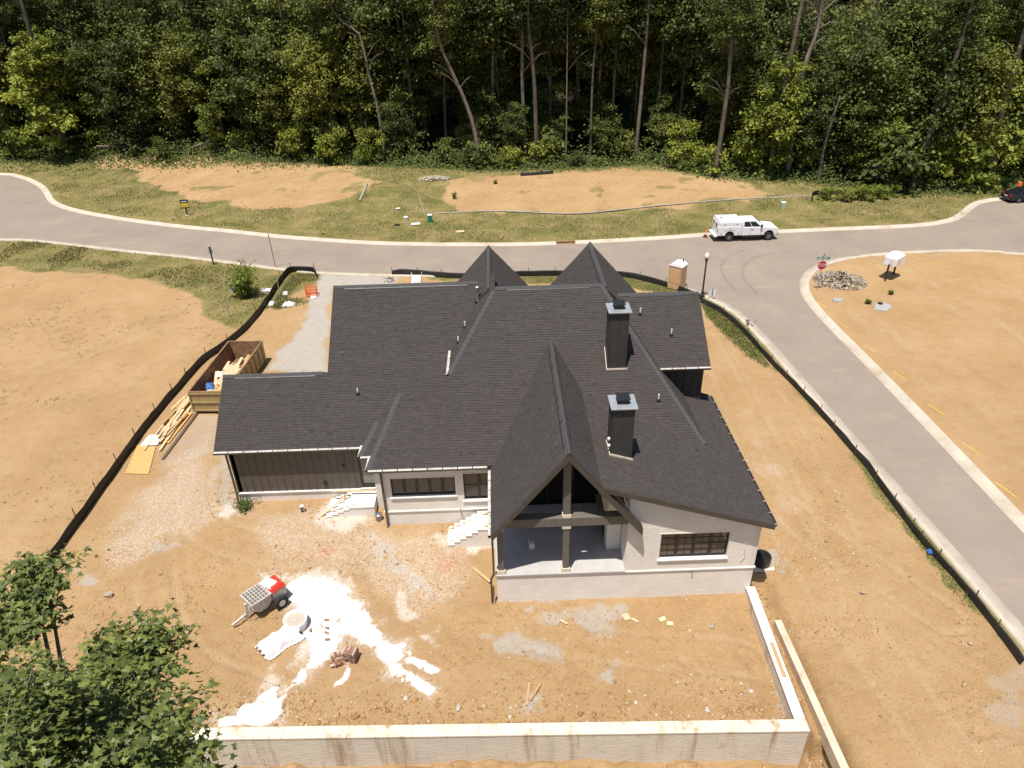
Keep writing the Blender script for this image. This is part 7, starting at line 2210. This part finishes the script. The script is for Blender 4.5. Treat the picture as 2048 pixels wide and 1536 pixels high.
# ---- lime-green trees and bushes that stand out
LIME = [((-16.9, 98.2, 0.8), 0.95, 'lime0', "brightest lime-green bush left of the forked pale trunk", 2.6), ((-21.9, 99.5, 0.9), 1.15, 'lime1', "broad yellow-green bush left of the brightest lime bush", 2.6), ((-40.0, 105, 1.1), 0.9, 'lime0', "small yellow-green tree behind the far left pad", 5.0),
        ((32.9, 86.0, 0.7), 1.4, 'lime1', "tall yellow-green tree left of the tallest pale trunk", 8.0), ((57.0, 98, 0.7), 1.7, 'lime0', "yellow-topped tree high above the right side of the woods", 13.0), ((57.0, 81.5, 0.6), 1.2, 'lime1', "lime-green tree by the thick brown trunk at the right edge", 5.0),
        ((42.8, 86.5, 0.65), 0.9, 'lime0', "lime-green tree behind the broken-off trunk", 4.2), ((-62.0, 107, 1.6), 1.7, 'lime1', "tall yellow-green tree at the far left corner of the woods", 11.0), ((36.8, 87.5, 0.7), 0.8, 'lime1', "lime bush at the foot of the tallest pale trunk", 3.2), ((50.5, 84, 0.5), 0.9, 'lime0', "lime-green sapling right of the leaning grey trunk", 3.4), ((31.0, 90.0, 0.7), 0.9, 'lime0', "lower yellow-green tree at the left of the tall lime tree", 4.4), ((45.0, 84.5, 0.6), 1.0, 'lime1', "lime-green tree just left of the leaning grey trunk", 5.5), ((53.5, 83.0, 0.5), 0.9, 'lime1', "lime-green tree left of the lime tree at the right edge", 4.6), ((23.5, 95.6, 0.7), 1.0, 'lime0', "rounded lime-green bush between the tall trunks and the right pad end", 3.4), ((-27.5, 102, 0.9), 1.2, 'lime1', "yellow-green bush in the hollow left of the broad bush", 2.9)]
for (p, s, k, lb, z) in LIME:
    x, y = p[0], min(p[1], float(forest_edge(p[0])) + (3.0 if z > 12 else 0.7)); zz = float(ground_at(x, y)) - 0.1
    cr_ = [(k, 0, 0, z / s, 1.0)]
    if z > 6: cr_ += [('lime0', 0.5, 0.2, (z - 3.2) / s, 1.15), ('lime1', -0.3, -0.2, (z + 2.8) / s, 0.8)]
    tree("lime_tree" if z > 3 else "lime_bush", lb, "tree" if z > 3 else "bush", (x, y, zz), cr_, TRUNK['tall1'] if z > 6 else TRUNK['low'], s)
# ---- bushes along the edge
x = -72; bi = 0
while x < 62:
    xx = x + rnd.uniform(-0.3, 0.3); y = float(forest_edge(xx)) + rnd.uniform(-1.2, 3.2); zz = float(ground_at(xx, y)) - 0.05
    k = 'bushlime' if rnd.random() < (0.45 if xx > 25 else 0.25) else 'bush%d' % rnd.randrange(3)
    sc_ = rnd.choice((0.5, 0.7, 1.0, 1.3, 1.8, 2.5)) * rnd.uniform(0.8, 1.2) * (0.6 if xx < -30 else 1.0)
    tree("edge_bush", placed("lime-tinted edge bush" if k == 'bushlime' else "dark green edge bush", xx), "bush", (xx, y, zz), [(k, 0, 0, 1.0, 1.0)], TRUNK['bush'], sc_, group="lime-tinted bushes on the wood edge" if k == 'bushlime' else "dark bushes on the wood edge")
    x += rnd.choice((0.9, 1.3, 1.8, 2.6, 3.6))
for (x, y, s, lb) in ((36.5, 77.4, 0.8, "weedy bush left end of the far silt fence"), (38.6, 77.0, 0.9, "weedy bush at the middle of the far silt fence"), (40.6, 77.3, 1.0, "weedy bush toward the right of the far silt fence"), (42.6, 77.8, 0.9, "weedy bush right end of the far silt fence"), (44.3, 78.6, 0.8, "low weedy bush beyond the right end of the far silt fence")):
    tree("weed_bush", lb, "bush", (x, y, float(ground_at(x, y))), [('bushlime', 0, 0, 0.7, (0.9, 0.7, 0.7))], TRUNK['bush'], s)

# fallen logs at the wood edge
for (a, b, r_, lb) in (((-57.5, 107, 2.2), (-50.0, 107.5, 1.3), 0.18, "fallen trunk on the left edge of the woods"), ((-45, 106.5, 1.2), (-40.5, 105.5, 2.6), 0.2, "broken log sticking up behind the far left pad")):
    mb = MB(); a = Vector(a); b = Vector(b); mb.tube([a - a, (b - a) * 0.5 + Vector((0, 0, 0.2)), b - a], [r_, r_ * 0.9, r_ * 0.6], 7); mb.shade = [0.5 + 0.3 * rnd.random() for _ in mb.f]
    o = mb.build("fallen_log", M['bark'], None, smooth=True); o.location = a; tag(o, lb, "log")

# ---- undergrowth and grass
n = 26000
xs = vr.uniform(-75, 65, n); off = vr.normal(0, 1.0, n) * np.where(xs < -25, 2.2, 1.3); ys = forest_edge(xs) - 0.2 + off
hh = vr.exponential(0.45, n) * np.clip(1.2 + off * 0.4, 0.25, 1.5)
C = np.stack([xs, ys, ground_at(xs, ys) + hh], 1)
V, F, S = leaf_cards(C, np.tile([0, -1.0, 0.3], (n, 1)), 0.16, np.clip(vr.normal(0.45, 0.2, n), 0, 1), vr)
o = link_mesh("undergrowth", np_mesh("undergrowth", V, F, 4, M['weed'], S)); tag(o, "low weeds along the edge of the woods", kind="stuff")


def blades(xs, ys, h, w, shade):
    n = len(xs); z = ground_at(xs, ys)
    a = vr.uniform(0, 6.28, n); lean = vr.normal(0, 0.35, (n, 2)) * h[:, None]
    B = np.stack([xs, ys, z - 0.01], 1); dx = np.stack([np.cos(a) * w, np.sin(a) * w, np.zeros(n)], 1)
    T = B + np.stack([lean[:, 0], lean[:, 1], h], 1)
    V = np.stack([B - dx, B + dx, T], 1).reshape(-1, 3)
    return V, np.arange(n * 3), shade


# turf on the verges: short blades where the ground cover is grass
def grass_val(xs, ys):
    i = np.clip(np.searchsorted(gx, xs) - 1, 0, nx - 2); j = np.clip(np.searchsorted(gy, ys) - 1, 0, ny - 2)
    return grass.reshape(ny, nx)[j, i]
def road_val(xs, ys):
    i = np.clip(np.searchsorted(gx, xs) - 1, 0, nx - 2); j = np.clip(np.searchsorted(gy, ys) - 1, 0, ny - 2)
    return road_sd.reshape(ny, nx)[j, i]
n = 170000
xs = np.concatenate([vr.uniform(-70, 60, n), vr.uniform(-50, -18, n // 3)]); ys = np.concatenate([vr.uniform(66, 106, n), vr.uniform(48, 72, n // 3)])
cl = fbm(xs * 0.45 + 3, ys * 0.45, 4); keep = (grass_val(xs, ys) > 0.6) & (road_val(xs, ys) < -0.7) & (vr.rand(len(xs)) < 0.12 + 0.9 * sstep(0.4, 0.65, cl)) & (ys < forest_edge(xs) + 1)
xs, ys, cl = xs[keep], ys[keep], cl[keep]
V, F, S = blades(xs, ys, vr.uniform(0.05, 0.2, len(xs)), vr.uniform(0.02, 0.05, len(xs)), np.clip(vr.normal(0.9, 0.25, len(xs)) - 0.8 * cl, 0, 1))
o = link_mesh("grass", np_mesh("grass", V, F, 3, M['grass_blade'], S)); tag(o, "short dry grass on the road verges", kind="stuff")
# rank green growth inside the fences
XS = []; YS = []
for key, m in (('verge_right', 9000), ('verge_mid', 6000), ('verge_left', 6000), ('verge_low', 1800)):
    pl = np.array(pt[key]); lo = pl.min(0); hi = pl.max(0)
    q = vr.uniform(0, 1, (m * 3, 2)) * (hi - lo) + lo; sdv = poly_sd(q, pl); q = q[sdv > -0.15 + 0.5 * (vr.rand(len(q)) - 0.5)][:m]
    XS.append(q[:, 0]); YS.append(q[:, 1])
xs = np.concatenate(XS); ys = np.concatenate(YS)
V, F, S = blades(xs, ys, vr.exponential(0.05, len(xs)) + 0.03, vr.uniform(0.01, 0.03, len(xs)), np.clip(vr.normal(0.45, 0.2, len(xs)), 0, 1))
o = link_mesh("verge_weeds", np_mesh("verge_weeds", V, F, 3, M['weed'], S)); tag(o, "rank green weeds along the silt fences", kind="stuff")
# small weeds dotted over the bare lots
n = 2200
xs = np.concatenate([vr.uniform(-48, -21.5, n), vr.uniform(-58, 30, n)]); ys = np.concatenate([vr.uniform(28, 62, n), vr.uniform(76, 103, n)])
keep = (grass_val(xs, ys) < 0.7) & (vr.rand(len(xs)) < sstep(0.42, 0.6, fbm(xs * 0.3, ys * 0.3, 3)))
xs, ys = xs[keep], ys[keep]
xs = np.repeat(xs, 9) + vr.normal(0, 0.07, len(xs) * 9); ys = np.repeat(ys, 9) + vr.normal(0, 0.07, len(ys) * 9)
V, F, S = blades(xs, ys, vr.uniform(0.03, 0.1, len(xs)), vr.uniform(0.01, 0.025, len(xs)), np.clip(vr.normal(0.4, 0.2, len(xs)), 0, 1))
o = link_mesh("small_weeds", np_mesh("small_weeds", V, F, 3, M['weed'], S)); tag(o, "small weeds dotted over the bare dirt lots", kind="stuff")

# ---- the green shrub by the left fence, and weeds at the garage corner
def spray_plant(name, label, loc, r_, h, n_stem, per, leaf, mat):
    t = thing(name, label, "shrub", loc)
    st = MB(); C = []; D = []
    for k in range(n_stem):
        a = 2 * math.pi * k / n_stem + rnd.uniform(-.3, .3); rr = r_ * rnd.uniform(0.3, 1.0); hh_ = h * rnd.uniform(0.55, 1.0) * (1.15 - 0.4 * rr / r_)
        tip = Vector((math.cos(a) * rr, math.sin(a) * rr, hh_)); mid = Vector((tip.x * 0.35, tip.y * 0.35, hh_ * 0.55))
        st.tube([(0.05 * math.cos(a), 0.05 * math.sin(a), -0.1), mid, tip], [0.025, 0.015, 0.006], 5)
        for q in range(per):
            f = rnd.uniform(0.25, 1.05); p = (Vector((0, 0, 0)).lerp(mid, f / 0.55) if f < 0.55 else mid.lerp(tip, (f - 0.55) / 0.45))
            C.append((p.x + rnd.gauss(0, 0.16 * r_), p.y + rnd.gauss(0, 0.16 * r_), max(0.03, p.z + rnd.gauss(0, 0.1 * h)))); D.append((math.cos(a), math.sin(a), 0.4))
    st.shade = [0.5 + 0.1 * rnd.random() for _ in st.f]
    st.build("stems", M['bark'], t)
    C = np.array(C); V, F, S = leaf_cards(C, np.array(D), leaf, np.clip(vr.normal(0.5, 0.2, len(C)), 0, 1), vr, 0.38)
    link_mesh("leaves", np_mesh("leaves", V, F, 4, mat, S), None, t)
    return t


spray_plant("green_shrub", "feathery bright green shrub in the grass beside the left silt fence", (-21.6, 56.0, 0.0), 1.45, 3.0, 16, 150, 0.13, M['leaf_lime'])
spray_plant("weed_clump", "leafy weed clump at the foot of the garage corner downpipe", (-13.6, 28.55, 0.0), 0.75, 0.55, 8, 60, 0.08, M['weed'])
spray_plant("weed_clump", "small weed at the base of the garden wall's outer face", (-4.0, 15.1, -2.0), 0.3, 0.5, 6, 40, 0.07, M['weed'])
for (x, y, s, lb) in ((-0.2, 86.4, 0.7, "small lone weed on the left end of the far right pad"), (-5.0, 81.5, 0.9, "lone weed at the left edge of the far right pad"), (31.5, 52.2, 0.5, "small green weed by the mailbox post"), (28.9, 50.6, 0.5, "green weed beside the valve cover")):
    spray_plant("weed_clump", lb, (x, y, float(ground_at(x, y))), 0.45 * s, 0.8 * s, 6, 40, 0.09, M['weed'])

# ---- the near maple at the lower left
LOB = [(-8.19, 8.94, 15.17, 0.7), (-7.85, 8.72, 14.98, 0.6), (-7.9, 8.29, 15.1, 0.8), (-8.05, 7.54, 15.1, 0.8), (-7.35, 6.4, 15.3, 0.7), (-5.78, 6.88, 15.31, 0.8), (-5.49, 7.17, 15.21, 0.7), (-4.95, 6.59, 15.28, 0.8), (-5.65, 5.83, 15.85, 1.2), (-5.82, 5.31, 16.33, 1.3), (-4.85, 5.89, 15.39, 1.0), (-4.34, 5.85, 15.1, 0.6), (-4.83, 4.93, 16.09, 1.2), (-5.15, 4.43, 16.67, 1.5), (-4.23, 4.93, 15.75, 1.0), (-4.13, 5.47, 15.02, 0.5)]
MT = Vector((-6.4, 5.2, gz1(-6.4, 5.2)))
mp = thing("maple_tree", "leafy maple whose crown fills the lower left corner", "tree", MT)
tp = MB(); H0 = 16.2 - MT.z
tp.tube([(0, 0, -0.3), (0.1, -0.1, H0 * 0.35), (0.3, -0.2, H0 * 0.62), (0.6, -0.2, H0 * 0.85), (0.9, -0.3, H0 * 0.98)], [0.28, 0.22, 0.16, 0.08, 0.03], 10)
leafC = []; leafD = []
extra = [(-6.5, 4.2, 16.6, 1.4), (-7.2, 4.8, 16.2, 1.1), (-8.2, 6.0, 15.4, 1.2), (-5.8, 3.2, 16.8, 1.4), (-4.2, 3.8, 16.2, 1.2), (-6.3, 5.6, 14.2, 1.4), (-5.2, 5.2, 13.6, 1.3), (-8.0, 6.2, 13.6, 1.0)]
for (x, y, z, r_) in LOB + extra:
    if x > -5.2: x -= 0.38
    p = Vector((x, y, z)) - MT
    h0 = p.z - max(1.2, 0.75 * math.hypot(p.x - 0.3, p.y + 0.2)); h0 = min(h0, H0 * 0.85)
    a = Vector((0.3 + 0.2 * (h0 / H0), -0.2, h0)); mid = a.lerp(p, 0.55) + Vector((0, 0, 0.25))
    tp.tube([a, mid, p - Vector((0, 0, 0.12))], [0.07, 0.045, 0.02], 6)
    for k in range(int(9 * r_) + 3):
        q = Vector((rnd.gauss(0, 0.45), rnd.gauss(0, 0.45), rnd.gauss(0, 0.25))) * r_
        tp.tube([p - Vector((0, 0, 0.12)), p + q * 0.6 - Vector((0, 0, 0.05)), p + q], [0.014, 0.009, 0.004], 4)
        for m in range(int(54 + 22 * r_)):
            f = rnd.uniform(0.2, 1.15)
            leafC.append(p + q * f + Vector((rnd.gauss(0, 0.17), rnd.gauss(0, 0.17), abs(rnd.gauss(0, 0.10))))); leafD.append(q)
tp.shade = [0.6 + 0.3 * rnd.random() for _ in tp.f]
tp.build("trunk", M['bark'], mp, smooth=True)
# a five-lobed leaf outline (x across, y from stalk to tip)
LO = np.array([(0, 0.0), (0.16, -0.10), (0.46, -0.06), (0.33, 0.12), (0.56, 0.42), (0.26, 0.36), (0.17, 0.50), (0.0, 1.0), (-0.17, 0.50), (-0.26, 0.36), (-0.56, 0.42), (-0.33, 0.12), (-0.46, -0.06), (-0.16, -0.10)])
LT = [(0, 1, 3), (1, 2, 3), (0, 3, 5), (3, 4, 5), (0, 5, 6), (0, 6, 8), (6, 7, 8), (0, 8, 9), (0, 9, 11), (9, 10, 11), (0, 11, 13), (11, 12, 13)]
C = np.array([tuple(v) for v in leafC]); D = np.array([tuple(v) for v in leafD]); n = len(C)
nr = np.array([0, 0, 1.0]) + vr.normal(0, 0.38, (n, 3)) + 0.25 * D; nr /= np.linalg.norm(nr, axis=1)[:, None]
ax = D * [1, 1, 0.2] + vr.normal(0, 0.5, (n, 3)); ax -= nr * (ax * nr).sum(1)[:, None]; ax /= np.linalg.norm(ax, axis=1)[:, None]
bx = np.cross(nr, ax); s = (0.06 + 0.085 * vr.rand(n) ** 1.5)[:, None, None]
V = C[:, None, :] + s * (bx[:, None, :] * LO[None, :, 0:1] + ax[:, None, :] * LO[None, :, 1:2] - nr[:, None, :] * (0.35 * LO[None, :, 1:2] ** 2 - 0.25 * np.abs(LO[None, :, 0:1])))
F = (np.array(LT)[None] + (np.arange(n) * 14)[:, None, None]).reshape(-1)
S = np.repeat(np.clip(vr.normal(0.5, 0.27, n), 0, 1), len(LT))
link_mesh("crown", np_mesh("crown", V.reshape(-1, 3), F, 3, M['leaf_maple'], S), None, mp)
